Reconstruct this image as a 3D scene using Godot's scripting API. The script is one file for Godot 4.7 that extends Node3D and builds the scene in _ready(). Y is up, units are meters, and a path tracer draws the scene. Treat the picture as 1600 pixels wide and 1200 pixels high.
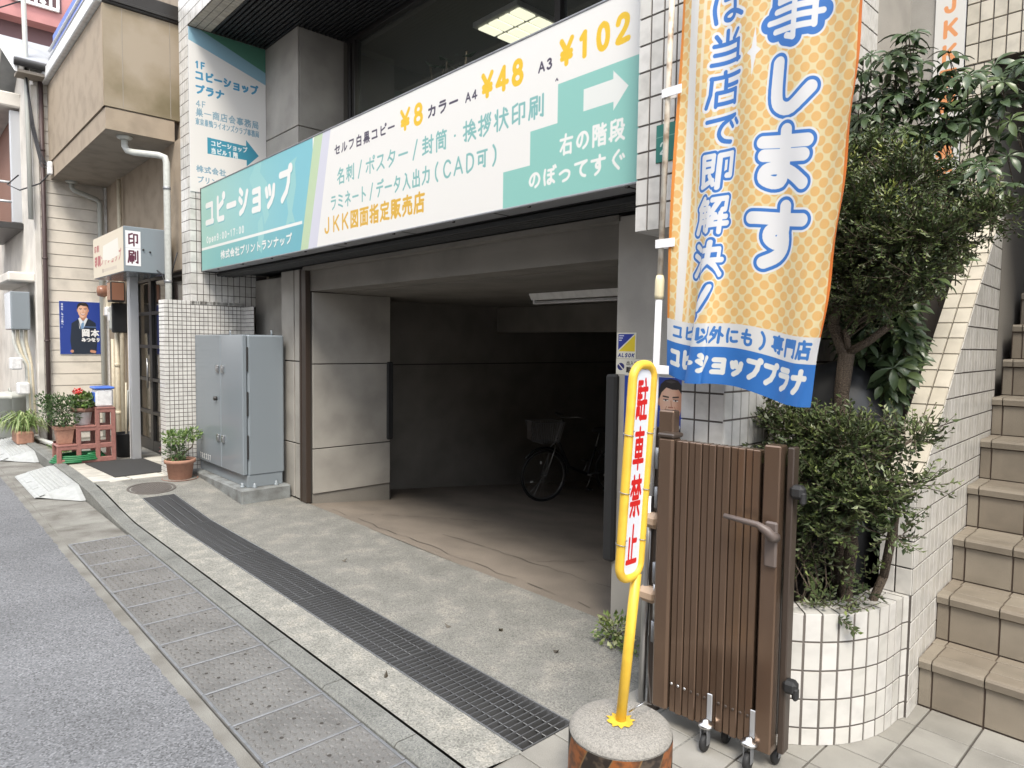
extends Node3D
# A street front with a garage, a stair entrance and a print shop. y up, metres; the facade runs along x, the street lies towards +z.

var mats := {}
var tex := {}
var used_names := {}
var rng := RandomNumberGenerator.new()

# ---------------------------------------------------------------- mesh builder
class MB:
	var st := SurfaceTool.new()
	var tint := Color.WHITE
	var planar := false   # lay the texture out over x and z
	func _init(smooth := false) -> void:
		st.begin(Mesh.PRIMITIVE_TRIANGLES)
		st.set_smooth_group(0 if smooth else -1)
	func smooth(on: bool) -> void:
		st.set_smooth_group(0 if on else -1)
	func v(p: Vector3, uv := Vector2.ZERO) -> void:
		st.set_color(tint)
		st.set_uv(Vector2(p.x, p.z) if planar else uv)
		if planar:
			st.set_uv2(Vector2(p.x, p.z))
		st.add_vertex(p)
	func tri(a: Vector3, b: Vector3, c: Vector3) -> void:
		v(a); v(b); v(c)
	func quad(a: Vector3, b: Vector3, c: Vector3, d: Vector3) -> void:
		tri(a, b, c); tri(a, c, d)
	# a top left, b top right, c bottom right, d bottom left
	func uvquad(a: Vector3, b: Vector3, c: Vector3, d: Vector3) -> void:
		v(a, Vector2(0, 0)); v(b, Vector2(1, 0)); v(c, Vector2(1, 1))
		v(a, Vector2(0, 0)); v(c, Vector2(1, 1)); v(d, Vector2(0, 1))
	func box(c: Vector3, s: Vector3, b := Basis.IDENTITY) -> void:
		var h := s * 0.5
		var p := []
		for i in 8:
			p.append(c + b * Vector3(h.x if i & 1 else -h.x, h.y if i & 2 else -h.y, h.z if i & 4 else -h.z))
		for f in [[4, 6, 7, 5], [1, 3, 2, 0], [5, 7, 3, 1], [0, 2, 6, 4], [6, 2, 3, 7], [0, 4, 5, 1]]:
			quad(p[f[0]], p[f[1]], p[f[2]], p[f[3]])
	func span(x0: float, x1: float, y0: float, y1: float, z0: float, z1: float) -> void:
		box(Vector3(x0 + x1, y0 + y1, z0 + z1) * 0.5, Vector3(absf(x1 - x0), absf(y1 - y0), absf(z1 - z0)))
	# a box with chamfered edges
	func bev(c: Vector3, s: Vector3, r: float, b := Basis.IDENTITY) -> void:
		var h := s * 0.5
		r = minf(r, minf(h.x, minf(h.y, h.z)) * 0.9)
		var p := {}
		for i in 8:
			var g := Vector3(1 if i & 1 else -1, 1 if i & 2 else -1, 1 if i & 4 else -1)
			for a in 3:
				var q := Vector3(g.x * (h.x - r), g.y * (h.y - r), g.z * (h.z - r))
				q[a] = g[a] * h[a]
				p[i * 3 + a] = c + b * q
		for f in [[2, 4, 6, 7, 5], [2, 1, 3, 2, 0], [0, 5, 7, 3, 1], [0, 0, 2, 6, 4], [1, 6, 2, 3, 7], [1, 0, 4, 5, 1]]:
			quad(p[f[1] * 3 + f[0]], p[f[2] * 3 + f[0]], p[f[3] * 3 + f[0]], p[f[4] * 3 + f[0]])
		for a in 3:
			for i in 8:
				var j: int = i | (1 << a)
				if j == i:
					continue
				var o := (a + 1) % 3
				var u := (a + 2) % 3
				quad(p[i * 3 + o], p[j * 3 + o], p[j * 3 + u], p[i * 3 + u])
		for i in 8:
			tri(p[i * 3], p[i * 3 + 1], p[i * 3 + 2])
	func tube(pts: Array, r, n := 8, caps := true) -> void:
		var rings := []
		var up := Vector3.UP
		for i in pts.size():
			var a: Vector3 = pts[maxi(i - 1, 0)]
			var c: Vector3 = pts[mini(i + 1, pts.size() - 1)]
			var t := (c - a).normalized()
			if i == 0 and absf(t.dot(up)) > 0.95:
				up = Vector3.RIGHT
			var s := t.cross(up).normalized()
			up = s.cross(t).normalized()
			var rad: float = r[i] if r is Array else r
			var ring := []
			for k in n:
				var w := TAU * k / n
				ring.append(pts[i] + (s * cos(w) + up * sin(w)) * rad)
			rings.append(ring)
		for i in rings.size() - 1:
			for k in n:
				var m := (k + 1) % n
				quad(rings[i][k], rings[i][m], rings[i + 1][m], rings[i + 1][k])
		if caps:
			for e in [0, rings.size() - 1]:
				for k in range(1, n - 1):
					if e == 0:
						tri(rings[e][0], rings[e][k + 1], rings[e][k])
					else:
						tri(rings[e][0], rings[e][k], rings[e][k + 1])
	# profile: [radius, height] pairs, spun about an upright axis at c
	func lathe(c: Vector3, prof: Array, n := 24, b := Basis.IDENTITY) -> void:
		for i in prof.size() - 1:
			for k in n:
				var w0 := TAU * k / n
				var w1 := TAU * (k + 1) / n
				var d0 := Vector3(cos(w0), 0, sin(w0))
				var d1 := Vector3(cos(w1), 0, sin(w1))
				var a: Vector3 = c + b * (d0 * prof[i][0] + Vector3.UP * prof[i][1])
				var e: Vector3 = c + b * (d1 * prof[i][0] + Vector3.UP * prof[i][1])
				var f: Vector3 = c + b * (d1 * prof[i + 1][0] + Vector3.UP * prof[i + 1][1])
				var g: Vector3 = c + b * (d0 * prof[i + 1][0] + Vector3.UP * prof[i + 1][1])
				if prof[i][0] > 0.0001:
					tri(a, e, f)
				if prof[i + 1][0] > 0.0001:
					tri(a, f, g)
	# polygon (2D) pushed along n: u, w span the plane
	func prism(poly: PackedVector2Array, o: Vector3, u: Vector3, w: Vector3, n: Vector3) -> void:
		var idx := Geometry2D.triangulate_polygon(poly)
		for i in range(0, idx.size(), 3):
			var p := []
			for k in 3:
				p.append(o + u * poly[idx[i + k]].x + w * poly[idx[i + k]].y)
			tri(p[0] + n, p[2] + n, p[1] + n)
			tri(p[0], p[1], p[2])
		for i in poly.size():
			var a := poly[i]
			var c := poly[(i + 1) % poly.size()]
			var pa := o + u * a.x + w * a.y
			var pc := o + u * c.x + w * c.y
			quad(pa, pc, pc + n, pa + n)
	# a leaf folded along its midrib
	func leaf(p: Vector3, d: Vector3, side: Vector3, l: float, w: float, fold := 0.25) -> void:
		var n := d.cross(side).normalized()
		var m := p + d * l * 0.5 - n * l * 0.04
		var t := p + d * l - n * l * fold * 0.5
		var a := p + d * l * 0.48 + side * w * 0.5 + n * w * fold
		var b := p + d * l * 0.48 - side * w * 0.5 + n * w * fold
		tri(p, a, m); tri(a, t, m); tri(p, m, b); tri(m, t, b)
	func done() -> ArrayMesh:
		st.generate_normals()
		return st.commit()

# ---------------------------------------------------------------- nodes
func numbered(called: String) -> String:
	if not used_names.has(called):
		used_names[called] = 0
		return called
	used_names[called] += 1
	return "%s_%03d" % [called, used_names[called]]

func tag(o: Node, label := "", category := "", group := "", kind := "") -> Node:
	if label: o.set_meta("label", label)
	if category: o.set_meta("category", category)
	if group: o.set_meta("group", group)
	if kind: o.set_meta("kind", kind)
	return o

func thing(called: String, label: String, category: String, at := Vector3.ZERO, turn := 0.0, group := "") -> Node3D:
	var o := Node3D.new()
	o.name = numbered(called)
	add_child(o)
	o.position = at
	o.rotation.y = turn
	tag(o, label, category, group)
	return o

# one mesh as a part of parent (or at the top level)
func part(called: String, m, mat: Material, parent: Node = self, at := Vector3.ZERO, b := Basis.IDENTITY) -> MeshInstance3D:
	var o := MeshInstance3D.new()
	o.mesh = m.done() if m is MB else m
	o.material_override = mat
	o.name = numbered(called) if parent == self else called
	parent.add_child(o, true)
	o.transform = Transform3D(b, at)
	return o

func structure(called: String, m, mat: Material, parent: Node = self) -> MeshInstance3D:
	var o := part(called, m, mat, parent)
	if parent == self:
		o.set_meta("kind", "structure")
	return o

func copy(o: Node3D, label := "") -> Node3D:
	var base: String = o.name
	var c: Node3D = o.duplicate()
	c.name = numbered(base)
	add_child(c)
	if label: c.set_meta("label", label)
	return c

# ---------------------------------------------------------------- materials
func lin(r: float, g: float, b: float) -> Color:
	return Color(r, g, b).linear_to_srgb()

func noise_tex(called: String, type: int, freq: float, octaves: int, stops: Array, size := 512, cell := -1) -> void:
	var n := FastNoiseLite.new()
	n.noise_type = type
	n.frequency = freq
	n.seed = 7 + tex.size() * 13
	n.fractal_type = FastNoiseLite.FRACTAL_FBM if octaves > 1 else FastNoiseLite.FRACTAL_NONE
	n.fractal_octaves = octaves
	if cell >= 0:
		n.cellular_return_type = cell
	var t := NoiseTexture2D.new()
	t.width = size
	t.height = size
	t.seamless = true
	t.noise = n
	var g := Gradient.new()
	var offs := PackedFloat32Array()
	var cols := PackedColorArray()
	for s in stops:
		offs.append(s[0])
		cols.append(Color(s[1], s[1], s[1]) if s.size() == 2 else Color(s[1], s[2], s[3]))
	g.offsets = offs
	g.colors = cols
	t.color_ramp = g
	tex[called] = t

# fine texture (and bump) on uv1, coarse texture multiplied on uv2; both laid out in world space; scales are repeats per metre
func mk(called: String, c: Color, rough: float, fine := "", fs := 1.0, coarse := "", cs := 1.0, bump := "", bh := 0.0) -> StandardMaterial3D:
	var m := StandardMaterial3D.new()
	m.resource_name = called
	m.albedo_color = c
	m.roughness = rough
	m.uv1_triplanar = true
	m.uv1_world_triplanar = true
	m.uv1_scale = Vector3.ONE * fs
	if fine:
		m.albedo_texture = tex[fine]
	if bump:
		m.heightmap_enabled = true
		m.heightmap_texture = tex[bump]
		m.heightmap_scale = bh
	if coarse:
		m.detail_enabled = true
		m.detail_blend_mode = BaseMaterial3D.BLEND_MODE_MUL
		m.detail_uv_layer = BaseMaterial3D.DETAIL_UV_2
		m.detail_albedo = tex[coarse]
		m.uv2_triplanar = true
		m.uv2_world_triplanar = true
		m.uv2_scale = Vector3.ONE * cs
	mats[called] = m
	return m

func metal(called: String, c: Color, rough: float, metallic := 1.0, fine := "", fs := 1.0, coarse := "", cs := 1.0) -> StandardMaterial3D:
	var m := mk(called, c, rough, fine, fs, coarse, cs)
	m.metallic = metallic
	return m

func printed(called: String, im: Image, rough := 0.5) -> StandardMaterial3D:
	var m := StandardMaterial3D.new()
	m.resource_name = called
	m.albedo_texture = ImageTexture.create_from_image(im)
	m.albedo_color = Color(0.93, 0.93, 0.93)
	m.roughness = rough
	m.texture_repeat = false
	mats[called] = m
	return m

func leafy(called: String, rough: float, back: Color) -> StandardMaterial3D:
	var m := StandardMaterial3D.new()
	m.resource_name = called
	m.vertex_color_use_as_albedo = true
	m.roughness = rough
	m.backlight_enabled = true
	m.backlight = back
	m.cull_mode = BaseMaterial3D.CULL_DISABLED
	mats[called] = m
	return m

func make_materials() -> void:
	var S := FastNoiseLite.TYPE_SIMPLEX_SMOOTH
	var C := FastNoiseLite.TYPE_CELLULAR
	noise_tex("grain", S, 0.09, 3, [[0.1, 0.84], [0.9, 1.0]])
	noise_tex("cloud", S, 0.007, 5, [[0.1, 0.87], [0.5, 0.95], [0.9, 1.0]])
	noise_tex("speckle", S, 0.20, 2, [[0.1, 0.55], [0.4, 0.86], [0.65, 0.97], [0.9, 1.0]])
	noise_tex("aggregate", C, 0.12, 1, [[0.0, 0.70, 0.70, 0.69], [0.3, 0.84, 0.84, 0.83], [0.7, 0.91, 0.91, 0.90], [0.92, 0.99, 0.98, 0.96], [1.0, 1.0, 1.0, 0.98]], 1024, FastNoiseLite.RETURN_CELL_VALUE)
	noise_tex("asphalt", C, 0.12, 1, [[0.0, 0.58], [0.25, 0.76], [0.75, 0.85], [0.92, 0.95], [1.0, 1.0]], 1024, FastNoiseLite.RETURN_CELL_VALUE)
	noise_tex("patches", S, 0.010, 6, [[0.1, 0.85, 0.85, 0.84], [0.5, 0.91, 0.91, 0.90], [0.68, 0.94, 0.935, 0.925], [0.80, 1.0, 0.99, 0.97]], 1024)
	noise_tex("concrete_stain", S, 0.006, 6, [[0.1, 0.70, 0.68, 0.65], [0.45, 0.88, 0.87, 0.85], [0.85, 1.0, 1.0, 0.98]], 1024)
	noise_tex("rust", S, 0.010, 6, [[0.1, 0.62, 0.52, 0.44], [0.33, 0.86, 0.80, 0.74], [0.5, 0.96, 0.94, 0.92], [0.8, 1.0, 1.0, 1.0]], 512)
	noise_tex("wear", S, 0.012, 5, [[0.1, 0.90], [0.6, 1.0]], 512)
	noise_tex("stucco", S, 0.16, 3, [[0.1, 0.90], [0.9, 1.0]])
	noise_tex("moss", S, 0.004, 6, [[0.1, 0.74, 0.73, 0.65], [0.45, 0.90, 0.89, 0.85], [0.8, 1.0, 1.0, 1.0]], 512)
	noise_tex("bark", S, 0.05, 4, [[0.1, 0.45], [0.9, 1.0]])

	mk("asphalt", lin(0.262, 0.268, 0.285), 0.93, "asphalt", 1.2, "cloud", 0.22, "asphalt", 0.2)
	mk("gutter_concrete", lin(0.31, 0.305, 0.29), 0.9, "speckle", 3.0, "concrete_stain", 0.45)
	mk("kerb_concrete", lin(0.27, 0.275, 0.265), 0.9, "aggregate", 1.6, "cloud", 0.6)
	mk("driveway", lin(0.325, 0.32, 0.307), 0.93, "aggregate", 1.5, "patches", 0.33, "aggregate", 0.2)
	mk("drive_edge", lin(0.425, 0.42, 0.402), 0.93, "aggregate", 1.3, "patches", 0.6, "aggregate", 0.2)
	mk("ramp_concrete", lin(0.29, 0.245, 0.20), 0.88, "speckle", 1.6, "cloud", 0.4)
	mk("drum_concrete", lin(0.34, 0.325, 0.305), 0.95, "aggregate", 2.2, "", 1.0, "aggregate", 0.1)
	mk("channel_concrete", lin(0.31, 0.285, 0.25), 0.9, "speckle", 1.6, "cloud", 0.35)
	mk("lintel_concrete", lin(0.29, 0.27, 0.24), 0.9, "speckle", 2.0, "cloud", 0.45)
	mk("earth", lin(0.10, 0.085, 0.07), 1.0, "speckle", 3.0, "cloud", 0.5)
	mk("soil", lin(0.055, 0.042, 0.032), 1.0, "speckle", 6.0, "", 1.0, "speckle", 2.0)
	mk("grout", lin(0.12, 0.105, 0.095), 0.9, "grain", 4.0)
	mk("brown_grout", lin(0.13, 0.095, 0.075), 0.9, "grain", 4.0)
	for i in 3:
		var t := mk("white_tile_%d" % i, lin(0.64 - 0.03 * i, 0.625 - 0.03 * i, 0.60 - 0.034 * i), 0.32, "", 1.0, "wear", 1.2)
		t.clearcoat_enabled = true
		t.clearcoat = 0.3
		t.clearcoat_roughness = 0.2
		mk("cream_tile_%d" % i, lin(0.62 - 0.03 * i, 0.575 - 0.03 * i, 0.49 - 0.03 * i), 0.42, "", 1.0, "wear", 1.2)
		mk("step_tile_%d" % i, lin(0.37 - 0.025 * i, 0.322 - 0.025 * i, 0.258 - 0.022 * i), 0.62, "speckle", 5.0, "cloud", 0.9)
		mk("floor_tile_%d" % i, lin(0.43 - 0.025 * i, 0.415 - 0.025 * i, 0.38 - 0.025 * i), 0.62, "speckle", 5.0, "cloud", 0.9)
		mk("paver_%d" % i, lin(0.72 - 0.06 * i, 0.69 - 0.06 * i, 0.62 - 0.06 * i), 0.7, "grain", 4.0, "cloud", 1.1)
	mk("stone_panel", lin(0.47, 0.445, 0.405), 0.6, "grain", 5.0, "cloud", 0.5)
	mk("panel_joint", lin(0.05, 0.045, 0.04), 0.9)
	mk("black_louvre", lin(0.018, 0.019, 0.02), 0.55)
	mk("dark_frame", lin(0.03, 0.028, 0.027), 0.4)
	mk("black_rubber", lin(0.02, 0.02, 0.021), 0.65, "grain", 3.0)
	mk("black_plastic", lin(0.016, 0.017, 0.019), 0.38, "", 1.0, "wear", 1.5)
	mk("cabinet_paint", lin(0.215, 0.245, 0.27), 0.2)
	mk("plinth_concrete", lin(0.31, 0.33, 0.345), 0.85, "speckle", 3.0, "concrete_stain", 0.8)
	metal("galvanized", lin(0.40, 0.41, 0.43), 0.5, 0.75, "grain", 4.0, "wear", 2.0)
	metal("bike_metal", lin(0.22, 0.22, 0.22), 0.35, 0.9)
	metal("grate_steel", lin(0.23, 0.235, 0.245), 0.5, 0.6, "grain", 6.0, "cloud", 0.9)
	metal("cover_steel", lin(0.262, 0.257, 0.25), 0.42, 0.25, "grain", 3.0, "cloud", 0.8)
	metal("stainless", lin(0.55, 0.55, 0.55), 0.28, 1.0)
	metal("chrome", lin(0.65, 0.65, 0.66), 0.15, 1.0)
	metal("aluminium", lin(0.50, 0.51, 0.53), 0.42, 0.6)
	metal("bronze_aluminium", lin(0.165, 0.110, 0.078), 0.22, 0.6)
	mk("bronze_dark", lin(0.05, 0.036, 0.028), 0.4)
	mk("yellow_paint", lin(0.74, 0.47, 0.05), 0.42, "", 1.0, "wear", 2.2)
	mk("cast_iron", lin(0.13, 0.115, 0.105), 0.75, "speckle", 5.0)
	mk("tan_tape", lin(0.46, 0.33, 0.23), 0.6)
	mk("white_plastic", lin(0.74, 0.74, 0.75), 0.45, "", 1.0, "wear", 2.0)
	mk("ramp_plastic", lin(0.46, 0.475, 0.47), 0.55, "grain", 4.0, "wear", 1.5)
	mk("pale_pipe", lin(0.52, 0.53, 0.50), 0.45, "", 1.0, "wear", 2.0)
	mk("cream_pipe", lin(0.58, 0.52, 0.40), 0.45, "", 1.0, "wear", 2.0)
	mk("brown_pipe", lin(0.075, 0.05, 0.05), 0.5)
	mk("tan_stucco", lin(0.40, 0.325, 0.245), 0.92, "stucco", 3.0, "wear", 0.5)
	mk("mossy_stucco", lin(0.385, 0.325, 0.25), 0.92, "stucco", 3.0, "moss", 0.42)
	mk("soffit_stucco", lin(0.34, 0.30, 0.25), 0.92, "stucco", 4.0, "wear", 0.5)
	mk("siding", lin(0.80, 0.74, 0.65), 0.75, "grain", 4.0, "wear", 0.5)
	mk("cream_stucco", lin(0.80, 0.76, 0.70), 0.9, "stucco", 4.0, "cloud", 0.4)
	mk("roof_slate", lin(0.42, 0.44, 0.46), 0.7, "grain", 4.0, "cloud", 0.8)
	mk("white_paint", lin(0.78, 0.78, 0.77), 0.5, "", 1.0, "wear", 1.5)
	mk("pink_wall", lin(0.52, 0.24, 0.23), 0.85, "stucco", 2.0, "cloud", 0.3)
	mk("maroon_wall", lin(0.16, 0.095, 0.10), 0.85, "stucco", 2.0)
	mk("terracotta", lin(0.50, 0.27, 0.19), 0.8, "grain", 4.0, "wear", 3.0)
	mk("terracotta_dark", lin(0.30, 0.16, 0.12), 0.8, "grain", 4.0)
	mk("maroon_plastic", lin(0.30, 0.135, 0.115), 0.55, "", 1.0, "wear", 3.0)
	mk("blue_plastic", lin(0.06, 0.15, 0.55), 0.4)
	mk("green_hose", lin(0.02, 0.16, 0.06), 0.45)
	mk("door_mat", lin(0.05, 0.05, 0.05), 0.98, "speckle", 8.0)
	mk("blue_tile", lin(0.20, 0.36, 0.50), 0.5, "grain", 4.0, "cloud", 2.0)
	mk("meter_grey", lin(0.42, 0.43, 0.40), 0.5)
	mk("copper_pane", lin(0.30, 0.15, 0.10), 0.2)
	mk("bark", lin(0.25, 0.19, 0.14), 0.95, "bark", 5.0, "cloud", 2.0, "bark", 1.2)
	mk("cut_wood", lin(0.62, 0.50, 0.34), 0.9)
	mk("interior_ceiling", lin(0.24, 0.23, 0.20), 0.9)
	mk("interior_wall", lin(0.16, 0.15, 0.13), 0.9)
	mk("stairwell_plaster", lin(0.34, 0.32, 0.29), 0.8, "grain", 4.0)
	mk("opposite_wall", lin(0.36, 0.31, 0.26), 0.9, "stucco", 3.0, "cloud", 0.3)
	mk("green_panel", lin(0.05, 0.15, 0.085), 0.5)
	mk("handle_plastic", lin(0.12, 0.095, 0.085), 0.45)
	mk("cable", lin(0.03, 0.03, 0.035), 0.6)
	mk("white_cloth", lin(0.78, 0.78, 0.8), 0.8)
	mk("cream_plastic", lin(0.70, 0.62, 0.42), 0.5)
	mk("worn_pole", lin(0.66, 0.62, 0.54), 0.45, "", 1.0, "rust", 2.5)

	var g := StandardMaterial3D.new()
	g.resource_name = "window_glass"
	g.transparency = BaseMaterial3D.TRANSPARENCY_ALPHA
	g.albedo_color = Color(0.32, 0.34, 0.33, 0.42)
	g.roughness = 0.02
	g.metallic_specular = 1.0
	mats["window_glass"] = g
	var d := StandardMaterial3D.new()
	d.resource_name = "door_glass"
	d.transparency = BaseMaterial3D.TRANSPARENCY_ALPHA
	d.albedo_color = Color(0.10, 0.11, 0.11, 0.55)
	d.roughness = 0.03
	mats["door_glass"] = d
	var e := StandardMaterial3D.new()
	e.resource_name = "lamp_diffuser"
	e.albedo_color = Color(0.9, 0.9, 0.85)
	e.emission_enabled = true
	e.emission = Color(1.0, 1.0, 0.88)
	e.emission_energy_multiplier = 0.55
	mats["lamp_diffuser"] = e
	for flat in ["asphalt", "driveway", "drive_edge", "ramp_concrete"]:
		mats[flat].uv1_triplanar = false
		mats[flat].uv2_triplanar = false
	leafy("small_leaf", 0.42, Color(0.25, 0.32, 0.12))
	leafy("large_leaf", 0.34, Color(0.16, 0.24, 0.10))
	leafy("soft_leaf", 0.55, Color(0.30, 0.36, 0.15))

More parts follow.
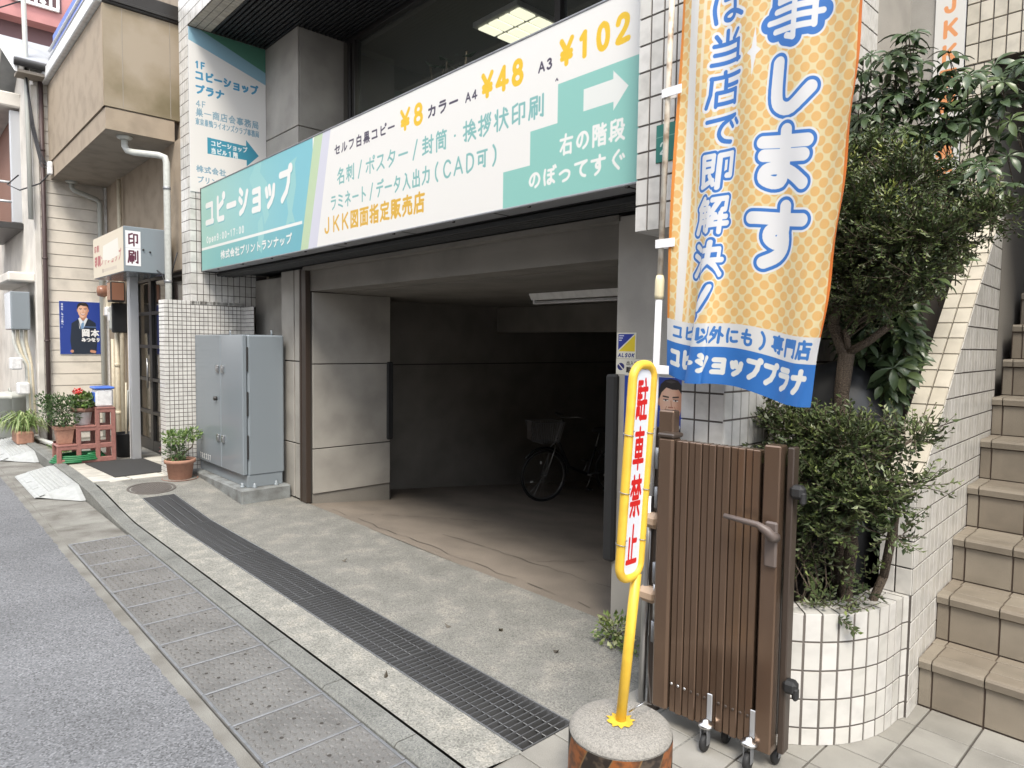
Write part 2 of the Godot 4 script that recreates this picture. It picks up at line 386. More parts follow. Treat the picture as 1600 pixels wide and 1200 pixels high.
# ---------------------------------------------------------------- lettering: strokes on a 100 x 100 field, y down
var G := {
	"コ": [[15,22,82,22,82,80],[12,80,90,80]], "ヒ": [[25,12,25,74,32,82,86,82],[80,30,25,46]], "ー": [[8,50,92,50]],
	"シ": [[18,16,38,28],[12,42,32,54],[18,86,45,79,68,62,88,28]], "ョ": [[22,36,80,36,80,92],[26,63,80,63],[18,91,80,91]],
	"ッ": [[16,44,24,62],[42,40,50,58],[82,42,76,66,58,82,34,93]], "フ": [[12,20,82,20,77,46,60,70,26,90]],
	"セ": [[8,44,88,30,80,52,66,62],[34,12,34,78,42,86,86,86]], "ル": [[28,18,28,50,22,70,8,88],[56,14,56,86,74,74,93,54]],
	"カ": [[12,34,84,34,80,76,74,87,60,84],[44,12,42,48,32,72,12,90]], "ラ": [[22,14,78,14],[12,38,84,38,78,60,62,79,34,92]],
	"ホ": [[8,32,92,32],[50,10,50,92],[26,50,20,64,8,78],[74,50,80,62,92,76]], "ス": [[18,18,76,18,66,46,44,70,12,90],[56,60,72,74,88,90]],
	"タ": [[40,8,32,32,12,54],[36,24,82,24,74,56,54,76,26,93],[32,46,52,58,66,68]], "ミ": [[22,14,50,20,78,28],[24,42,50,48,74,55],[16,72,48,80,82,91]],
	"ネ": [[46,6,54,18],[16,28,78,28,58,46,10,68],[48,50,48,95],[62,56,74,62,88,72]], "ト": [[36,8,36,93],[36,40,60,50,82,63]],
	"テ": [[24,16,74,16],[8,40,90,40],[50,40,48,64,28,92]], "リ": [[28,14,28,58],[72,12,72,50,64,72,40,93]],
	"ン": [[14,20,40,35],[14,87,46,78,70,58,90,26]], "ナ": [[8,34,92,34],[54,8,52,46,42,72,20,92]], "イ": [[80,10,56,36,12,56],[54,38,54,93]],
	"オ": [[8,30,92,30],[64,8,64,90,50,86],[60,32,40,60,8,80]], "ク": [[40,8,32,32,12,54],[36,24,84,24,76,56,56,76,28,93]],
	"の": [[52,20,46,54,34,76,20,72,13,54,26,30,50,18,76,24,90,50,80,76,58,90]],
	"ほ": [[18,12,12,50,18,90],[42,18,82,18],[40,42,84,42],[63,18,64,72,56,88,42,85,40,73,54,67,72,73,88,86]],
	"っ": [[14,52,50,40,80,49,82,68,66,85,38,92]], "て": [[8,22,88,16],[86,17,56,34,46,60,58,82,80,90]],
	"す": [[6,26,94,26],[60,6,60,50,50,64,38,58,38,46,50,40,60,47,62,68,52,84,32,96]], "く": [[66,6,32,46,68,92]],
	"し": [[28,8,28,66,36,86,56,88,86,58]], "ま": [[12,24,88,24],[16,46,84,46],[50,6,50,76,38,90,20,84,22,70,42,66,66,75,86,90]],
	"は": [[16,10,10,50,16,90],[38,30,92,30],[66,10,68,74,58,90,42,86,42,73,58,67,76,75,92,88]],
	"に": [[18,12,12,50,18,90],[44,28,88,26],[42,64,46,81,66,86,92,82]], "も": [[44,6,36,60,42,86,62,92,82,82,84,60],[14,32,72,32],[12,54,72,54]],
	"み": [[20,18,58,16,44,50,24,78,10,68,22,54,56,60,94,76],[78,38,76,66,58,94]], "つ": [[6,38,46,22,82,31,91,52,76,76,40,88]],
	"な": [[8,28,54,26],[34,8,26,36,10,60],[66,18,90,36],[64,40,66,76,54,91,38,84,40,71,58,68,88,90]],
	"り": [[32,10,27,48,36,55],[66,8,71,46,62,74,40,95]], "を": [[14,22,78,20],[46,6,16,54,36,46,48,52,50,72],[86,42,46,62,32,80,46,92,80,92]],
	"と": [[32,8,44,42],[80,30,44,46,22,66,30,86,80,88]], "へ": [[6,60,36,32,94,76]], "、": [[20,78,38,94]], "。": [[20,80,30,74,38,84,28,92,20,80]],
	"白": [[48,4,40,22],[18,24,82,24],[18,24,18,94],[82,24,82,94],[18,57,82,57],[18,91,82,91]],
	"黒": [[22,8,78,8],[22,8,22,46],[78,8,78,46],[22,27,78,27],[22,46,78,46],[50,8,50,68],[16,57,84,57],[6,68,94,68],[20,78,12,94],[38,79,42,92],[58,79,62,92],[78,78,90,94]],
	"名": [[42,4,12,40],[34,18,76,18,50,46,8,68],[32,32,48,42],[34,56,86,56,86,96],[34,56,34,96],[34,91,86,91]],
	"刺": [[6,20,58,20],[32,4,32,96],[12,34,54,34,54,52],[12,34,12,54],[32,52,6,80],[32,52,58,78],[70,14,70,68],[91,6,91,93,78,88]],
	"封": [[8,18,50,18],[29,4,29,38],[4,38,54,38],[8,58,50,58],[29,44,29,84],[4,89,54,80],[60,30,97,30],[82,6,82,93,70,88],[63,48,72,64]],
	"筒": [[24,2,12,20],[20,12,46,12],[32,13,36,22],[66,2,56,20],[62,12,94,12],[76,13,80,22],[13,32,13,97],[13,32,87,32,87,95,76,92],[32,46,68,46],[34,60,66,60,66,83],[34,60,34,83],[34,81,66,81]],
	"挨": [[4,26,38,26],[24,4,24,92,14,87],[4,64,38,50],[64,4,46,28,84,26],[73,16,88,34],[58,38,46,56],[52,46,92,46],[42,64,98,64],[68,46,66,70,42,96],[68,66,96,96]],
	"拶": [[4,26,38,26],[24,4,24,92,14,87],[4,64,38,50],[56,4,47,20,56,36],[73,4,64,20,73,36],[90,4,81,20,90,36],[60,40,46,64],[58,48,86,48,71,76,42,97],[56,59,70,69]],
	"状": [[24,4,24,96],[9,22,16,40],[4,68,24,52],[40,36,97,36],[68,4,66,40,58,68,40,94],[68,40,78,68,97,94],[80,10,91,22]],
	"印": [[44,8,14,17],[14,15,14,84],[14,46,44,46],[14,82,46,73],[58,14,90,14,90,73,79,71],[58,14,58,96]],
	"刷": [[14,8,54,8,54,28],[14,28,54,28],[14,8,14,50,5,92],[24,44,24,84],[24,44,54,44,54,80,47,77],[39,30,39,96],[70,14,70,68],[91,6,91,93,78,88]],
	"入": [[34,8,50,18,50,30,38,64,8,94],[50,26,64,64,94,94]], "出": [[50,4,50,92],[20,18,20,46,80,46],[80,16,80,48],[11,60,11,93,89,93],[89,58,89,96]],
	"力": [[12,30,85,30,83,74,75,91,60,87],[46,4,44,44,34,70,8,94]], "可": [[4,14,96,14],[78,14,78,91,64,87],[18,36,56,36,56,70],[18,36,18,72],[18,68,56,68]],
	"図": [[10,8,90,8,90,94],[10,8,10,94],[10,91,90,91],[32,22,40,38],[50,20,56,36],[75,22,58,56,26,80],[28,48,54,62,78,80]],
	"面": [[4,8,96,8],[52,8,44,28],[12,28,88,28,88,96],[12,28,12,96],[12,91,88,91],[38,28,38,91],[62,28,62,91],[38,48,62,48],[38,69,62,69]],
	"指": [[4,26,38,26],[24,4,24,92,14,87],[4,64,38,50],[86,7,52,22],[50,4,50,34,58,41,94,39],[50,52,90,52,90,96],[50,52,50,96],[50,72,90,72],[50,93,90,93]],
	"定": [[50,2,50,14],[12,15,88,15,84,32],[12,15,10,32],[22,40,78,40],[50,40,50,88],[50,62,80,62],[28,54,24,74,6,95],[22,73,44,89,96,93]],
	"販": [[10,8,40,8,40,69],[10,8,10,69],[10,28,40,28],[10,47,40,47],[10,67,40,67],[18,73,5,94],[32,73,43,88],[52,12,94,10],[56,12,54,56,43,94],[58,39,88,39,75,68,50,96],[60,50,75,73,98,94]],
	"売": [[12,15,88,15],[50,2,50,34],[22,34,78,34],[9,48,91,48,89,62],[9,48,7,63],[36,54,34,76,10,96],[62,54,62,87,72,93,93,91,94,76]],
	"店": [[50,2,50,14],[13,15,94,15],[15,15,13,60,3,96],[54,25,54,58],[54,42,88,42],[30,58,84,58,84,96],[30,58,30,96],[30,91,84,91]],
	"右": [[6,25,94,25],[46,4,40,36,8,76],[34,52,84,52,84,96],[34,52,34,96],[34,91,84,91]],
	"階": [[10,6,10,97],[10,6,36,6,24,34],[24,34,36,46,30,65,16,65],[46,6,46,41,62,35],[46,22,60,22],[72,4,72,34,80,41,95,37],[72,22,93,14],[66,43,60,54],[50,54,90,54,90,97],[50,54,50,97],[50,74,90,74],[50,94,90,94]],
	"段": [[14,10,14,92],[40,6,14,14],[14,36,40,36],[14,58,40,58],[3,82,46,71],[56,10,56,30,45,45],[56,10,83,10,83,36,95,38],[52,52,89,52,75,78,46,96],[58,60,73,80,97,96]],
	"株": [[3,30,42,30],[22,4,22,96],[22,34,3,68],[24,38,41,57],[58,8,49,32],[54,22,93,22],[46,46,97,46],[72,4,72,96],[70,48,46,84],[74,48,97,82]],
	"式": [[5,26,95,26],[66,4,68,50,80,86,94,92,95,74],[78,6,89,18],[14,50,54,50],[34,50,34,84],[7,91,58,80]],
	"会": [[50,2,36,24,5,45],[50,2,66,24,95,45],[30,38,70,38],[13,57,87,57],[42,57,24,88,80,83],[62,69,86,95]],
	"社": [[24,2,30,14],[8,22,42,22,26,48,3,66],[26,46,26,96],[32,52,43,65],[50,35,93,35],[71,6,71,89],[46,91,97,91]],
	"巣": [[24,4,32,20],[50,2,50,20],[76,4,68,20],[20,26,80,26],[20,26,20,56],[80,26,80,56],[20,41,80,41],[20,56,80,56],[50,26,50,97],[5,68,95,68],[46,70,9,95],[54,70,91,95]],
	"一": [[5,50,95,50]], "商": [[50,2,50,14],[7,15,93,15],[32,20,38,30],[68,20,62,30],[12,34,12,97],[12,34,88,34,88,95,78,92],[40,38,36,50,24,57],[60,38,60,52,75,54],[34,64,66,64,66,86],[34,64,34,86],[34,85,66,85]],
	"事": [[7,14,93,14],[22,25,78,25],[22,25,22,41],[78,25,78,41],[22,41,78,41],[17,53,83,53],[5,66,95,66],[17,80,83,80],[83,53,83,82],[50,3,50,93,38,89]],
	"務": [[10,8,46,8,30,28],[18,20,32,30],[4,36,50,36,42,51],[28,36,28,93,18,88],[26,50,4,78],[64,4,52,26],[60,14,93,14],[85,16,52,43],[60,22,94,43],[50,58,91,58,87,89,76,91],[70,48,66,70,46,96]],
	"局": [[16,8,83,8,83,30],[16,30,83,30],[16,8,16,56,5,94],[16,46,89,46,87,91,74,91],[34,60,66,60,66,82],[34,60,34,82],[34,81,66,81]],
	"東": [[5,17,95,17],[20,34,80,34,80,67],[20,34,20,67],[20,50,80,50],[20,67,80,67],[50,2,50,97],[46,69,7,94],[54,69,93,94]],
	"京": [[50,2,50,18],[5,19,95,19],[22,34,78,34],[22,34,22,57],[78,34,78,57],[22,57,78,57],[50,57,50,93,40,89],[30,66,13,90],[70,66,87,90]],
	"鴨": [[6,8,38,8,38,51],[6,8,6,51],[6,29,38,29],[6,51,38,51],[22,8,22,94],[66,2,60,14],[52,14,86,14,86,42],[52,14,52,56],[52,28,86,28],[52,42,86,42],[52,55,96,55,92,94,83,92],[49,68,45,88],[60,66,64,82],[73,66,77,82]],
	"当": [[50,2,50,36],[19,11,30,28],[81,9,70,28],[15,38,85,38,85,94],[18,64,85,64],[11,91,91,91]],
	"即": [[14,8,44,8,44,48],[14,8,14,86],[14,28,44,28],[14,48,44,48],[12,88,46,75],[34,60,49,86],[60,10,91,10,91,68,80,67],[60,10,60,96]],
	"解": [[24,2,9,28],[20,13,40,13,34,28],[12,30,46,30,46,92,38,89],[12,30,12,60,3,94],[12,48,46,48],[12,65,46,65],[29,30,29,86],[54,8,90,8,88,38,79,38],[70,10,54,43],[62,50,56,67],[58,58,93,58],[52,76,98,76],[76,46,76,98]],
	"決": [[8,10,22,21],[3,36,18,46],[5,92,24,60],[36,25,85,25,85,53],[30,54,97,54],[60,4,58,56,30,94],[62,54,96,94]],
	"以": [[14,10,16,78,40,61],[40,18,52,36],[85,6,81,48,60,72,26,96],[66,62,92,94]], "外": [[32,4,7,48],[24,24,53,24,41,66,7,96],[22,44,38,57],[71,4,71,98],[71,36,95,55]],
	"専": [[9,12,91,12],[20,24,80,24,80,53],[20,24,20,53],[20,38,80,38],[20,53,80,53],[50,2,50,53],[5,66,95,66],[70,56,70,94,58,91],[24,72,36,85]],
	"門": [[10,8,10,98],[10,8,42,8,42,41],[10,25,42,25],[10,41,42,41],[90,8,58,8,58,41],[90,25,58,25],[90,41,58,41],[90,8,90,95,80,92]],
	"駐": [[8,8,45,8],[8,8,8,57],[8,25,43,25],[8,41,43,41],[26,8,26,56],[8,57,47,57,45,94,36,91],[5,70,3,90],[16,69,18,84],[26,69,28,82],[70,2,77,15],[54,24,95,24],[56,55,93,55],[74,24,74,90],[50,92,98,92]],
	"車": [[11,15,89,15],[20,32,80,32,80,67],[20,32,20,67],[20,49,80,49],[20,67,80,67],[4,81,96,81],[50,2,50,98]],
	"禁": [[7,15,46,15],[27,2,27,47],[27,18,5,43],[29,22,46,37],[54,15,95,15],[74,2,74,47],[72,18,52,43],[76,20,95,43],[24,53,76,53],[7,67,93,67],[50,67,50,95,40,91],[28,75,11,94],[72,75,91,94]],
	"止": [[50,6,50,90],[50,42,86,42],[22,36,22,90],[5,92,95,92]],
	"岡": [[12,8,12,96],[12,8,88,8,88,94,78,91],[32,19,40,32],[68,19,60,32],[22,39,78,39],[50,39,50,80],[30,53,30,82,70,82],[70,53,70,82]],
	"本": [[5,27,95,27],[50,4,50,96],[48,30,7,78],[52,30,93,78],[31,73,69,73]], "日": [[20,8,80,8,80,92],[20,8,20,92],[20,48,80,48],[20,91,80,91]],
	"口": [[17,18,83,18,83,90],[17,18,17,90],[17,87,83,87]], "前": [[28,2,36,16],[72,2,64,16],[5,20,95,20],[14,36,14,96],[14,36,48,36,48,94],[14,54,48,54],[14,71,48,71],[66,36,66,76],[88,32,88,94,76,90]],
	"き": [[20,22,80,18],[16,42,84,36],[42,6,66,60],[28,66,30,84,50,92,76,88]],
	"1": [[30,26,52,10,52,91]], "F": [[24,91,24,10,80,10],[24,48,72,48]], "4": [[64,92,64,10,12,68,90,68]],
	"8": [[50,48,30,41,25,28,33,14,50,9,67,14,75,28,70,41,50,48,27,57,20,73,31,88,50,92,69,88,80,73,73,57,50,48]],
	"0": [[50,9,29,20,21,50,29,81,50,92,71,81,79,50,71,20,50,9]], "2": [[20,30,30,13,52,8,73,18,74,37,58,58,20,91,82,91]],
	"A": [[8,92,50,8,92,92],[24,63,76,63]], "3": [[24,18,48,8,70,17,71,35,50,46,74,57,78,74,62,90,36,92,18,80]],
	"C": [[84,24,66,10,42,10,22,26,14,50,22,76,42,91,66,91,85,76]], "D": [[20,9,20,91,48,91,74,78,84,50,74,22,48,9,20,9]],
	"J": [[66,8,66,70,58,87,42,92,24,84,18,68]], "K": [[20,8,20,92],[82,8,22,56],[42,42,86,92]], "L": [[22,8,22,91,80,91]],
	"S": [[80,22,62,9,36,10,22,24,28,42,70,56,80,74,64,91,36,92,16,78]], "O": [[50,9,26,20,13,50,26,81,50,92,74,81,87,50,74,20,50,9]],
	"p": [[22,36,22,110],[22,50,40,36,62,38,76,54,76,74,62,90,40,90,22,78]], "e": [[18,64,80,64,76,46,58,36,36,38,20,54,18,74,34,90,58,92,78,80]],
	"n": [[22,36,22,92],[22,54,42,37,64,38,76,54,76,92]], "9": [[78,38,66,54,46,58,28,48,22,32,32,14,50,8,70,15,79,36,76,66,60,88,34,92]],
	"7": [[16,11,84,11,56,50,44,91]], ":": [[50,36,50,42],[50,76,50,82]], "-": [[24,54,76,54]], "¥": [[14,8,50,50,86,8],[50,50,50,93],[20,54,80,54],[20,71,80,71]],
	"(": [[64,2,46,24,40,50,46,78,64,99]], ")": [[36,2,54,24,60,50,54,78,36,99]], "/": [[68,4,32,98]], "・": [[48,50,52,50]], "T": [[10,10,90,10],[50,10,50,92]], "R": [[20,92,20,9,60,9,78,20,78,38,62,50,20,50],[52,50,82,92]],
	"!": [[70,6,50,66],[44,86,42,92]], "i": [[50,38,50,92],[50,16,50,20]],
}
var MARKS := {"ピ": ["ヒ", "o"], "プ": ["フ", "o"], "ポ": ["ホ", "o"], "デ": ["テ", "d"], "ズ": ["ス", "d"], "ブ": ["フ", "d"], "ビ": ["ヒ", "d"], "ぼ": ["ほ", "d"], "ぐ": ["く", "e"], "で": ["て", "e"], "ド": ["ト", "d"]}
const ROUND := "のほぼってすくぐしまはでにもみつなりをとへ8023CDJSOpen9()き"

class Sheet:
	var im: Image
	var k: float
	var w: int
	var h: int
	func _init(width: float, height: float, per_metre: float, c: Color) -> void:
		k = per_metre
		w = int(width * k)
		h = int(height * k)
		im = Image.create(w, h, false, Image.FORMAT_RGBA8)
		im.fill(c)
	func rect(x: float, y: float, a: float, b: float, c: Color) -> void:
		im.fill_rect(Rect2i(int(x * k), int(y * k), int(ceil(a * k)), int(ceil(b * k))), c)
	func dot(x: int, y: int, c: Color, al: float) -> void:
		if x < 0 or y < 0 or x >= w or y >= h:
			return
		if al >= 1.0:
			im.set_pixel(x, y, c)
		else:
			im.set_pixel(x, y, im.get_pixel(x, y).lerp(c, al))
	# everything below is in metres on the sheet
	func seg(a: Vector2, b: Vector2, r: float, c: Color) -> void:
		a *= k; b *= k; r *= k
		var d := b - a
		var l2 := maxf(d.length_squared(), 0.0001)
		var l := sqrt(l2)
		var y0 := maxi(0, int(floor(minf(a.y, b.y) - r - 1)))
		var y1 := mini(h - 1, int(ceil(maxf(a.y, b.y) + r + 1)))
		var x0 := int(floor(minf(a.x, b.x) - r - 1))
		var x1 := int(ceil(maxf(a.x, b.x) + r + 1))
		for y in range(y0, y1 + 1):
			var xa := x0
			var xb := x1
			if absf(d.y) > 0.5:
				var xc := a.x + (y + 0.5 - a.y) * d.x / d.y
				var hw := (r + 1.5) * l / absf(d.y)
				xa = maxi(x0, int(floor(xc - hw)))
				xb = mini(x1, int(ceil(xc + hw)))
			for x in range(maxi(xa, 0), mini(xb, w - 1) + 1):
				var p := Vector2(x + 0.5, y + 0.5) - a
				var t := clampf(p.dot(d) / l2, 0.0, 1.0)
				var al := r + 0.5 - (p - d * t).length()
				if al > 0.0:
					dot(x, y, c, al)
	func line(pts: PackedVector2Array, r: float, c: Color) -> void:
		for i in pts.size() - 1:
			seg(pts[i], pts[i + 1], r, c)
	func disc(x: float, y: float, r: float, c: Color) -> void:
		seg(Vector2(x, y), Vector2(x + 0.0001, y), r, c)
	func ring(x: float, y: float, rad: float, r: float, c: Color) -> void:
		var p := PackedVector2Array()
		for i in 13:
			p.append(Vector2(x + cos(TAU * i / 12.0) * rad, y + sin(TAU * i / 12.0) * rad))
		line(p, r, c)
	func fill(pts: Array, c: Color) -> void:
		var lo := 1e9
		var hi := -1e9
		for p in pts:
			lo = minf(lo, p.y * k)
			hi = maxf(hi, p.y * k)
		for y in range(maxi(0, int(lo)), mini(h - 1, int(hi)) + 1):
			var xs := []
			for i in pts.size():
				var a: Vector2 = pts[i] * k
				var b: Vector2 = pts[(i + 1) % pts.size()] * k
				var yy := y + 0.5
				if (a.y <= yy) != (b.y <= yy):
					xs.append(a.x + (yy - a.y) * (b.x - a.x) / (b.y - a.y))
			xs.sort()
			for i in range(0, xs.size() - 1, 2):
				var xa := int(floor(xs[i]))
				var xb := int(floor(xs[i + 1]))
				if xb > xa + 1:
					im.fill_rect(Rect2i(xa + 1, y, xb - xa - 1, 1).intersection(Rect2i(0, 0, w, h)), c)
				dot(xa, y, c, 1.0 - (xs[i] - xa))
				dot(xb, y, c, xs[i + 1] - xb)

func pts_of(s: Array, x: float, y: float, a: float, b: float, round_it: bool, slant := 0.0) -> PackedVector2Array:
	var p := PackedVector2Array()
	for i in range(0, s.size(), 2):
		p.append(Vector2(x + (s[i] * 0.01 + (0.5 - s[i + 1] * 0.01) * slant) * a, y + s[i + 1] * 0.01 * b))
	if not round_it or p.size() < 3:
		return p
	var o := PackedVector2Array()
	for i in p.size() - 1:
		var p0 := p[maxi(i - 1, 0)]
		var p3 := p[mini(i + 2, p.size() - 1)]
		for t in 4:
			o.append(p[i].cubic_interpolate(p[i + 1], p0, p3, t / 4.0))
	o.append(p[p.size() - 1])
	return o

# one character in the box x, y, a (wide), b (high); r half the stroke width
func glyph(sh: Sheet, ch: String, x: float, y: float, a: float, b: float, r: float, c: Color, slant := 0.0) -> void:
	var base := ch
	var mark := ""
	if MARKS.has(ch):
		base = MARKS[ch][0]
		mark = MARKS[ch][1]
	if not G.has(base):
		return
	for s in G[base]:
		sh.line(pts_of(s, x, y, a, b, ROUND.contains(base), slant), r, c)
	if mark == "o":
		sh.ring(x + a * 0.92, y + b * 0.1, minf(a, b) * 0.085, r * 0.75, c)
	elif mark == "d":
		sh.seg(Vector2(x + a * 0.80, y + b * 0.02), Vector2(x + a * 0.87, y + b * 0.14), r * 0.85, c)
		sh.seg(Vector2(x + a * 0.93, y - b * 0.02), Vector2(x + a * 1.0, y + b * 0.1), r * 0.85, c)
	elif mark == "e":
		sh.seg(Vector2(x + a * 0.76, y + b * 0.34), Vector2(x + a * 0.84, y + b * 0.48), r * 0.85, c)
		sh.seg(Vector2(x + a * 0.92, y + b * 0.28), Vector2(x + a * 1.0, y + b * 0.42), r * 0.85, c)

# a row of text filling x..x+total
func row(sh: Sheet, s: String, x: float, y: float, total: float, b: float, r: float, c: Color, fill_k := 0.86, slant := 0.0) -> void:
	var cell := total / s.length()
	for i in s.length():
		glyph(sh, s[i], x + cell * (i + (1.0 - fill_k) * 0.5), y, cell * fill_k, b, r, c, slant)

func column(sh: Sheet, s: String, x: float, y: float, a: float, pitch: float, r: float, c: Color, fill_k := 0.84) -> void:
	for i in s.length():
		glyph(sh, s[i], x, y + pitch * (i + (1.0 - fill_k) * 0.5), a, pitch * fill_k, r, c)

func rgb(r: int, g: int, b: int) -> Color:
	return Color(r / 255.0, g / 255.0, b / 255.0)

func v2(a: Array) -> Array:
	var o := []
	for i in range(0, a.size(), 2):
		o.append(Vector2(a[i], a[i + 1]))
	return o

func shop_print() -> Image:
	var sh := Sheet.new(6.07, 0.91, 337.0, rgb(252, 250, 246))
	for i in 120:
		var t := i / 119.0
		sh.rect(2.66 * t, 0, 0.03, 0.91, rgb(178, 222, 208).lerp(rgb(134, 206, 220), minf(t * 1.15, 1.0)))
	for i in 60:
		var t := i / 59.0
		sh.rect(2.5 * t, 0.69, 0.05, 0.24, rgb(150, 208, 202).lerp(rgb(112, 190, 206), t))
	sh.fill(v2([2.72, 0, 2.87, 0, 2.60, 0.91, 2.46, 0.91]), rgb(204, 226, 186))
	sh.fill(v2([2.87, 0, 3.0, 0, 2.76, 0.91, 2.60, 0.91]), rgb(226, 226, 240))
	sh.fill(v2([3.0, 0, 3.3, 0, 3.0, 0.91, 2.76, 0.91]), rgb(252, 250, 246))
	# pale leaping shapes behind the shop name
	var pale := rgb(160, 218, 218)
	sh.fill(v2([2.28, 0.12, 2.40, 0.10, 2.36, 0.15, 2.38, 0.34, 2.30, 0.55, 2.36, 0.66, 2.26, 0.64, 2.16, 0.68, 2.22, 0.56, 2.18, 0.36, 2.20, 0.18]), pale)
	sh.fill(v2([1.36, 0.12, 1.50, 0.02, 1.66, 0.0, 1.62, 0.10, 1.78, 0.22, 1.74, 0.38, 1.82, 0.52, 1.72, 0.60, 1.66, 0.44, 1.50, 0.30]), pale)
	sh.fill(v2([1.56, 0.56, 1.66, 0.50, 1.70, 0.70, 1.64, 0.86, 1.56, 0.80]), pale)
	var w := rgb(255, 254, 250)
	for o in [[0.012, 0.014, rgb(128, 190, 198)], [0.0, 0.0, w]]:
		row(sh, "コピーショップ", 0.10 + o[0], 0.14 + o[1], 2.22, 0.32, 0.030, o[2], 0.80)
	row(sh, "Open9:00-17:00", 0.15, 0.545, 1.08, 0.075, 0.007, w, 0.82)
	sh.rect(0.0, 0.66, 2.49, 0.026, w)
	for o in [[0.007, 0.008, rgb(110, 172, 180)], [0.0, 0.0, w]]:
		row(sh, "株式会社プリントランナップ", 0.575 + o[0], 0.74 + o[1], 1.72, 0.09, 0.008, o[2], 0.86)
	var ink := rgb(70, 62, 84)
	var gold := rgb(252, 205, 40)
	row(sh, "セルフ白黒コピー", 3.05, 0.138, 0.88, 0.085, 0.0062, ink, 0.82)
	row(sh, "¥8", 3.97, 0.095, 0.31, 0.145, 0.014, gold, 0.82)
	row(sh, "カラー", 4.30, 0.140, 0.34, 0.085, 0.0068, ink, 0.82)
	row(sh, "A4", 4.695, 0.162, 0.125, 0.058, 0.0052, ink, 0.82)
	row(sh, "¥48", 4.84, 0.092, 0.39, 0.145, 0.015, gold, 0.84)
	row(sh, "A3", 5.325, 0.160, 0.118, 0.058, 0.0052, ink, 0.82)
	row(sh, "¥102", 5.475, 0.092, 0.49, 0.14, 0.0145, gold, 0.82)
	var teal := rgb(136, 194, 192)
	row(sh, "名刺/ポスター/封筒・挨拶状印刷", 3.09, 0.330, 2.30, 0.128, 0.0072, teal, 0.86)
	row(sh, "ラミネート/データ入出力(CAD可)", 2.985, 0.525, 2.05, 0.120, 0.0072, teal, 0.84)
	row(sh, "JKK図面指定販売店", 2.87, 0.685, 1.42, 0.135, 0.0095, rgb(236, 186, 62), 0.86)
	sh.fill(v2([5.055, 0.91, 5.055, 0.70, 5.275, 0.70, 5.275, 0.515, 5.48, 0.515, 5.48, 0.315, 6.07, 0.315, 6.07, 0.91]), rgb(152, 212, 202))
	sh.fill(v2([5.66, 0.388, 5.85, 0.388, 5.85, 0.348, 5.945, 0.444, 5.855, 0.54, 5.855, 0.498, 5.66, 0.498]), rgb(246, 248, 244))
	row(sh, "右の階段", 5.49, 0.585, 0.445, 0.108, 0.0075, w, 0.84)
	row(sh, "のぼってすぐ", 5.255, 0.735, 0.68, 0.10, 0.0075, w, 0.86)
	sh.seg(Vector2(5.462, 0.292), Vector2(5.47, 0.283), 0.003, ink)
	sh.seg(Vector2(5.47, 0.283), Vector2(5.478, 0.294), 0.003, ink)
	return sh.im

func tenant_print() -> Image:
	var sh := Sheet.new(0.87, 1.78, 420.0, rgb(236, 234, 230))
	sh.fill(v2([0, 0, 0.13, 0, 0.87, 0.27, 0.87, 0.41, 0, 0.14]), rgb(146, 186, 204))
	sh.fill(v2([0.13, 0, 0.87, 0, 0.87, 0.27]), rgb(92, 150, 128))
	var b := rgb(72, 150, 190)
	var l := rgb(138, 172, 190)
	row(sh, "1F", 0.06, 0.345, 0.12, 0.08, 0.0085, b)
	row(sh, "コピーショップ", 0.06, 0.445, 0.72, 0.11, 0.0105, b, 0.84)
	row(sh, "プラナ", 0.06, 0.60, 0.33, 0.10, 0.0105, b, 0.84)
	row(sh, "4F", 0.065, 0.768, 0.12, 0.075, 0.0048, l)
	row(sh, "巣一商店会事務局", 0.062, 0.855, 0.725, 0.09, 0.0052, l, 0.86)
	row(sh, "東京巣鴨ライオンズクラブ事務局", 0.062, 0.965, 0.725, 0.075, 0.0042, l, 0.88)
	sh.fill(v2([0.19, 1.155, 0.63, 1.165, 0.63, 1.095, 0.78, 1.25, 0.635, 1.395, 0.635, 1.325, 0.19, 1.335]), rgb(66, 152, 178))
	row(sh, "コピーショップ", 0.225, 1.178, 0.42, 0.065, 0.0052, rgb(240, 244, 244), 0.84)
	row(sh, "当ビル1階", 0.225, 1.262, 0.31, 0.062, 0.0052, rgb(240, 244, 244), 0.84)
	row(sh, "株式会社", 0.063, 1.482, 0.335, 0.075, 0.0055, l, 0.86)
	row(sh, "プリントランナップ", 0.07, 1.60, 0.70, 0.075, 0.0055, l, 0.86)
	return sh.im

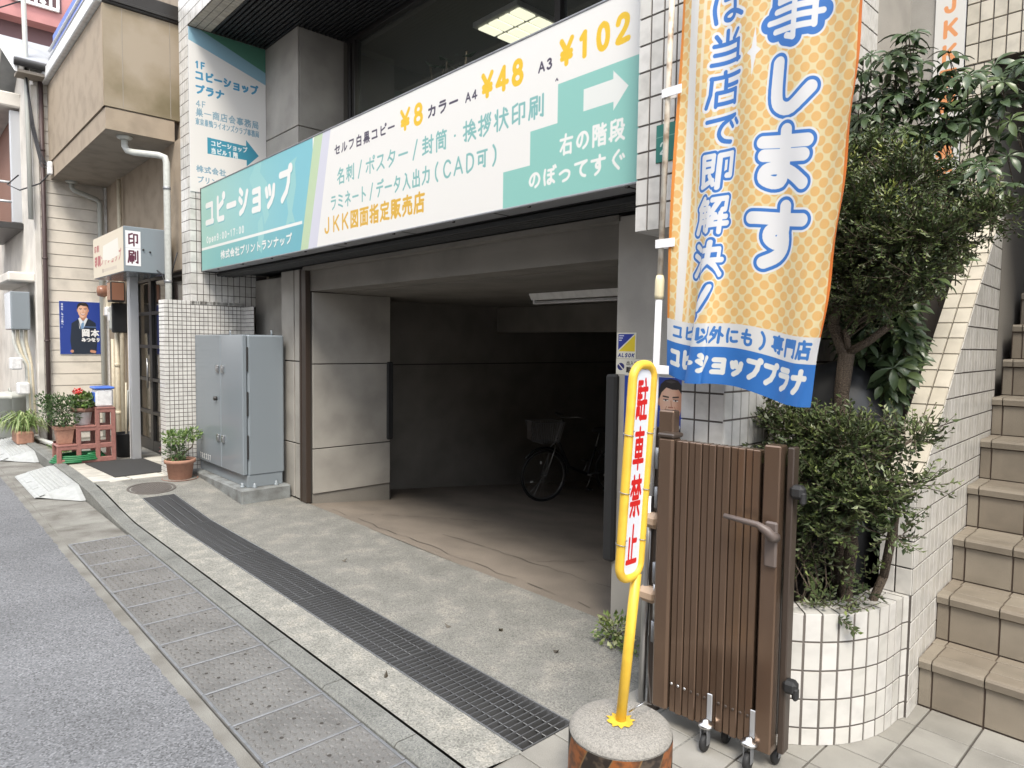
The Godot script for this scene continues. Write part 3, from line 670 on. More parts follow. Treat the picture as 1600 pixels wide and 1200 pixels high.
func flag_print() -> Image:
	var W := 0.76
	var H := 1.82
	var sh := Sheet.new(W, H, 760.0, rgb(247, 230, 180))
	var r := 0
	var y := 0.0
	while y < H:
		for i in 16:
			sh.disc(i * 0.054 + (0.027 if r % 2 else 0.0), y, 0.0165, rgb(246, 198, 126))
		y += 0.0275
		r += 1
	sh.rect(0, 0, 0.012, H, rgb(240, 150, 60))
	sh.rect(W - 0.010, 0, 0.012, H, rgb(236, 130, 50))
	sh.fill(v2([0.055, 0, 0.098, 0, 0.080, H, 0.045, H]), rgb(244, 242, 238))
	sh.fill(v2([0.122, 0, 0.135, 0, 0.108, H, 0.096, H]), rgb(250, 236, 205))
	var white := rgb(248, 248, 250)
	var blue := rgb(62, 128, 212)
	# small column: thin blue strokes edged white, then heavy white ones edged blue
	for p in [["は", 0.315], ["当", 0.470], ["店", 0.622], ["で", 0.775]]:
		glyph(sh, p[0], 0.145, p[1], 0.155, 0.132, 0.019, white)
		glyph(sh, p[0], 0.145, p[1], 0.155, 0.132, 0.0082, blue)
	for p in [["即", 0.925], ["解", 1.095], ["決", 1.265], ["!", 1.435]]:
		for o in [[0.026, white], [0.0205, blue], [0.0105, white]]:
			glyph(sh, p[0], 0.130, p[1], 0.170, 0.140, o[0], o[1])
	# big column
	for p in [["事", 0.345, 0.25], ["し", 0.640, 0.195], ["ま", 0.875, 0.215], ["す", 1.135, 0.225]]:
		for o in [[0.042, white], [0.0345, blue], [0.0105 if p[0] == "事" else 0.0225, white]]:
			glyph(sh, p[0], 0.40, p[1], 0.225, p[2], o[0], o[1])
	sh.fill(v2([0.355, 0.50, 0.366, 0.575, 0.385, 0.59, 0.366, 0.605, 0.355, 0.68, 0.344, 0.605, 0.325, 0.59, 0.344, 0.575]), white)
	sh.rect(0, H - 0.235, W, 0.24, rgb(236, 236, 236))
	sh.rect(0, H - 0.145, W, 0.15, rgb(48, 122, 206))
	row(sh, "コピー以外にも)専門店", 0.03, H - 0.222, 0.70, 0.062, 0.0052, rgb(62, 128, 206), 0.84)
	row(sh, "コピーショッププラナ", 0.02, H - 0.125, 0.715, 0.085, 0.0098, rgb(244, 244, 240), 0.82)
	return sh.im

func no_parking_print() -> Image:
	var sh := Sheet.new(0.19, 0.74, 900.0, rgb(222, 226, 234))
	column(sh, "駐車禁止", 0.030, 0.02, 0.13, 0.175, 0.0095, rgb(206, 34, 34), 0.86)
	return sh.im

func shop_box_print() -> Image:
	var sh := Sheet.new(1.55, 0.50, 420.0, rgb(226, 214, 192))
	var red := rgb(170, 70, 70)
	var pale := rgb(190, 120, 112)
	row(sh, "印刷", 0.05, 0.10, 0.30, 0.085, 0.008, red)
	row(sh, "プリントショップ", 0.06, 0.235, 1.40, 0.13, 0.011, pale, 0.8)
	row(sh, "印刷", 0.06, 0.235, 0.36, 0.13, 0.014, red, 0.86)
	sh.fill(v2([0.55, 0.13, 1.30, 0.10, 1.34, 0.30, 0.90, 0.33, 0.52, 0.30]), rgb(236, 232, 222))
	sh.rect(0.50, 0.41, 0.045, 0.045, rgb(150, 120, 112))
	for i in 11:
		sh.rect(0.58 + i * 0.06, 0.415, 0.03, 0.036, rgb(196, 180, 166))
	return sh.im

func shop_side_print() -> Image:
	var sh := Sheet.new(0.18, 0.40, 700.0, rgb(240, 240, 242))
	glyph(sh, "印", 0.025, 0.02, 0.13, 0.155, 0.0095, rgb(92, 34, 56))
	glyph(sh, "刷", 0.025, 0.22, 0.13, 0.155, 0.0095, rgb(92, 34, 56))
	sh.rect(0, 0.198, 0.18, 0.004, rgb(190, 190, 196))
	return sh.im

func poster_print() -> Image:
	var sh := Sheet.new(0.52, 0.78, 620.0, rgb(44, 70, 158))
	sh.fill(v2([0.15, 0.78, 0.13, 0.58, 0.15, 0.32, 0.24, 0.255, 0.38, 0.255, 0.46, 0.31, 0.48, 0.56, 0.46, 0.78]), rgb(40, 50, 66))
	sh.fill(v2([0.235, 0.25, 0.36, 0.25, 0.30, 0.40, 0.25, 0.40]), rgb(226, 230, 236))
	sh.fill(v2([0.285, 0.27, 0.315, 0.27, 0.30, 0.42, 0.26, 0.42]), rgb(120, 160, 200))
	sh.fill(v2([0.256, 0.17, 0.342, 0.17, 0.348, 0.245, 0.30, 0.285, 0.250, 0.245]), rgb(190, 134, 106))
	for s in [-1.0, 1.0]:
		sh.seg(Vector2(0.298 + s * 0.069, 0.115), Vector2(0.298 + s * 0.067, 0.140), 0.009, rgb(200, 142, 114))
	# head: slices of an egg, the cheek away from the lamp darker
	for i in 90:
		var t := i / 89.0
		var w := 0.066 * pow(maxf(0.0, 1.0 - pow(absf(t - 0.38) / (0.38 if t < 0.38 else 0.62), 2.4)), 0.5)
		for k in 24:
			var q := k / 23.0
			var c := rgb(236, 188, 160).lerp(rgb(204, 148, 120), smoothstep(0.62, 1.0, q)).lerp(rgb(244, 204, 180), 0.6 * exp(-pow((q - 0.36) / 0.2, 2.0)))
			sh.rect(0.298 - w + 2.0 * w * k / 24.0, 0.03 + 0.205 * t, 2.0 * w / 24.0 + 0.002, 0.004, c)
	sh.fill(v2([0.226, 0.118, 0.224, 0.07, 0.236, 0.035, 0.262, 0.014, 0.300, 0.006, 0.340, 0.014, 0.364, 0.040, 0.374, 0.075, 0.370, 0.118, 0.362, 0.082, 0.345, 0.060, 0.310, 0.062, 0.270, 0.052, 0.242, 0.078]), rgb(42, 36, 36))
	sh.fill(v2([0.262, 0.022, 0.300, 0.014, 0.330, 0.022, 0.300, 0.030]), rgb(72, 64, 64))
	for s in [-1.0, 1.0]:
		sh.seg(Vector2(0.298 + s * 0.014, 0.102), Vector2(0.298 + s * 0.046, 0.098), 0.0036, rgb(62, 46, 42))
		sh.seg(Vector2(0.298 + s * 0.019, 0.118), Vector2(0.298 + s * 0.041, 0.118), 0.0045, rgb(236, 226, 218))
		sh.disc(0.298 + s * 0.030, 0.118, 0.0044, rgb(46, 32, 30))
		sh.seg(Vector2(0.298 + s * 0.016, 0.113), Vector2(0.298 + s * 0.044, 0.114), 0.0018, rgb(90, 60, 52))
		sh.seg(Vector2(0.298 + s * 0.024, 0.150), Vector2(0.298 + s * 0.036, 0.176), 0.0018, rgb(196, 136, 110))
	sh.seg(Vector2(0.300, 0.120), Vector2(0.304, 0.148), 0.0028, rgb(206, 150, 122))
	sh.seg(Vector2(0.286, 0.154), Vector2(0.311, 0.154), 0.0030, rgb(176, 112, 90))
	sh.fill(v2([0.264, 0.176, 0.332, 0.176, 0.318, 0.196, 0.298, 0.202, 0.278, 0.196]), rgb(170, 82, 76))
	sh.fill(v2([0.270, 0.178, 0.326, 0.178, 0.314, 0.189, 0.282, 0.189]), rgb(244, 240, 234))
	sh.fill(v2([0.238, 0.245, 0.262, 0.235, 0.298, 0.300, 0.270, 0.330]), rgb(238, 240, 244))
	sh.fill(v2([0.358, 0.245, 0.336, 0.235, 0.298, 0.300, 0.318, 0.330]), rgb(228, 232, 238))
	sh.seg(Vector2(0.235, 0.26), Vector2(0.27, 0.42), 0.004, rgb(24, 30, 42))
	sh.seg(Vector2(0.362, 0.26), Vector2(0.33, 0.42), 0.004, rgb(24, 30, 42))
	sh.disc(0.15, 0.735, 0.022, rgb(206, 150, 122))
	sh.seg(Vector2(0.40, 0.735), Vector2(0.44, 0.745), 0.020, rgb(206, 150, 122))
	column(sh, "日本を、もっと前へ。", 0.022, 0.03, 0.028, 0.036, 0.0026, rgb(236, 240, 250), 0.8)
	for o in [[0.021, rgb(30, 36, 52)], [0.0125, rgb(250, 250, 250)]]:
		row(sh, "岡本", 0.27, 0.405, 0.24, 0.115, o[0] * 0.75, o[1], 0.88)
		row(sh, "みつなり", 0.27, 0.535, 0.25, 0.058, o[0] * 0.55, o[1], 0.86)
	sh.rect(0.27, 0.368, 0.20, 0.008, rgb(120, 150, 200))
	return sh.im

func guard_print() -> Image:
	var sh := Sheet.new(0.14, 0.16, 1500.0, rgb(232, 228, 212))
	sh.fill(v2([0.008, 0.008, 0.128, 0.008, 0.008, 0.108]), rgb(40, 56, 150))
	sh.fill(v2([0.132, 0.012, 0.132, 0.116, 0.012, 0.116]), rgb(232, 206, 50))
	for i in 3:
		sh.rect(0.014, 0.016 + i * 0.014, 0.036 - 0.008 * i, 0.006, rgb(220, 224, 240))
	row(sh, "ALSOK", 0.008, 0.128, 0.124, 0.024, 0.003, rgb(38, 50, 130), 0.82, 0.25)
	return sh.im

func keep_clear_print() -> Image:
	var sh := Sheet.new(0.26, 0.11, 1300.0, rgb(226, 222, 208))
	sh.disc(0.035, 0.055, 0.026, rgb(38, 44, 112))
	sh.seg(Vector2(0.018, 0.036), Vector2(0.052, 0.074), 0.0035, rgb(226, 222, 208))
	row(sh, "出入口につき", 0.075, 0.014, 0.17, 0.030, 0.0019, rgb(50, 46, 44), 0.88)
	row(sh, "駐車禁止", 0.075, 0.056, 0.16, 0.040, 0.0036, rgb(44, 40, 40), 0.88)
	return sh.im

func vertical_sign_print() -> Image:
	var sh := Sheet.new(0.16, 1.30, 500.0, rgb(232, 230, 226))
	column(sh, "JKK図面販売店", 0.04, 0.13, 0.085, 0.148, 0.011, rgb(238, 162, 108), 0.72)
	return sh.im

func plate_print() -> Image:
	var sh := Sheet.new(0.12, 0.16, 900.0, rgb(58, 128, 118))
	row(sh, "2", 0.012, 0.075, 0.05, 0.055, 0.004, rgb(210, 226, 220))
	sh.rect(0.0, 0.052, 0.12, 0.003, rgb(120, 170, 160))
	return sh.im

func cabinet_number_print() -> Image:
	var sh := Sheet.new(0.36, 0.12, 700.0, rgb(150, 160, 168))
	row(sh, "TR1337", 0.02, 0.02, 0.32, 0.08, 0.006, rgb(226, 230, 232), 0.74)
	return sh.im

# ---------------------------------------------------------------- scene
func _ready() -> void:
	rng.seed = 20240611
	# camera
	var cam := Camera3D.new()
	cam.name = "camera"
	add_child(cam)
	cam.transform = Transform3D(Basis(Vector3(0.678599, 0.013147, -0.734391), Vector3(-0.051856, 0.998202, -0.030048), Vector3(0.732676, 0.058473, 0.678061)), Vector3(0, 1.6, 0))
	cam.fov = 59.04
	cam.near = 0.05
	cam.far = 400.0
	cam.current = true
	# sky: thin bright cloud all over
	var sky_mat := ProceduralSkyMaterial.new()
	sky_mat.sky_top_color = Color(0.93, 0.955, 1.0)
	sky_mat.sky_horizon_color = Color(0.97, 0.97, 0.97)
	sky_mat.sky_curve = 0.2
	sky_mat.ground_bottom_color = Color(0.42, 0.41, 0.39)
	sky_mat.ground_horizon_color = Color(0.62, 0.61, 0.6)
	sky_mat.sun_angle_max = 1.0
	var sky := Sky.new()
	sky.sky_material = sky_mat
	var env := Environment.new()
	env.background_mode = Environment.BG_SKY
	env.sky = sky
	env.background_energy_multiplier = 1.0
	env.tonemap_mode = Environment.TONE_MAPPER_LINEAR
	env.tonemap_exposure = 3.3
	env.sdfgi_enabled = true
	env.ssao_enabled = true
	env.ssil_enabled = true
	var we := WorldEnvironment.new()
	we.name = "world"
	we.environment = env
	add_child(we)
	# sun behind the cloud
	var sun := DirectionalLight3D.new()
	sun.name = "sun"
	sun.light_energy = 0.42
	sun.light_color = Color(1.0, 0.97, 0.92)
	sun.light_angular_distance = 20.0
	sun.shadow_enabled = true
	add_child(sun)
	sun.look_at_from_position(Vector3(8, 14, 6.5), Vector3.ZERO)

	make_materials()
	ground()
	shop_building()
	garage()
	tiled_piers()
	mosaic_wall()
	stair_entrance()
	print_shop()
	siding_house()
	far_buildings()
	gratings()
	shop_signs()
	cabinet()
	gate()
	no_parking_sign()
	flag()
	print_shop_things()
	bicycle()
	plants()
	small_things()

# ---------------------------------------------------------------- ground
func rise(x: float) -> float:   # the pavement climbs to kerb height past the garage drive
	return 0.1 * smoothstep(-6.3, -8.0, x)

func slab_grid(xs: Array, zs: Array, f: Callable) -> MB:
	var b := MB.new(true)
	b.planar = true
	for i in xs.size() - 1:
		for k in zs.size() - 1:
			var p := []
			for c in [[i, k], [i, k + 1], [i + 1, k + 1], [i + 1, k]]:
				p.append(Vector3(xs[c[0]], f.call(xs[c[0]], zs[c[1]]), zs[c[1]]))
			b.quad(p[0], p[3], p[2], p[1])
	return b

func steps_between(a: float, b: float, n: int) -> Array:
	var o := []
	for i in n + 1:
		o.append(lerpf(a, b, float(i) / n))
	return o

func ground() -> void:
	var b := MB.new()
	b.quad(Vector3(-150, -0.9, -150), Vector3(150, -0.9, -150), Vector3(150, -0.9, 150), Vector3(-150, -0.9, 150))
	structure("ground", b, mats.earth)
	# road with a ragged edge along the gutter
	b = MB.new(true)
	b.planar = true
	var x := -45.0
	var e0 := -0.92
	while x < 14.0:
		var e1 := -0.935 + rng.randf_range(-0.007, 0.007)
		var nx := x + (0.05 if x > -9.0 else 0.4)
		b.quad(Vector3(x, 0, e0), Vector3(nx, 0, e1), Vector3(nx, 0.03, 1.0), Vector3(x, 0.03, 1.0))
		b.quad(Vector3(x, 0.03, 1.0), Vector3(nx, 0.03, 1.0), Vector3(nx, 0.0, 3.4), Vector3(x, 0.0, 3.4))
		e0 = e1
		x = nx
	structure("road", b, mats.asphalt)
	# concrete gutter: a strip under the road edge, joints every 0.6 m past the covers
	b = MB.new()
	b.span(-45, 14, -0.2, -0.006, -0.995, -0.80)
	structure("gutter_edge", b, mats.gutter_concrete)
	var gut := thing("gutter", "pale concrete gutter slabs along the asphalt road", "gutter")
	gut.remove_meta("label"); gut.remove_meta("category")
	gut.set_meta("kind", "structure")
	var gx := -6.13
	while gx > -20.0:
		b = MB.new()
		var l := 0.6 if gx > -6.2 else 0.62
		b.bev(Vector3(gx - l * 0.5, -0.055, -1.21), Vector3(l - 0.006, 0.1, 0.425), 0.006)
		part("slab", b, mats.gutter_concrete, gut)
		gx -= l
	b = MB.new()   # channel below the covers
	b.span(-6.13, 8, -0.42, -0.40, -1.45, -0.97)
	b.span(-6.13, 8, -0.40, -0.06, -1.0, -0.995)
	structure("gutter_channel", b, mats.earth)
	# kerb stones
	var kerb := Node3D.new()
	kerb.name = "kerb"
	add_child(kerb)
	kerb.set_meta("kind", "structure")
	var kx := 8.0
	while kx > -20.0:
		var l := 0.6
		var a := kx
		var c := kx - l + 0.006
		b = MB.new()
		var ya := 0.024 + rise(a)
		var yc := 0.024 + rise(c)
		var z0 := -1.428
		var z1 := -1.535
		var pro := [[z0, -0.3, -0.3], [z0, ya - 0.012, yc - 0.012], [z0 - 0.012, ya, yc], [z1 + 0.004, ya, yc], [z1, ya - 0.004, yc - 0.004], [z1, -0.3, -0.3]]
		for i in pro.size() - 1:
			b.quad(Vector3(a, pro[i][1], pro[i][0]), Vector3(c, pro[i][2], pro[i][0]), Vector3(c, pro[i + 1][2], pro[i + 1][0]), Vector3(a, pro[i + 1][1], pro[i + 1][0]))
		for s in [[a, 1], [c, 2]]:
			for i in range(1, pro.size() - 1):
				b.tri(Vector3(s[0], pro[0][s[1]], pro[0][0]), Vector3(s[0], pro[i][s[1]], pro[i][0]), Vector3(s[0], pro[i + 1][s[1]], pro[i + 1][0]))
		part("stone", b, mats.kerb_concrete, kerb)
		kx -= l
	# garage drive: worn exposed-aggregate concrete, with a slot for the drain grates
	var rough := func(px: float, pz: float) -> float: return rise(px) + 0.018 * smoothstep(-1.79, -1.55, pz) + 0.004 * sin(px * 1.7 + pz * 2.3) * smoothstep(-2.2, -2.6, pz)
	b = slab_grid(steps_between(-8.06, -1.85, 44), steps_between(-1.550, -1.795, 3), rough)
	var b2 := slab_grid(steps_between(-8.06, -1.45, 44), steps_between(-2.10, -3.03, 6), rough)
	var b3 := slab_grid(steps_between(-8.06, -7.22, 6), steps_between(-1.795, -2.10, 2), rough)
	structure("driveway_edge", b, mats.drive_edge)
	b2.st.append_from(b3.done(), 0, Transform3D.IDENTITY)
	structure("driveway", b2, mats.driveway)
	b = MB.new()
	b.span(-7.24, -1.82, -0.20, -0.18, -2.12, -1.77)
	b.span(-7.24, -1.82, -0.18, -0.034, -1.795, -1.77)
	b.span(-7.24, -1.82, -0.18, -0.034, -2.12, -2.10)
	structure("drain_channel", b, mats.channel_concrete)
	# ramp down into the garage
	var down := func(_px: float, pz: float) -> float: return minf(0.004, 0.1 * (pz + 3.02)) + 0.003 * sin(_px * 3.1) * sin(pz * 2.7)
	b = slab_grid(steps_between(-6.95, -1.6, 20), steps_between(-3.02, -9.0, 24), down)
	var ramp := structure("garage_ramp", b, mats.ramp_concrete)
	for c in [[-5.9, -3.12, -2.5, -3.14], [-4.6, -3.5, -2.45, -3.62], [-3.6, -3.62, -3.2, -4.6], [-5.6, -3.3, -4.9, -4.3]]:
		b = MB.new()
		var last := Vector3.ZERO
		for i in 25:
			var k := i / 24.0
			var q := Vector3(lerpf(c[0], c[2], k) + rng.randf_range(-0.02, 0.02), 0, lerpf(c[1], c[3], k) + rng.randf_range(-0.025, 0.025))
			q.y = down.call(q.x, q.z) + 0.004
			if i > 0 and rng.randf() < 0.85:
				var w := (q - last).normalized().cross(Vector3.UP) * rng.randf_range(0.0012, 0.0035)
				b.quad(last - w, last + w, q + w, q - w)
			last = q
		part("crack", b, mats.panel_joint, ramp)
	# raised pavement before the print shop, and the tiled ground by the stairs
	b = MB.new()
	b.span(-20, -8.055, -0.3, 0.094, -4.4, -1.54)
	structure("pavement", b, mats.gutter_concrete)
	b = MB.new()
	b.span(-1.85, 8, -0.3, -0.012, -3.4, -1.538)
	var base := structure("tiled_ground", b, mats.grout)
	var tile := slab_tile(0.189, 0.194, 0.012)
	var n := 0
	for k in 9:
		for i in 12:
			var tx := -0.873 - 0.197 * 5 + 0.197 * i
			var tz := -3.38 + 0.2 * k
			if tz > -1.72 or tx < -1.86 or tx > 0.9:
				continue
			if tz < -2.7 and tx < -1.3:
				continue
			part("tile", tile, mats["floor_tile_%d" % [(n * 7 + k) % 3]], base, Vector3(tx + 0.004, -0.0118, tz + 0.003 + 0.194))
			n += 1

# a flat tile lying on the ground: local x 0..w, z 0..-d, top at t, chamfered
func slab_tile(w: float, d: float, t: float) -> ArrayMesh:
	var b := MB.new()
	var c := 0.002
	var lo := [Vector3(0, 0, 0), Vector3(w, 0, 0), Vector3(w, 0, -d), Vector3(0, 0, -d)]
	var up := [Vector3(c, t, -c), Vector3(w - c, t, -c), Vector3(w - c, t, -d + c), Vector3(c, t, -d + c)]
	var mid := []
	for p in lo:
		mid.append(p + Vector3.UP * (t - c))
	b.quad(up[0], up[3], up[2], up[1])
	for i in 4:
		var j := (i + 1) % 4
		b.quad(mid[i], up[i], up[j], mid[j])
		b.quad(lo[i], mid[i], mid[j], lo[j])
	return b.done()

# a wall tile: x 0..w, y 0..h, face at z = t
var tile_cache := {}
func wall_tile(w: float, h: float, t := 0.007) -> ArrayMesh:
	var key := "%.4f %.4f %.4f" % [w, h, t]
	if not tile_cache.has(key):
		var b := MB.new()
		var c := 0.0018
		var lo := [Vector3(0, 0, 0), Vector3(w, 0, 0), Vector3(w, h, 0), Vector3(0, h, 0)]
		var up := [Vector3(c, c, t), Vector3(w - c, c, t), Vector3(w - c, h - c, t), Vector3(c, h - c, t)]
		b.quad(up[0], up[3], up[2], up[1])
		for i in 4:
			var j := (i + 1) % 4
			b.quad(lo[i], up[i], up[j], lo[j])
		tile_cache[key] = b.done()
	return tile_cache[key]

# tiles over the rectangle a0..a1 by b0..b1 of the plane at o spanned by u, v (face normal n). Those that pass keep are parts, the others join one mesh.
func tile_face(parent: Node, o: Vector3, u: Vector3, v: Vector3, n: Vector3, a0: float, a1: float, b0: float, b1: float, mu: float, mv: float, gap: float, mat: String, keep = null, from_top := false, t := 0.007) -> void:
	var basis := Basis(u, v, n)
	var joined := SurfaceTool.new()
	joined.begin(Mesh.PRIMITIVE_TRIANGLES)
	var any := false
	var cols := int(ceil((a1 - a0) / mu - 0.05))
	var rows := int(ceil((b1 - b0) / mv - 0.05))
	for i in cols:
		for k in rows:
			var x0 := a0 + i * mu
			var x1 := minf(x0 + mu, a1 + gap) - gap
			var y0 := b0 + k * mv
			var y1 := minf(y0 + mv, b1 + gap) - gap
			if from_top:
				y1 = b1 - k * mv
				y0 = maxf(y1 - mv, b0 - gap) + gap
			if x1 - x0 < 0.008 or y1 - y0 < 0.008:
				continue
			var at := o + u * x0 + v * y0
			var m := wall_tile(snappedf(x1 - x0, 0.0001), snappedf(y1 - y0, 0.0001), t)
			if keep == null or keep.call(x0, y0):
				part("tile", m, mats["%s_%d" % [mat, (i * 5 + k * 7 + (i * k) % 3) % 3]], parent, at, basis)
			else:
				joined.append_from(m, 0, Transform3D(basis, at))
				any = true
	if any:
		var j := part("tiles_beyond", joined.commit(), mats[mat + "_0"], parent)
		j.set_meta("kind", "stuff")

# ---------------------------------------------------------------- the office building over the garage
func shop_building() -> void:
	var t := thing("office_building", "office building with a black louvre soffit and wide dark window above the copy sign", "building")
	var b := MB.new()
	# solid mass above and behind
	b.span(-8.35, -1.45, 5.16, 9.0, -8.6, -2.555)
	b.span(-8.35, 3.0, 5.16, 9.0, -8.6, -4.95)
	b.span(-8.34, -8.06, 0.0, 5.16, -8.6, -3.43)
	b.span(-8.06, -7.21, 2.32, 5.16, -8.6, -3.43)
	part("wall", b, mats.interior_wall, t)
	b = MB.new()
	b.span(-8.05, -1.92, 5.10, 5.16, -4.1, -2.78)
	part("soffit", b, mats.black_louvre, t)
	var slat := MB.new()
	slat.bev(Vector3(-4.99, 0, 0), Vector3(6.1, 0.045, 0.030), 0.004)
	var sm := slat.done()
	for i in 26:
		part("slat", sm, mats.black_louvre, t, Vector3(0, 5.055, -2.80 - i * 0.05))
	# louvre between the sign and the garage lintel
	var low := MB.new()
	low.bev(Vector3(-4.985, 0, 0), Vector3(6.08, 0.035, 0.024), 0.004)
	var lm := low.done()
	for i in 5:
		part("slat", lm, mats.black_louvre, t, Vector3(0, 2.345, -2.825 - i * 0.042))
	b = MB.new()
	b.span(-8.04, -1.94, 2.372, 2.40, -3.43, -2.805)
	part("louvre_backing", b, mats.black_louvre, t)
	# stone panels on the recessed column
	for p in [[-8.045, -7.2, 2.40, 3.965], [-8.045, -7.2, 3.977, 5.03]]:
		b = MB.new()
		b.bev(Vector3((p[0] + p[1]) * 0.5, (p[2] + p[3]) * 0.5, -3.42), Vector3(p[1] - p[0], p[3] - p[2], 0.02), 0.003)
		part("panel", b, mats.stone_panel, t)
		b = MB.new()
		b.bev(Vector3(-7.21, (p[2] + p[3]) * 0.5, -3.70), Vector3(0.02, p[3] - p[2], 0.535), 0.003)
		part("panel", b, mats.stone_panel, t)
	b = MB.new()
	b.span(-8.04, -7.225, 2.40, 5.1, -3.44, -3.432)
	b.span(-7.228, -7.222, 2.40, 5.1, -3.98, -3.44)
	part("panel_joint", b, mats.panel_joint, t)
	# window
	var win := Node3D.new()
	win.name = "window"
	t.add_child(win)
	for x in [-7.12, -7.02, -3.84, -2.02]:
		b = MB.new()
		b.bev(Vector3(x, 3.75, -4.03), Vector3(0.06, 2.60, 0.09), 0.004)
		part("mullion", b, mats.dark_frame, win)
	for y in [2.46, 5.03]:
		b = MB.new()
		b.bev(Vector3(-4.56, y, -4.03), Vector3(5.2, 0.07, 0.088), 0.004)
		part("rail", b, mats.dark_frame, win)
	for p in [[-6.985, -3.875], [-3.805, -2.055]]:
		b = MB.new()
		b.quad(Vector3(p[0], 2.5, -4.03), Vector3(p[1], 2.5, -4.03), Vector3(p[1], 4.99, -4.03), Vector3(p[0], 4.99, -4.03))
		part("pane", b, mats.window_glass, win)
	# the room behind it
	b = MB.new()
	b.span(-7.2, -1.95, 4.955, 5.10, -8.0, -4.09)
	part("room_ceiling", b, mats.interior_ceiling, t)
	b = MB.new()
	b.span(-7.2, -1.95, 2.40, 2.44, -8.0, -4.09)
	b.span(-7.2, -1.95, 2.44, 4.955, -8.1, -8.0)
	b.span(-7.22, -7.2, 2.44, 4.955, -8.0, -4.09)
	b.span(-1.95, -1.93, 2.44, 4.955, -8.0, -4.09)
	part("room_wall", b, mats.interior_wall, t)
	# ceiling lamp with a louvre, lit
	var lamp := thing("ceiling_lamp", "lit square louvre lamp on the office ceiling behind the dark window", "lamp", Vector3(-5.33, 4.95, -4.92))
	b = MB.new()
	b.span(-0.34, 0.34, -0.05, 0.0, -0.30, 0.30)
	part("housing", b, mats.white_paint, lamp)
	for i in 2:
		for k in 4:
			b = MB.new()
			b.bev(Vector3(-0.245 + k * 0.163, -0.058, -0.135 + i * 0.27), Vector3(0.136, 0.014, 0.225), 0.003)
			part("diffuser", b, mats.lamp_diffuser, lamp)
	var al := AreaLight3D.new()
	al.name = "lamp_light"
	al.area_size = Vector2(0.6, 0.5)
	al.light_energy = 0.35
	al.light_color = Color(1.0, 1.0, 0.9)
	al.shadow_enabled = true
	al.area_range = 12.0
	lamp.add_child(al)
	al.position = Vector3(0, -0.08, 0)
	al.rotation.x = -PI / 2
	# a leafy plant inside the window
	var plant := thing("indoor_plant", "dark leafy plant standing inside the office window under the lamp", "plant", Vector3(-5.95, 2.44, -4.55))
	b = MB.new(true)
	b.lathe(Vector3.ZERO, [[0.0, 0.0], [0.14, 0.0], [0.17, 0.3], [0.15, 0.3], [0.14, 0.27], [0.0, 0.27]], 16)
	part("pot", b, mats.terracotta, plant)
	b = MB.new(true)
	for i in 5:
		var w := TAU * i / 5.0
		b.tube([Vector3(0, 0.2, 0), Vector3(cos(w) * 0.1, 1.2, sin(w) * 0.08), Vector3(cos(w) * 0.32, 2.05 + 0.06 * i, sin(w) * 0.14)], 0.012, 6)
	part("stem", b, mats.bark, plant)
	b = MB.new()
	for i in 60:
		var w := rng.randf() * TAU
		b.tint = Color(0.03, 0.06, 0.02)
		var d := Vector3(cos(w), rng.randf_range(-0.8, 0.5), sin(w)).normalized()
		b.leaf(Vector3(cos(w) * rng.randf() * 0.36, 1.45 + rng.randf() * 0.75, sin(w) * rng.randf() * 0.16), d, d.cross(Vector3.UP).normalized(), 0.2, 0.07)
	tag(part("foliage", b, mats.large_leaf, plant), "", "", "", "stuff")

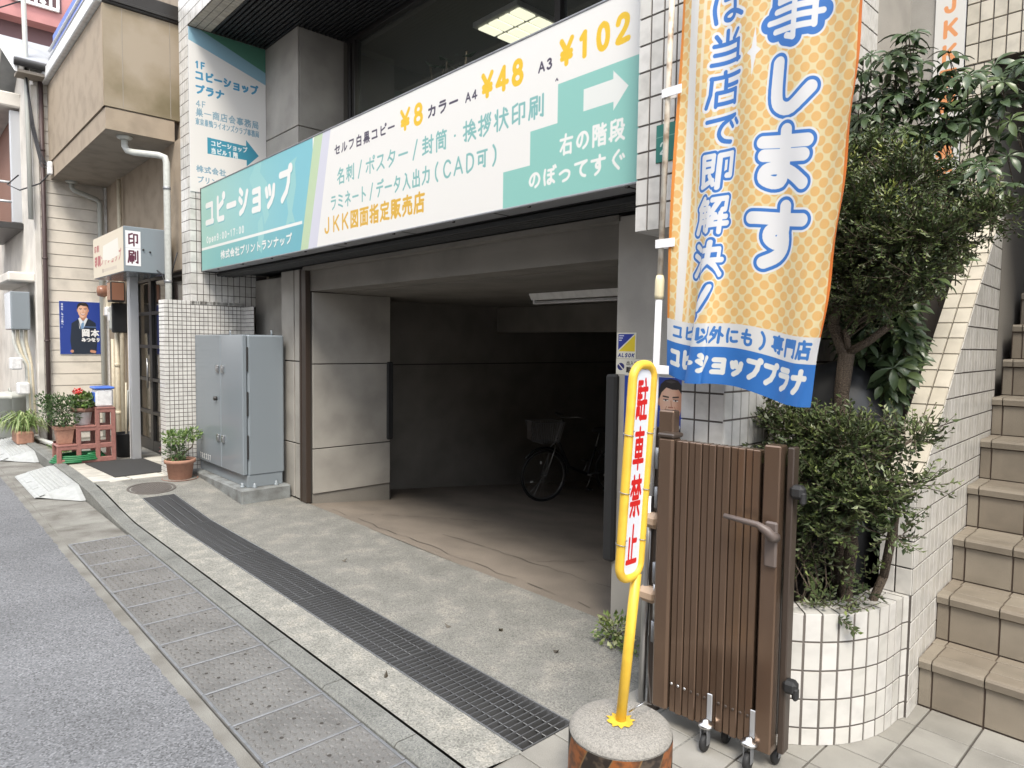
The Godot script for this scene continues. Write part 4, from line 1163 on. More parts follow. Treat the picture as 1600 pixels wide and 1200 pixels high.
# ---------------------------------------------------------------- garage
func garage() -> void:
	var t := thing("garage", "dark concrete garage open to the drive under the copy sign", "garage")
	var b := MB.new()
	b.span(-6.24, -2.36, 2.09, 2.31, -3.32, -3.06)
	part("lintel", b, mats.lintel_concrete, t)
	b = MB.new()
	b.span(-6.22, -2.38, 2.285, 2.318, -3.06, -2.985)
	part("lintel_lip", b, mats.lintel_concrete, t)
	b = MB.new()
	b.span(-7.1, -1.5, 2.085, 2.30, -9.1, -3.32)
	part("ceiling", b, mats.lintel_concrete, t)
	b = MB.new()
	b.bev(Vector3(-4.3, 1.92, -6.12), Vector3(5.0, 0.33, 0.24), 0.01)
	part("beam", b, mats.lintel_concrete, t)
	b = MB.new()
	b.bev(Vector3(-3.8, 1.80, -6.9), Vector3(2.6, 0.10, 0.16), 0.006)
	part("duct", b, mats.lintel_concrete, t)
	b = MB.new()
	b.span(-7.0, -6.80, -0.9, 2.1, -9.0, -3.98)
	part("side_wall", b, mats.lintel_concrete, t)
	b = MB.new()
	b.span(-6.802, -6.796, 1.335, 1.35, -9.0, -4.0)
	part("wall_joint", b, mats.panel_joint, t)
	b = MB.new()
	b.span(-7.0, -1.5, -0.9, 2.1, -9.1, -9.0)
	part("back_wall", b, mats.lintel_concrete, t)
	b = MB.new()
	b.span(-2.30, -1.5, -0.9, 2.1, -9.0, -3.05)
	part("side_wall", b, mats.lintel_concrete, t)
	# wall by the cabinet and the pier inside the opening, clad in stone panels
	b = MB.new()
	b.span(-6.80, -6.222, -0.9, 2.32, -3.98, -3.06)
	b.span(-8.06, -6.80, -0.9, 2.32, -3.43, -3.295)
	part("pier_core", b, mats.panel_joint, t)
	for p in [[0.02, 0.565], [0.578, 1.395], [1.407, 2.31]]:
		b = MB.new()   # beside the cabinet
		b.bev(Vector3(-7.345, (p[0] + p[1]) * 0.5, -3.28), Vector3(1.40, p[1] - p[0], 0.03), 0.003)
		part("panel", b, mats.stone_panel, t)
		b = MB.new()   # narrow strip
		b.bev(Vector3(-6.662, (p[0] + p[1]) * 0.5, -3.045), Vector3(0.275, p[1] - p[0], 0.03), 0.003)
		part("panel", b, mats.stone_panel, t)
		b = MB.new()
		b.bev(Vector3(-6.425, (p[0] + p[1]) * 0.5, -3.045), Vector3(0.140, p[1] - p[0], 0.03), 0.003)
		part("panel", b, mats.stone_panel, t)
	for p in [[0.094, 0.535], [0.545, 1.375], [1.385, 2.082]]:
		b = MB.new()   # inside the opening
		b.bev(Vector3(-6.211, (p[0] + p[1]) * 0.5, -3.52), Vector3(0.024, p[1] - p[0], 0.885), 0.003)
		part("panel", b, mats.stone_panel, t)
	b = MB.new()
	b.span(-6.23, -6.214, -0.4, 0.09, -3.965, -3.075)
	part("skirting", b, mats.lintel_concrete, t)
	# shutter guide
	for p in [[-6.345, -6.315], [-6.295, -6.205]]:
		b = MB.new()
		b.bev(Vector3((p[0] + p[1]) * 0.5, 1.155, -3.03), Vector3(p[1] - p[0], 2.29, 0.05), 0.003)
		part("shutter_guide", b, mats.bronze_dark, t)
	# right jamb, its panels and the rubber corner guards
	for p in [[0.0, 2.31]]:
		b = MB.new()
		b.bev(Vector3(-2.05, 1.15, -3.02), Vector3(0.68, 2.32, 0.04), 0.003)
		part("panel", b, mats.stone_panel, t)
	for p in [[Vector3(-2.40, 0.91, -3.005), 1.06], [Vector3(-6.215, 0.98, -3.955), 0.83]]:
		b = MB.new()
		b.bev(p[0], Vector3(0.075, p[1], 0.075), 0.012)
		part("corner_guard", b, mats.black_rubber, t)
	# fluorescent batten, unlit
	var l := thing("fluorescent_lamp", "unlit fluorescent batten lamp under the garage ceiling", "lamp", Vector3(-4.0, 2.05, -4.55))
	b = MB.new()
	b.prism(PackedVector2Array([Vector2(-0.055, 0.03), Vector2(-0.02, -0.03), Vector2(0.02, -0.03), Vector2(0.055, 0.03)]), Vector3(-0.64, 0, 0), Vector3(0, 0, 1), Vector3.UP, Vector3(1.28, 0, 0))
	part("housing", b, mats.white_paint, l)
	b = MB.new(true)
	b.tube([Vector3(-0.60, -0.055, 0), Vector3(0.60, -0.055, 0)], 0.015, 12)
	part("tube", b, mats.white_plastic, l)
	for s in [-1, 1]:
		b = MB.new()
		b.bev(Vector3(0.61 * s, -0.045, 0), Vector3(0.025, 0.045, 0.035), 0.003)
		part("socket", b, mats.white_plastic, l)

# ---------------------------------------------------------------- tiled piers
const TW := 0.068
const TH := 0.118
func tiled_piers() -> void:
	var t := thing("tiled_pier", "white tiled pier carrying the tenant sign at the left end of the copy sign", "pier")
	var b := MB.new()
	b.span(-8.345, -8.0535, 2.003, 5.16, -3.40, -2.5435)
	part("core", b, mats.grout, t)
	tile_face(t, Vector3(-8.057, 0, -2.540), Vector3(0, 0, -1), Vector3.UP, Vector3(1, 0, 0), 0.0, 0.735, 2.0, 3.42, TW, TH, 0.006, "white_tile", func(a, _y): return a < 0.8)
	tile_face(t, Vector3(-8.350, 0, -2.547), Vector3(1, 0, 0), Vector3.UP, Vector3(0, 0, 1), 0.0, 0.300, 2.0, 5.04, TW + 0.007, TH, 0.006, "white_tile")
	b = MB.new()
	b.quad(Vector3(-8.350, 1.999, -2.541), Vector3(-8.051, 1.999, -2.541), Vector3(-8.051, 1.999, -3.28), Vector3(-8.350, 1.999, -3.28))
	part("underside", b, mats.white_tile_2, t)
	# upper facade and its tiled soffit edge
	var f := thing("tiled_facade", "white tiled upper wall and soffit edge over the tenant sign", "wall")
	b = MB.new()
	b.span(-8.345, -1.455, 5.0435, 6.2, -2.79, -2.5435)
	part("core", b, mats.grout, f)
	tile_face(f, Vector3(-8.350, 0, -2.547), Vector3(1, 0, 0), Vector3.UP, Vector3(0, 0, 1), 0.0, 6.8, 5.046, 5.75, TW + 0.007, TH, 0.006, "white_tile", func(a, _y): return a < 1.6)
	tile_face(f, Vector3(-8.05, 5.047, -2.785), Vector3(1, 0, 0), Vector3(0, 0, 1), Vector3(0, -1, 0), 0.0, 6.1, 0.0, 0.240, TW, 0.08, 0.006, "cream_tile", func(a, _y): return a < 1.9)
	# right pier
	var r := thing("tiled_pier", "white tiled pier behind the yellow shop flag", "pier")
	b = MB.new()
	b.span(-1.924, -1.4535, 2.125, 5.3, -4.02, -2.5435)
	b.span(-1.654, -1.4535, -0.1, 2.125, -4.02, -2.5435)
	part("core", b, mats.grout, r)
	tile_face(r, Vector3(-1.93, 0, -2.547), Vector3(1, 0, 0), Vector3.UP, Vector3(0, 0, 1), 0.0, 0.48, 2.12, 3.9, TW, TH, 0.006, "white_tile")
	tile_face(r, Vector3(-1.66, 0, -2.547), Vector3(1, 0, 0), Vector3.UP, Vector3(0, 0, 1), 0.0, 0.21, 0.0, 2.11, TW + 0.002, TH, 0.006, "white_tile", null, true)
	tile_face(r, Vector3(-1.457, 0, -2.540), Vector3(0, 0, -1), Vector3.UP, Vector3(1, 0, 0), 0.0, 1.475, 0.0, 3.9, TW, TH, 0.006, "white_tile", func(a, y): return (a < 0.5 and y > 0.5 and y < 1.7) or (a > 1.0 and y > 2.5))
	b = MB.new()
	b.quad(Vector3(-1.93, 2.119, -2.541), Vector3(-1.66, 2.119, -2.541), Vector3(-1.66, 2.119, -3.0), Vector3(-1.93, 2.119, -3.0))
	part("underside", b, mats.white_tile_2, r)

# ---------------------------------------------------------------- mosaic wall behind the cabinet
func mosaic_wall() -> void:
	var t := thing("mosaic_wall", "low wall of small square white tiles beside the grey cabinet", "wall")
	var b := MB.new()
	b.span(-8.25, -8.056, -0.2, 2.04, -3.14, -2.262)
	b.span(-8.056, -7.80, -0.2, 2.0, -3.145, -3.136)
	part("core", b, mats.grout, t)
	var st := SurfaceTool.new()
	st.begin(Mesh.PRIMITIVE_TRIANGLES)
	var m := wall_tile(0.0405, 0.0405, 0.006)
	var bx := Basis(Vector3(0, 0, -1), Vector3.UP, Vector3(1, 0, 0))
	for i in 19:
		for k in 44:
			st.append_from(m, 0, Transform3D(bx, Vector3(-8.056, 0.0 + k * 0.0465, -2.258 - i * 0.0465)))
	for i in 4:
		for k in 44:
			st.append_from(m, 0, Transform3D(Basis.IDENTITY, Vector3(-8.245 + i * 0.0475, 0.0 + k * 0.0465, -2.262)))
	for i in 6:
		for k in 43:
			st.append_from(m, 0, Transform3D(Basis.IDENTITY, Vector3(-8.05 + i * 0.0465, 0.0 + k * 0.0465, -3.136)))
	var j := part("tiles", st.commit(), mats.white_tile_0, t)
	j.set_meta("kind", "stuff")

# ---------------------------------------------------------------- stairs, cheek wall, planter wall
var SD := Vector3(-0.0523, 0, -0.9986)   # the way the stairs climb
var S0 := Vector3(-0.93, 0, -3.38)
func stair_entrance() -> void:
	var t := thing("staircase", "beige tiled steps with dark joints climbing beside the white tiled cheek wall", "stairs")
	var rise_h := 0.221
	var run := 0.281
	var b := MB.new()
	for i in 9:
		var a := S0 + SD * (run * i + 0.006)
		var c := S0 + SD * (run * 11)
		b.prism(PackedVector2Array([Vector2(a.x, a.z), Vector2(a.x + 1.6, a.z), Vector2(c.x + 1.6, c.z), Vector2(c.x, c.z)]), Vector3(0, rise_h * i - 0.02, 0), Vector3(1, 0, 0), Vector3(0, 0, 1), Vector3(0, rise_h + 0.012, 0))
	part("core", b, mats.brown_grout, t)
	var n := 0
	for i in 9:
		var o := S0 + SD * run * i
		var y := rise_h * i
		for k in 8:
			var x0 := o.x + 0.058 + 0.197 * (k - 1)
			var w := 0.191
			if k == 0:
				x0 = o.x + 0.004
				w = 0.048
			var mat: Material = mats["step_tile_%d" % [(n * 5 + i) % 3]]
			part("riser_tile", wall_tile(w, 0.168, 0.008), mat, t, Vector3(x0, y + 0.004, o.z - 0.008))
			# nosing: a rounded lip over the riser
			var q := MB.new()
			var pro := PackedVector2Array([Vector2(-0.014, 0.0), Vector2(-0.018, 0.030), Vector2(-0.012, 0.040), Vector2(0.0, 0.0435), Vector2(0.066, 0.0435), Vector2(0.066, 0.02), Vector2(0.006, 0.0)])
			q.prism(pro, Vector3(0, 0, 0), Vector3(0, 0, -1), Vector3.UP, Vector3(w, 0, 0))
			part("nosing", q, mats["step_tile_%d" % [(n * 3 + k) % 3]], t, Vector3(x0, y + 0.178, o.z))
			part("tread_tile", slab_tile(w, 0.135, 0.010), mat, t, Vector3(x0 + SD.x * 0.07, y + rise_h - 0.0095, o.z - 0.072))
			part("tread_tile", slab_tile(w, 0.066, 0.010), mat, t, Vector3(x0 + SD.x * 0.21, y + rise_h - 0.0095, o.z - 0.213))
			n += 1
	# cheek wall with a sloping tiled cap
	var c := thing("stair_cheek_wall", "white tiled cheek wall with a sloping tiled cap beside the steps", "wall")
	var U := SD
	var NX := Vector3.UP.cross(SD) * -1.0   # towards the stairs (+x)
	NX = Vector3(-SD.z, 0, SD.x).normalized()
	var W0 := S0 + SD * -0.165
	var region := PackedVector2Array([Vector2(0, 0.0), Vector2(1.66, 0.0), Vector2(1.66, 2.46), Vector2(1.55, 2.38), Vector2(0.06, 1.02), Vector2(0.0, 1.0)])
	b = MB.new()
	b.prism(region, W0 - NX * 0.135, U, Vector3.UP, NX * 0.1325)
	part("core", b, mats.grout, c)
	var cols := 25
	for i in cols:
		for k in 21:
			var x0 := i * TW
			var y0 := -0.045 + k * TH
			var cell := PackedVector2Array([Vector2(x0, y0), Vector2(x0 + TW - 0.006, y0), Vector2(x0 + TW - 0.006, y0 + TH - 0.006), Vector2(x0, y0 + TH - 0.006)])
			if x0 + TW - 0.006 > 1.66:
				continue
			var inside := y0 + TH < 1.0 + maxf(0.0, x0 - 0.06) * 0.913 and y0 > 0.0
			if inside:
				# hidden under the steps?
				if y0 + TH < (x0 - 0.3) / 0.281 * 0.221:
					continue
				part("tile", wall_tile(TW - 0.006, TH - 0.006), mats["white_tile_%d" % [(i * 5 + k * 7) % 3]], c, W0 + U * x0 + Vector3.UP * y0 - NX * 0.006, Basis(U, Vector3.UP, U.cross(Vector3.UP)))
				continue
			if y0 + TH < (x0 - 0.3) / 0.281 * 0.221:
				continue
			for cut in Geometry2D.intersect_polygons(cell, region):
				if cut.size() > 2:
					b = MB.new()
					b.prism(cut, W0 - NX * 0.006, U, Vector3.UP, NX * 0.007)
					part("tile", b, mats["white_tile_%d" % [(i + k) % 3]], c)
	# end face, two tiles wide, above the planter
	for i in 2:
		for k in 4:
			part("tile", wall_tile(0.063, TH - 0.006), mats["white_tile_%d" % [(i + k) % 3]], c, W0 - NX * 0.134 + Vector3(NX.x * 0.069 * i, 0.545 + TH * k, 0.0), Basis.IDENTITY)
	# cap
	var slope := Vector2(1.49, 1.36).normalized()
	var cd := (U * slope.x + Vector3.UP * slope.y)
	var cn := cd.cross(NX).normalized()
	if cn.y < 0:
		cn = -cn
	for i in 17:
		for k in 2:
			var at := W0 + U * 0.055 + Vector3.UP * 1.018 + cd * (i * TH) - NX * 0.137 + NX * (k * 0.070)
			part("cap_tile", wall_tile(0.066, TH - 0.006, 0.012), mats["cream_tile_%d" % [(i + k) % 3]], c, at, Basis(NX, cd, cn))
	# curved planter wall
	var p := thing("planter", "curved planter wall of white tiles beside the brown folding gate", "planter")
	var centre := Vector3(-1.527, 0, -3.1)
	var R := 0.582
	var path := []
	var nrm := []
	for i in 4:
		path.append(Vector3(-1.75 + i * 0.0743, 0, -2.518)); nrm.append(Vector3(0, 0, 1))
	for i in range(1, 14):
		var w := PI / 2 * i / 13.0
		path.append(centre + Vector3(sin(w), 0, cos(w)) * R); nrm.append(Vector3(sin(w), 0, cos(w)))
	path.append(Vector3(-0.943, 0, -3.17)); nrm.append(Vector3(1, 0, 0))
	path.append(Vector3(-0.93, 0, -3.215)); nrm.append(Vector3(1, 0, 0))
	b = MB.new(true)
	for i in path.size() - 1:
		var a0: Vector3 = path[i] - nrm[i] * 0.003
		var a1: Vector3 = path[i + 1] - nrm[i + 1] * 0.003
		var i0: Vector3 = path[i] - nrm[i] * 0.134
		var i1: Vector3 = path[i + 1] - nrm[i + 1] * 0.134
		var up := Vector3.UP * 0.535
		b.quad(a0, a1, a1 + up, a0 + up)
		b.quad(i0, i0 + up, i1 + up, i1)
		b.quad(a0 + up, a1 + up, i1 + up, i0 + up)
	part("core", b, mats.grout, p)
	for i in path.size() - 1:
		var a0: Vector3 = path[i]
		var a1: Vector3 = path[i + 1]
		var d := (a1 - a0).normalized()
		var nn := d.cross(Vector3.UP).normalized()
		var w := (a1 - a0).length() - 0.0075
		for k in 5:
			var y1 := 0.541 - k * TH
			var y0 := maxf(y1 - TH + 0.006, 0.0)
			part("tile", wall_tile(snappedf(w, 0.0005), snappedf(y1 - y0, 0.0005)), mats["white_tile_%d" % [(i * 5 + k * 7) % 3]], p, a0 + Vector3.UP * y0 - nn * 0.007 + d * 0.003, Basis(d, Vector3.UP, nn))
		# rim: two rings of tiles
		for k in 2:
			var o0: Vector3 = a0 - nrm[i] * (0.001 + k * 0.069)
			var o1: Vector3 = a1 - nrm[i + 1] * (0.001 + k * 0.069)
			var q0: Vector3 = o0 - nrm[i] * 0.063
			var q1: Vector3 = o1 - nrm[i + 1] * 0.063
			var e := d * 0.003
			b = MB.new()
			var lo := Vector3.UP * 0.535
			var hi := Vector3.UP * 0.5425
			b.quad(o0 + hi + e, o1 + hi - e, q1 + hi - e, q0 + hi + e)
			b.quad(o0 + lo + e, o1 + lo - e, o1 + hi - e, o0 + hi + e)
			b.quad(q0 + lo + e, q0 + hi + e, q1 + hi - e, q1 + lo - e)
			part("rim_tile", b, mats["white_tile_%d" % [(i + k) % 3]], p)
	b = MB.new(true)
	for i in path.size() - 1:
		var i0: Vector3 = path[i] - nrm[i] * 0.13
		var i1: Vector3 = path[i + 1] - nrm[i + 1] * 0.13
		b.tri(i0 + Vector3.UP * 0.47, i1 + Vector3.UP * 0.46, Vector3(-1.4, 0.50, -3.4))
	b.quad(Vector3(-1.5, 0.47, -2.66), Vector3(-1.07, 0.46, -3.2), Vector3(-1.07, 0.5, -4.4), Vector3(-1.5, 0.5, -4.4))
	part("soil", b, mats.soil, p)
	# entrance wall behind: tiled lintel, pier, dark stairwell
	var e := thing("stair_portal", "tiled wall with a dark stairwell opening at the head of the steps", "wall")
	b = MB.new()
	b.span(-1.62, -1.235, -0.2, 5.2, -4.98, -4.83)
	b.span(-1.235, -1.085, -0.2, 3.30, -4.98, -4.81)
	b.span(-1.235, 2.4, 3.30, 5.2, -4.98, -4.81)
	part("core", b, mats.grout, e)
	b = MB.new()
	b.span(-1.615, -1.41, 2.0, 4.2, -4.83, -4.82)
	part("plaster", b, mats.stone_panel, e)
	tile_face(e, Vector3(-1.235, 0, -4.81), Vector3(1, 0, 0), Vector3.UP, Vector3(0, 0, 1), 0.0, 0.150, 1.2, 3.29, 0.0505, 0.066, 0.005, "cream_tile")
	tile_face(e, Vector3(-1.235, 0, -4.81), Vector3(1, 0, 0), Vector3.UP, Vector3(0, 0, 1), 0.0, 2.4, 3.30, 4.2, TW, TH, 0.006, "cream_tile", func(a, _y): return a < 1.2)
	b = MB.new()
	b.span(-1.24, -1.09, -0.2, 5.2, -8.5, -4.98)
	b.span(1.4, 1.5, -0.2, 5.2, -8.5, -3.0)
	b.span(-1.2, 1.5, -0.2, 5.2, -8.6, -8.5)
	b.span(-1.2, 1.5, 5.1, 5.2, -8.5, -4.8)
	part("stairwell", b, mats.stairwell_plaster, e)
	b = MB.new()   # inner edge of the pier towards the planter: green frame
	b.bev(Vector3(-1.52, 2.6, -4.10), Vector3(0.03, 3.2, 0.12), 0.004)
	part("frame", b, mats.green_panel, e)
	b = MB.new()
	b.bev(Vector3(-1.50, 2.6, -4.03), Vector3(0.05, 3.2, 0.025), 0.004)
	part("frame", b, mats.dark_frame, e)
	b = MB.new()
	b.span(-1.62, -1.55, -0.2, 5.2, -4.83, -4.02)
	part("return_wall", b, mats.stone_panel, e)

# ---------------------------------------------------------------- print shop with the balcony
func print_shop() -> void:
	var t := thing("print_shop", "tan stucco shop with an overhanging balcony and a dark glazed door", "building")
	var b := MB.new()
	b.span(-11.93, -8.37, 2.42, 3.91, -6.0, -2.56)
	b.span(-11.93, -10.72, 0.0, 2.42, -6.0, -2.56)
	b.span(-8.42, -8.37, 0.0, 2.42, -6.0, -2.56)
	b.span(-11.93, -8.40, 3.91, 8.0, -6.0, -2.62)
	part("wall", b, mats.tan_stucco, t)
	var bal := Node3D.new()
	bal.name = "balcony"
	t.add_child(bal)
	b = MB.new()
	b.span(-11.97, -8.62, 4.15, 5.24, -1.94, -1.84)
	b.span(-11.98, -11.88, 4.15, 5.24, -2.62, -1.94)
	part("front_wall", b, mats.tan_stucco, bal)
	b = MB.new()
	b.span(-8.72, -8.605, 4.15, 5.24, -2.62, -1.845)
	part("side_wall", b, mats.mossy_stucco, bal)
	b = MB.new()
	b.span(-11.96, -8.615, 3.905, 4.135, -2.56, -1.855)
	part("floor_band", b, mats.tan_stucco, bal)
	b = MB.new()
	b.span(-11.94, -8.63, 4.13, 4.155, -2.56, -1.865)
	part("groove", b, mats.soffit_stucco, bal)
	b = MB.new()
	b.quad(Vector3(-11.955, 3.9035, -1.86), Vector3(-8.62, 3.9035, -1.86), Vector3(-8.62, 3.9035, -2.56), Vector3(-11.955, 3.9035, -2.56))
	part("underside", b, mats.soffit_stucco, bal)
	b = MB.new()   # white metal coping on the street side, dark on the return
	b.bev(Vector3(-10.31, 5.33, -1.87), Vector3(3.38, 0.16, 0.19), 0.012)
	part("coping", b, mats.white_paint, bal)
	b = MB.new()
	b.bev(Vector3(-8.66, 5.345, -2.24), Vector3(0.16, 0.20, 0.80), 0.012)
	b.bev(Vector3(-8.655, 5.285, -2.24), Vector3(0.19, 0.03, 0.80), 0.004)
	part("coping", b, mats.dark_frame, bal)
	for i in 3:
		b = MB.new(true)
		b.tube([Vector3(-11.96, 5.50 + i * 0.12, -1.88), Vector3(-8.66, 5.50 + i * 0.12, -1.88)], 0.022, 8)
		part("rail", b, mats.white_paint if i != 1 else mats.aluminium, bal)
	b = MB.new()
	b.span(-11.9, -8.7, 5.42, 5.95, -1.925, -1.915)
	part("screen", b, mats.blue_plastic, bal)
	b = MB.new()
	b.bev(Vector3(-8.606, 4.70, -2.03), Vector3(0.006, 1.08, 0.008), 0.001)
	b.bev(Vector3(-8.606, 4.70, -2.52), Vector3(0.006, 1.08, 0.008), 0.001)
	part("seam", b, mats.soffit_stucco, bal)
	# door: two leaves with small panes
	var door := Node3D.new()
	door.name = "door"
	t.add_child(door)
	for k in 3:
		var x0 := -10.72 + k * 0.77
		for s in [0.0, 0.72]:
			b = MB.new()
			b.bev(Vector3(x0 + 0.025 + s, 1.25, -2.64), Vector3(0.06, 2.30, 0.05), 0.004)
			part("stile", b, mats.dark_frame, door)
		for i in 6:
			b = MB.new()
			b.bev(Vector3(x0 + 0.385, 0.17 + i * 0.445, -2.64), Vector3(0.70, 0.045 if i else 0.14, 0.045), 0.004)
			part("muntin", b, mats.dark_frame, door)
		b = MB.new()
		b.quad(Vector3(x0, 0.1, -2.65), Vector3(x0 + 0.77, 0.1, -2.65), Vector3(x0 + 0.77, 2.4, -2.65), Vector3(x0, 2.4, -2.65))
		part("pane", b, mats.door_glass, door)
	b = MB.new(true)
	b.tube([Vector3(-10.02, 0.95, -2.59), Vector3(-10.02, 1.35, -2.59)], 0.012, 8)
	part("handle", b, mats.stainless, door)
	b = MB.new()
	b.span(-10.72, -8.42, 0.1, 2.42, -3.6, -3.5)
	part("shop_interior", b, mats.stairwell_plaster, t)
	b = MB.new()
	b.bev(Vector3(-9.35, 1.235, -2.27), Vector3(0.10, 2.27, 0.10), 0.006)
	part("post", b, mats.aluminium, t)
	b = MB.new()
	b.bev(Vector3(-9.42, 1.235, -2.235), Vector3(0.03, 2.27, 0.025), 0.004)
	part("post_edge", b, mats.white_paint, t)
	b = MB.new()
	b.bev(Vector3(-11.945, 2.0, -2.545), Vector3(0.03, 3.8, 0.03), 0.004)
	part("end_trim", b, mats.white_paint, t)
	# downpipes from the balcony
	var d := thing("downpipe", "pale grey downpipe bending under the balcony beside the tiled pier", "pipe")
	b = MB.new(true)
	b.tube([Vector3(-8.80, 3.9, -2.08), Vector3(-8.80, 3.80, -2.08), Vector3(-8.77, 3.745, -2.10), Vector3(-8.70, 3.72, -2.145), Vector3(-8.48, 3.685, -2.35), Vector3(-8.43, 3.66, -2.40), Vector3(-8.415, 3.60, -2.41), Vector3(-8.415, 0.1, -2.41)], 0.036, 12)
	part("pipe", b, mats.pale_pipe, d)
	b = MB.new(true)
	b.lathe(Vector3(-8.80, 3.865, -2.08), [[0.0, 0.036], [0.085, 0.036], [0.075, 0.015], [0.04, 0.0]], 16)
	part("flange", b, mats.pale_pipe, d)
	for y in [2.25, 3.3]:
		b = MB.new(true)
		b.tube([Vector3(-8.415, y, -2.41), Vector3(-8.415, y + 0.03, -2.41)], 0.042, 12)
		part("bracket", b, mats.galvanized, d)
	d = thing("downpipe", "grey downpipe bending under the balcony in front of the siding wall", "pipe")
	b = MB.new(true)
	b.tube([Vector3(-11.84, 3.9, -2.09), Vector3(-11.84, 3.82, -2.09), Vector3(-11.85, 3.78, -2.12), Vector3(-11.90, 3.70, -2.42), Vector3(-11.90, 3.64, -2.46), Vector3(-11.90, 0.1, -2.47)], 0.035, 12)
	part("pipe", b, mats.meter_grey, d)
	b = MB.new(true)
	b.lathe(Vector3(-11.84, 3.865, -2.09), [[0.0, 0.036], [0.08, 0.036], [0.07, 0.015], [0.04, 0.0]], 16)
	part("flange", b, mats.meter_grey, d)
	# lit-box sign over the door
	var s := thing("box_sign", "grey box sign with dark red characters over the print shop door", "sign")
	b = MB.new()
	b.bev(Vector3(-9.35, 2.615, -2.235), Vector3(1.50, 0.51, 0.46), 0.008)
	part("case", b, mats.cabinet_paint, s)
	b = MB.new()
	b.uvquad(Vector3(-10.09, 2.862, -2.002), Vector3(-8.61, 2.862, -2.002), Vector3(-8.61, 2.368, -2.002), Vector3(-10.09, 2.368, -2.002))
	part("front_print", b, printed("shop_box", shop_box_print()), s)
	b = MB.new()
	b.uvquad(Vector3(-8.597, 2.82, -2.02), Vector3(-8.597, 2.82, -2.175), Vector3(-8.597, 2.43, -2.175), Vector3(-8.597, 2.43, -2.02))
	part("side_print", b, printed("shop_side", shop_side_print()), s)
	b = MB.new(true)
	for p in [Vector3(-8.595, 2.62, -2.20), Vector3(-8.595, 2.60, -2.27)]:
		b.tube([p, p + Vector3(0.012, 0, 0)], 0.010, 8)
	part("bolt", b, mats.dark_frame, s)
	b = MB.new(true)
	b.tube([Vector3(-8.59, 2.40, -2.34), Vector3(-8.56, 2.36, -2.38), Vector3(-8.52, 2.20, -2.42), Vector3(-8.48, 2.35, -2.46), Vector3(-8.38, 2.6, -2.5)], 0.007, 6)
	part("cable", b, mats.cable, s)

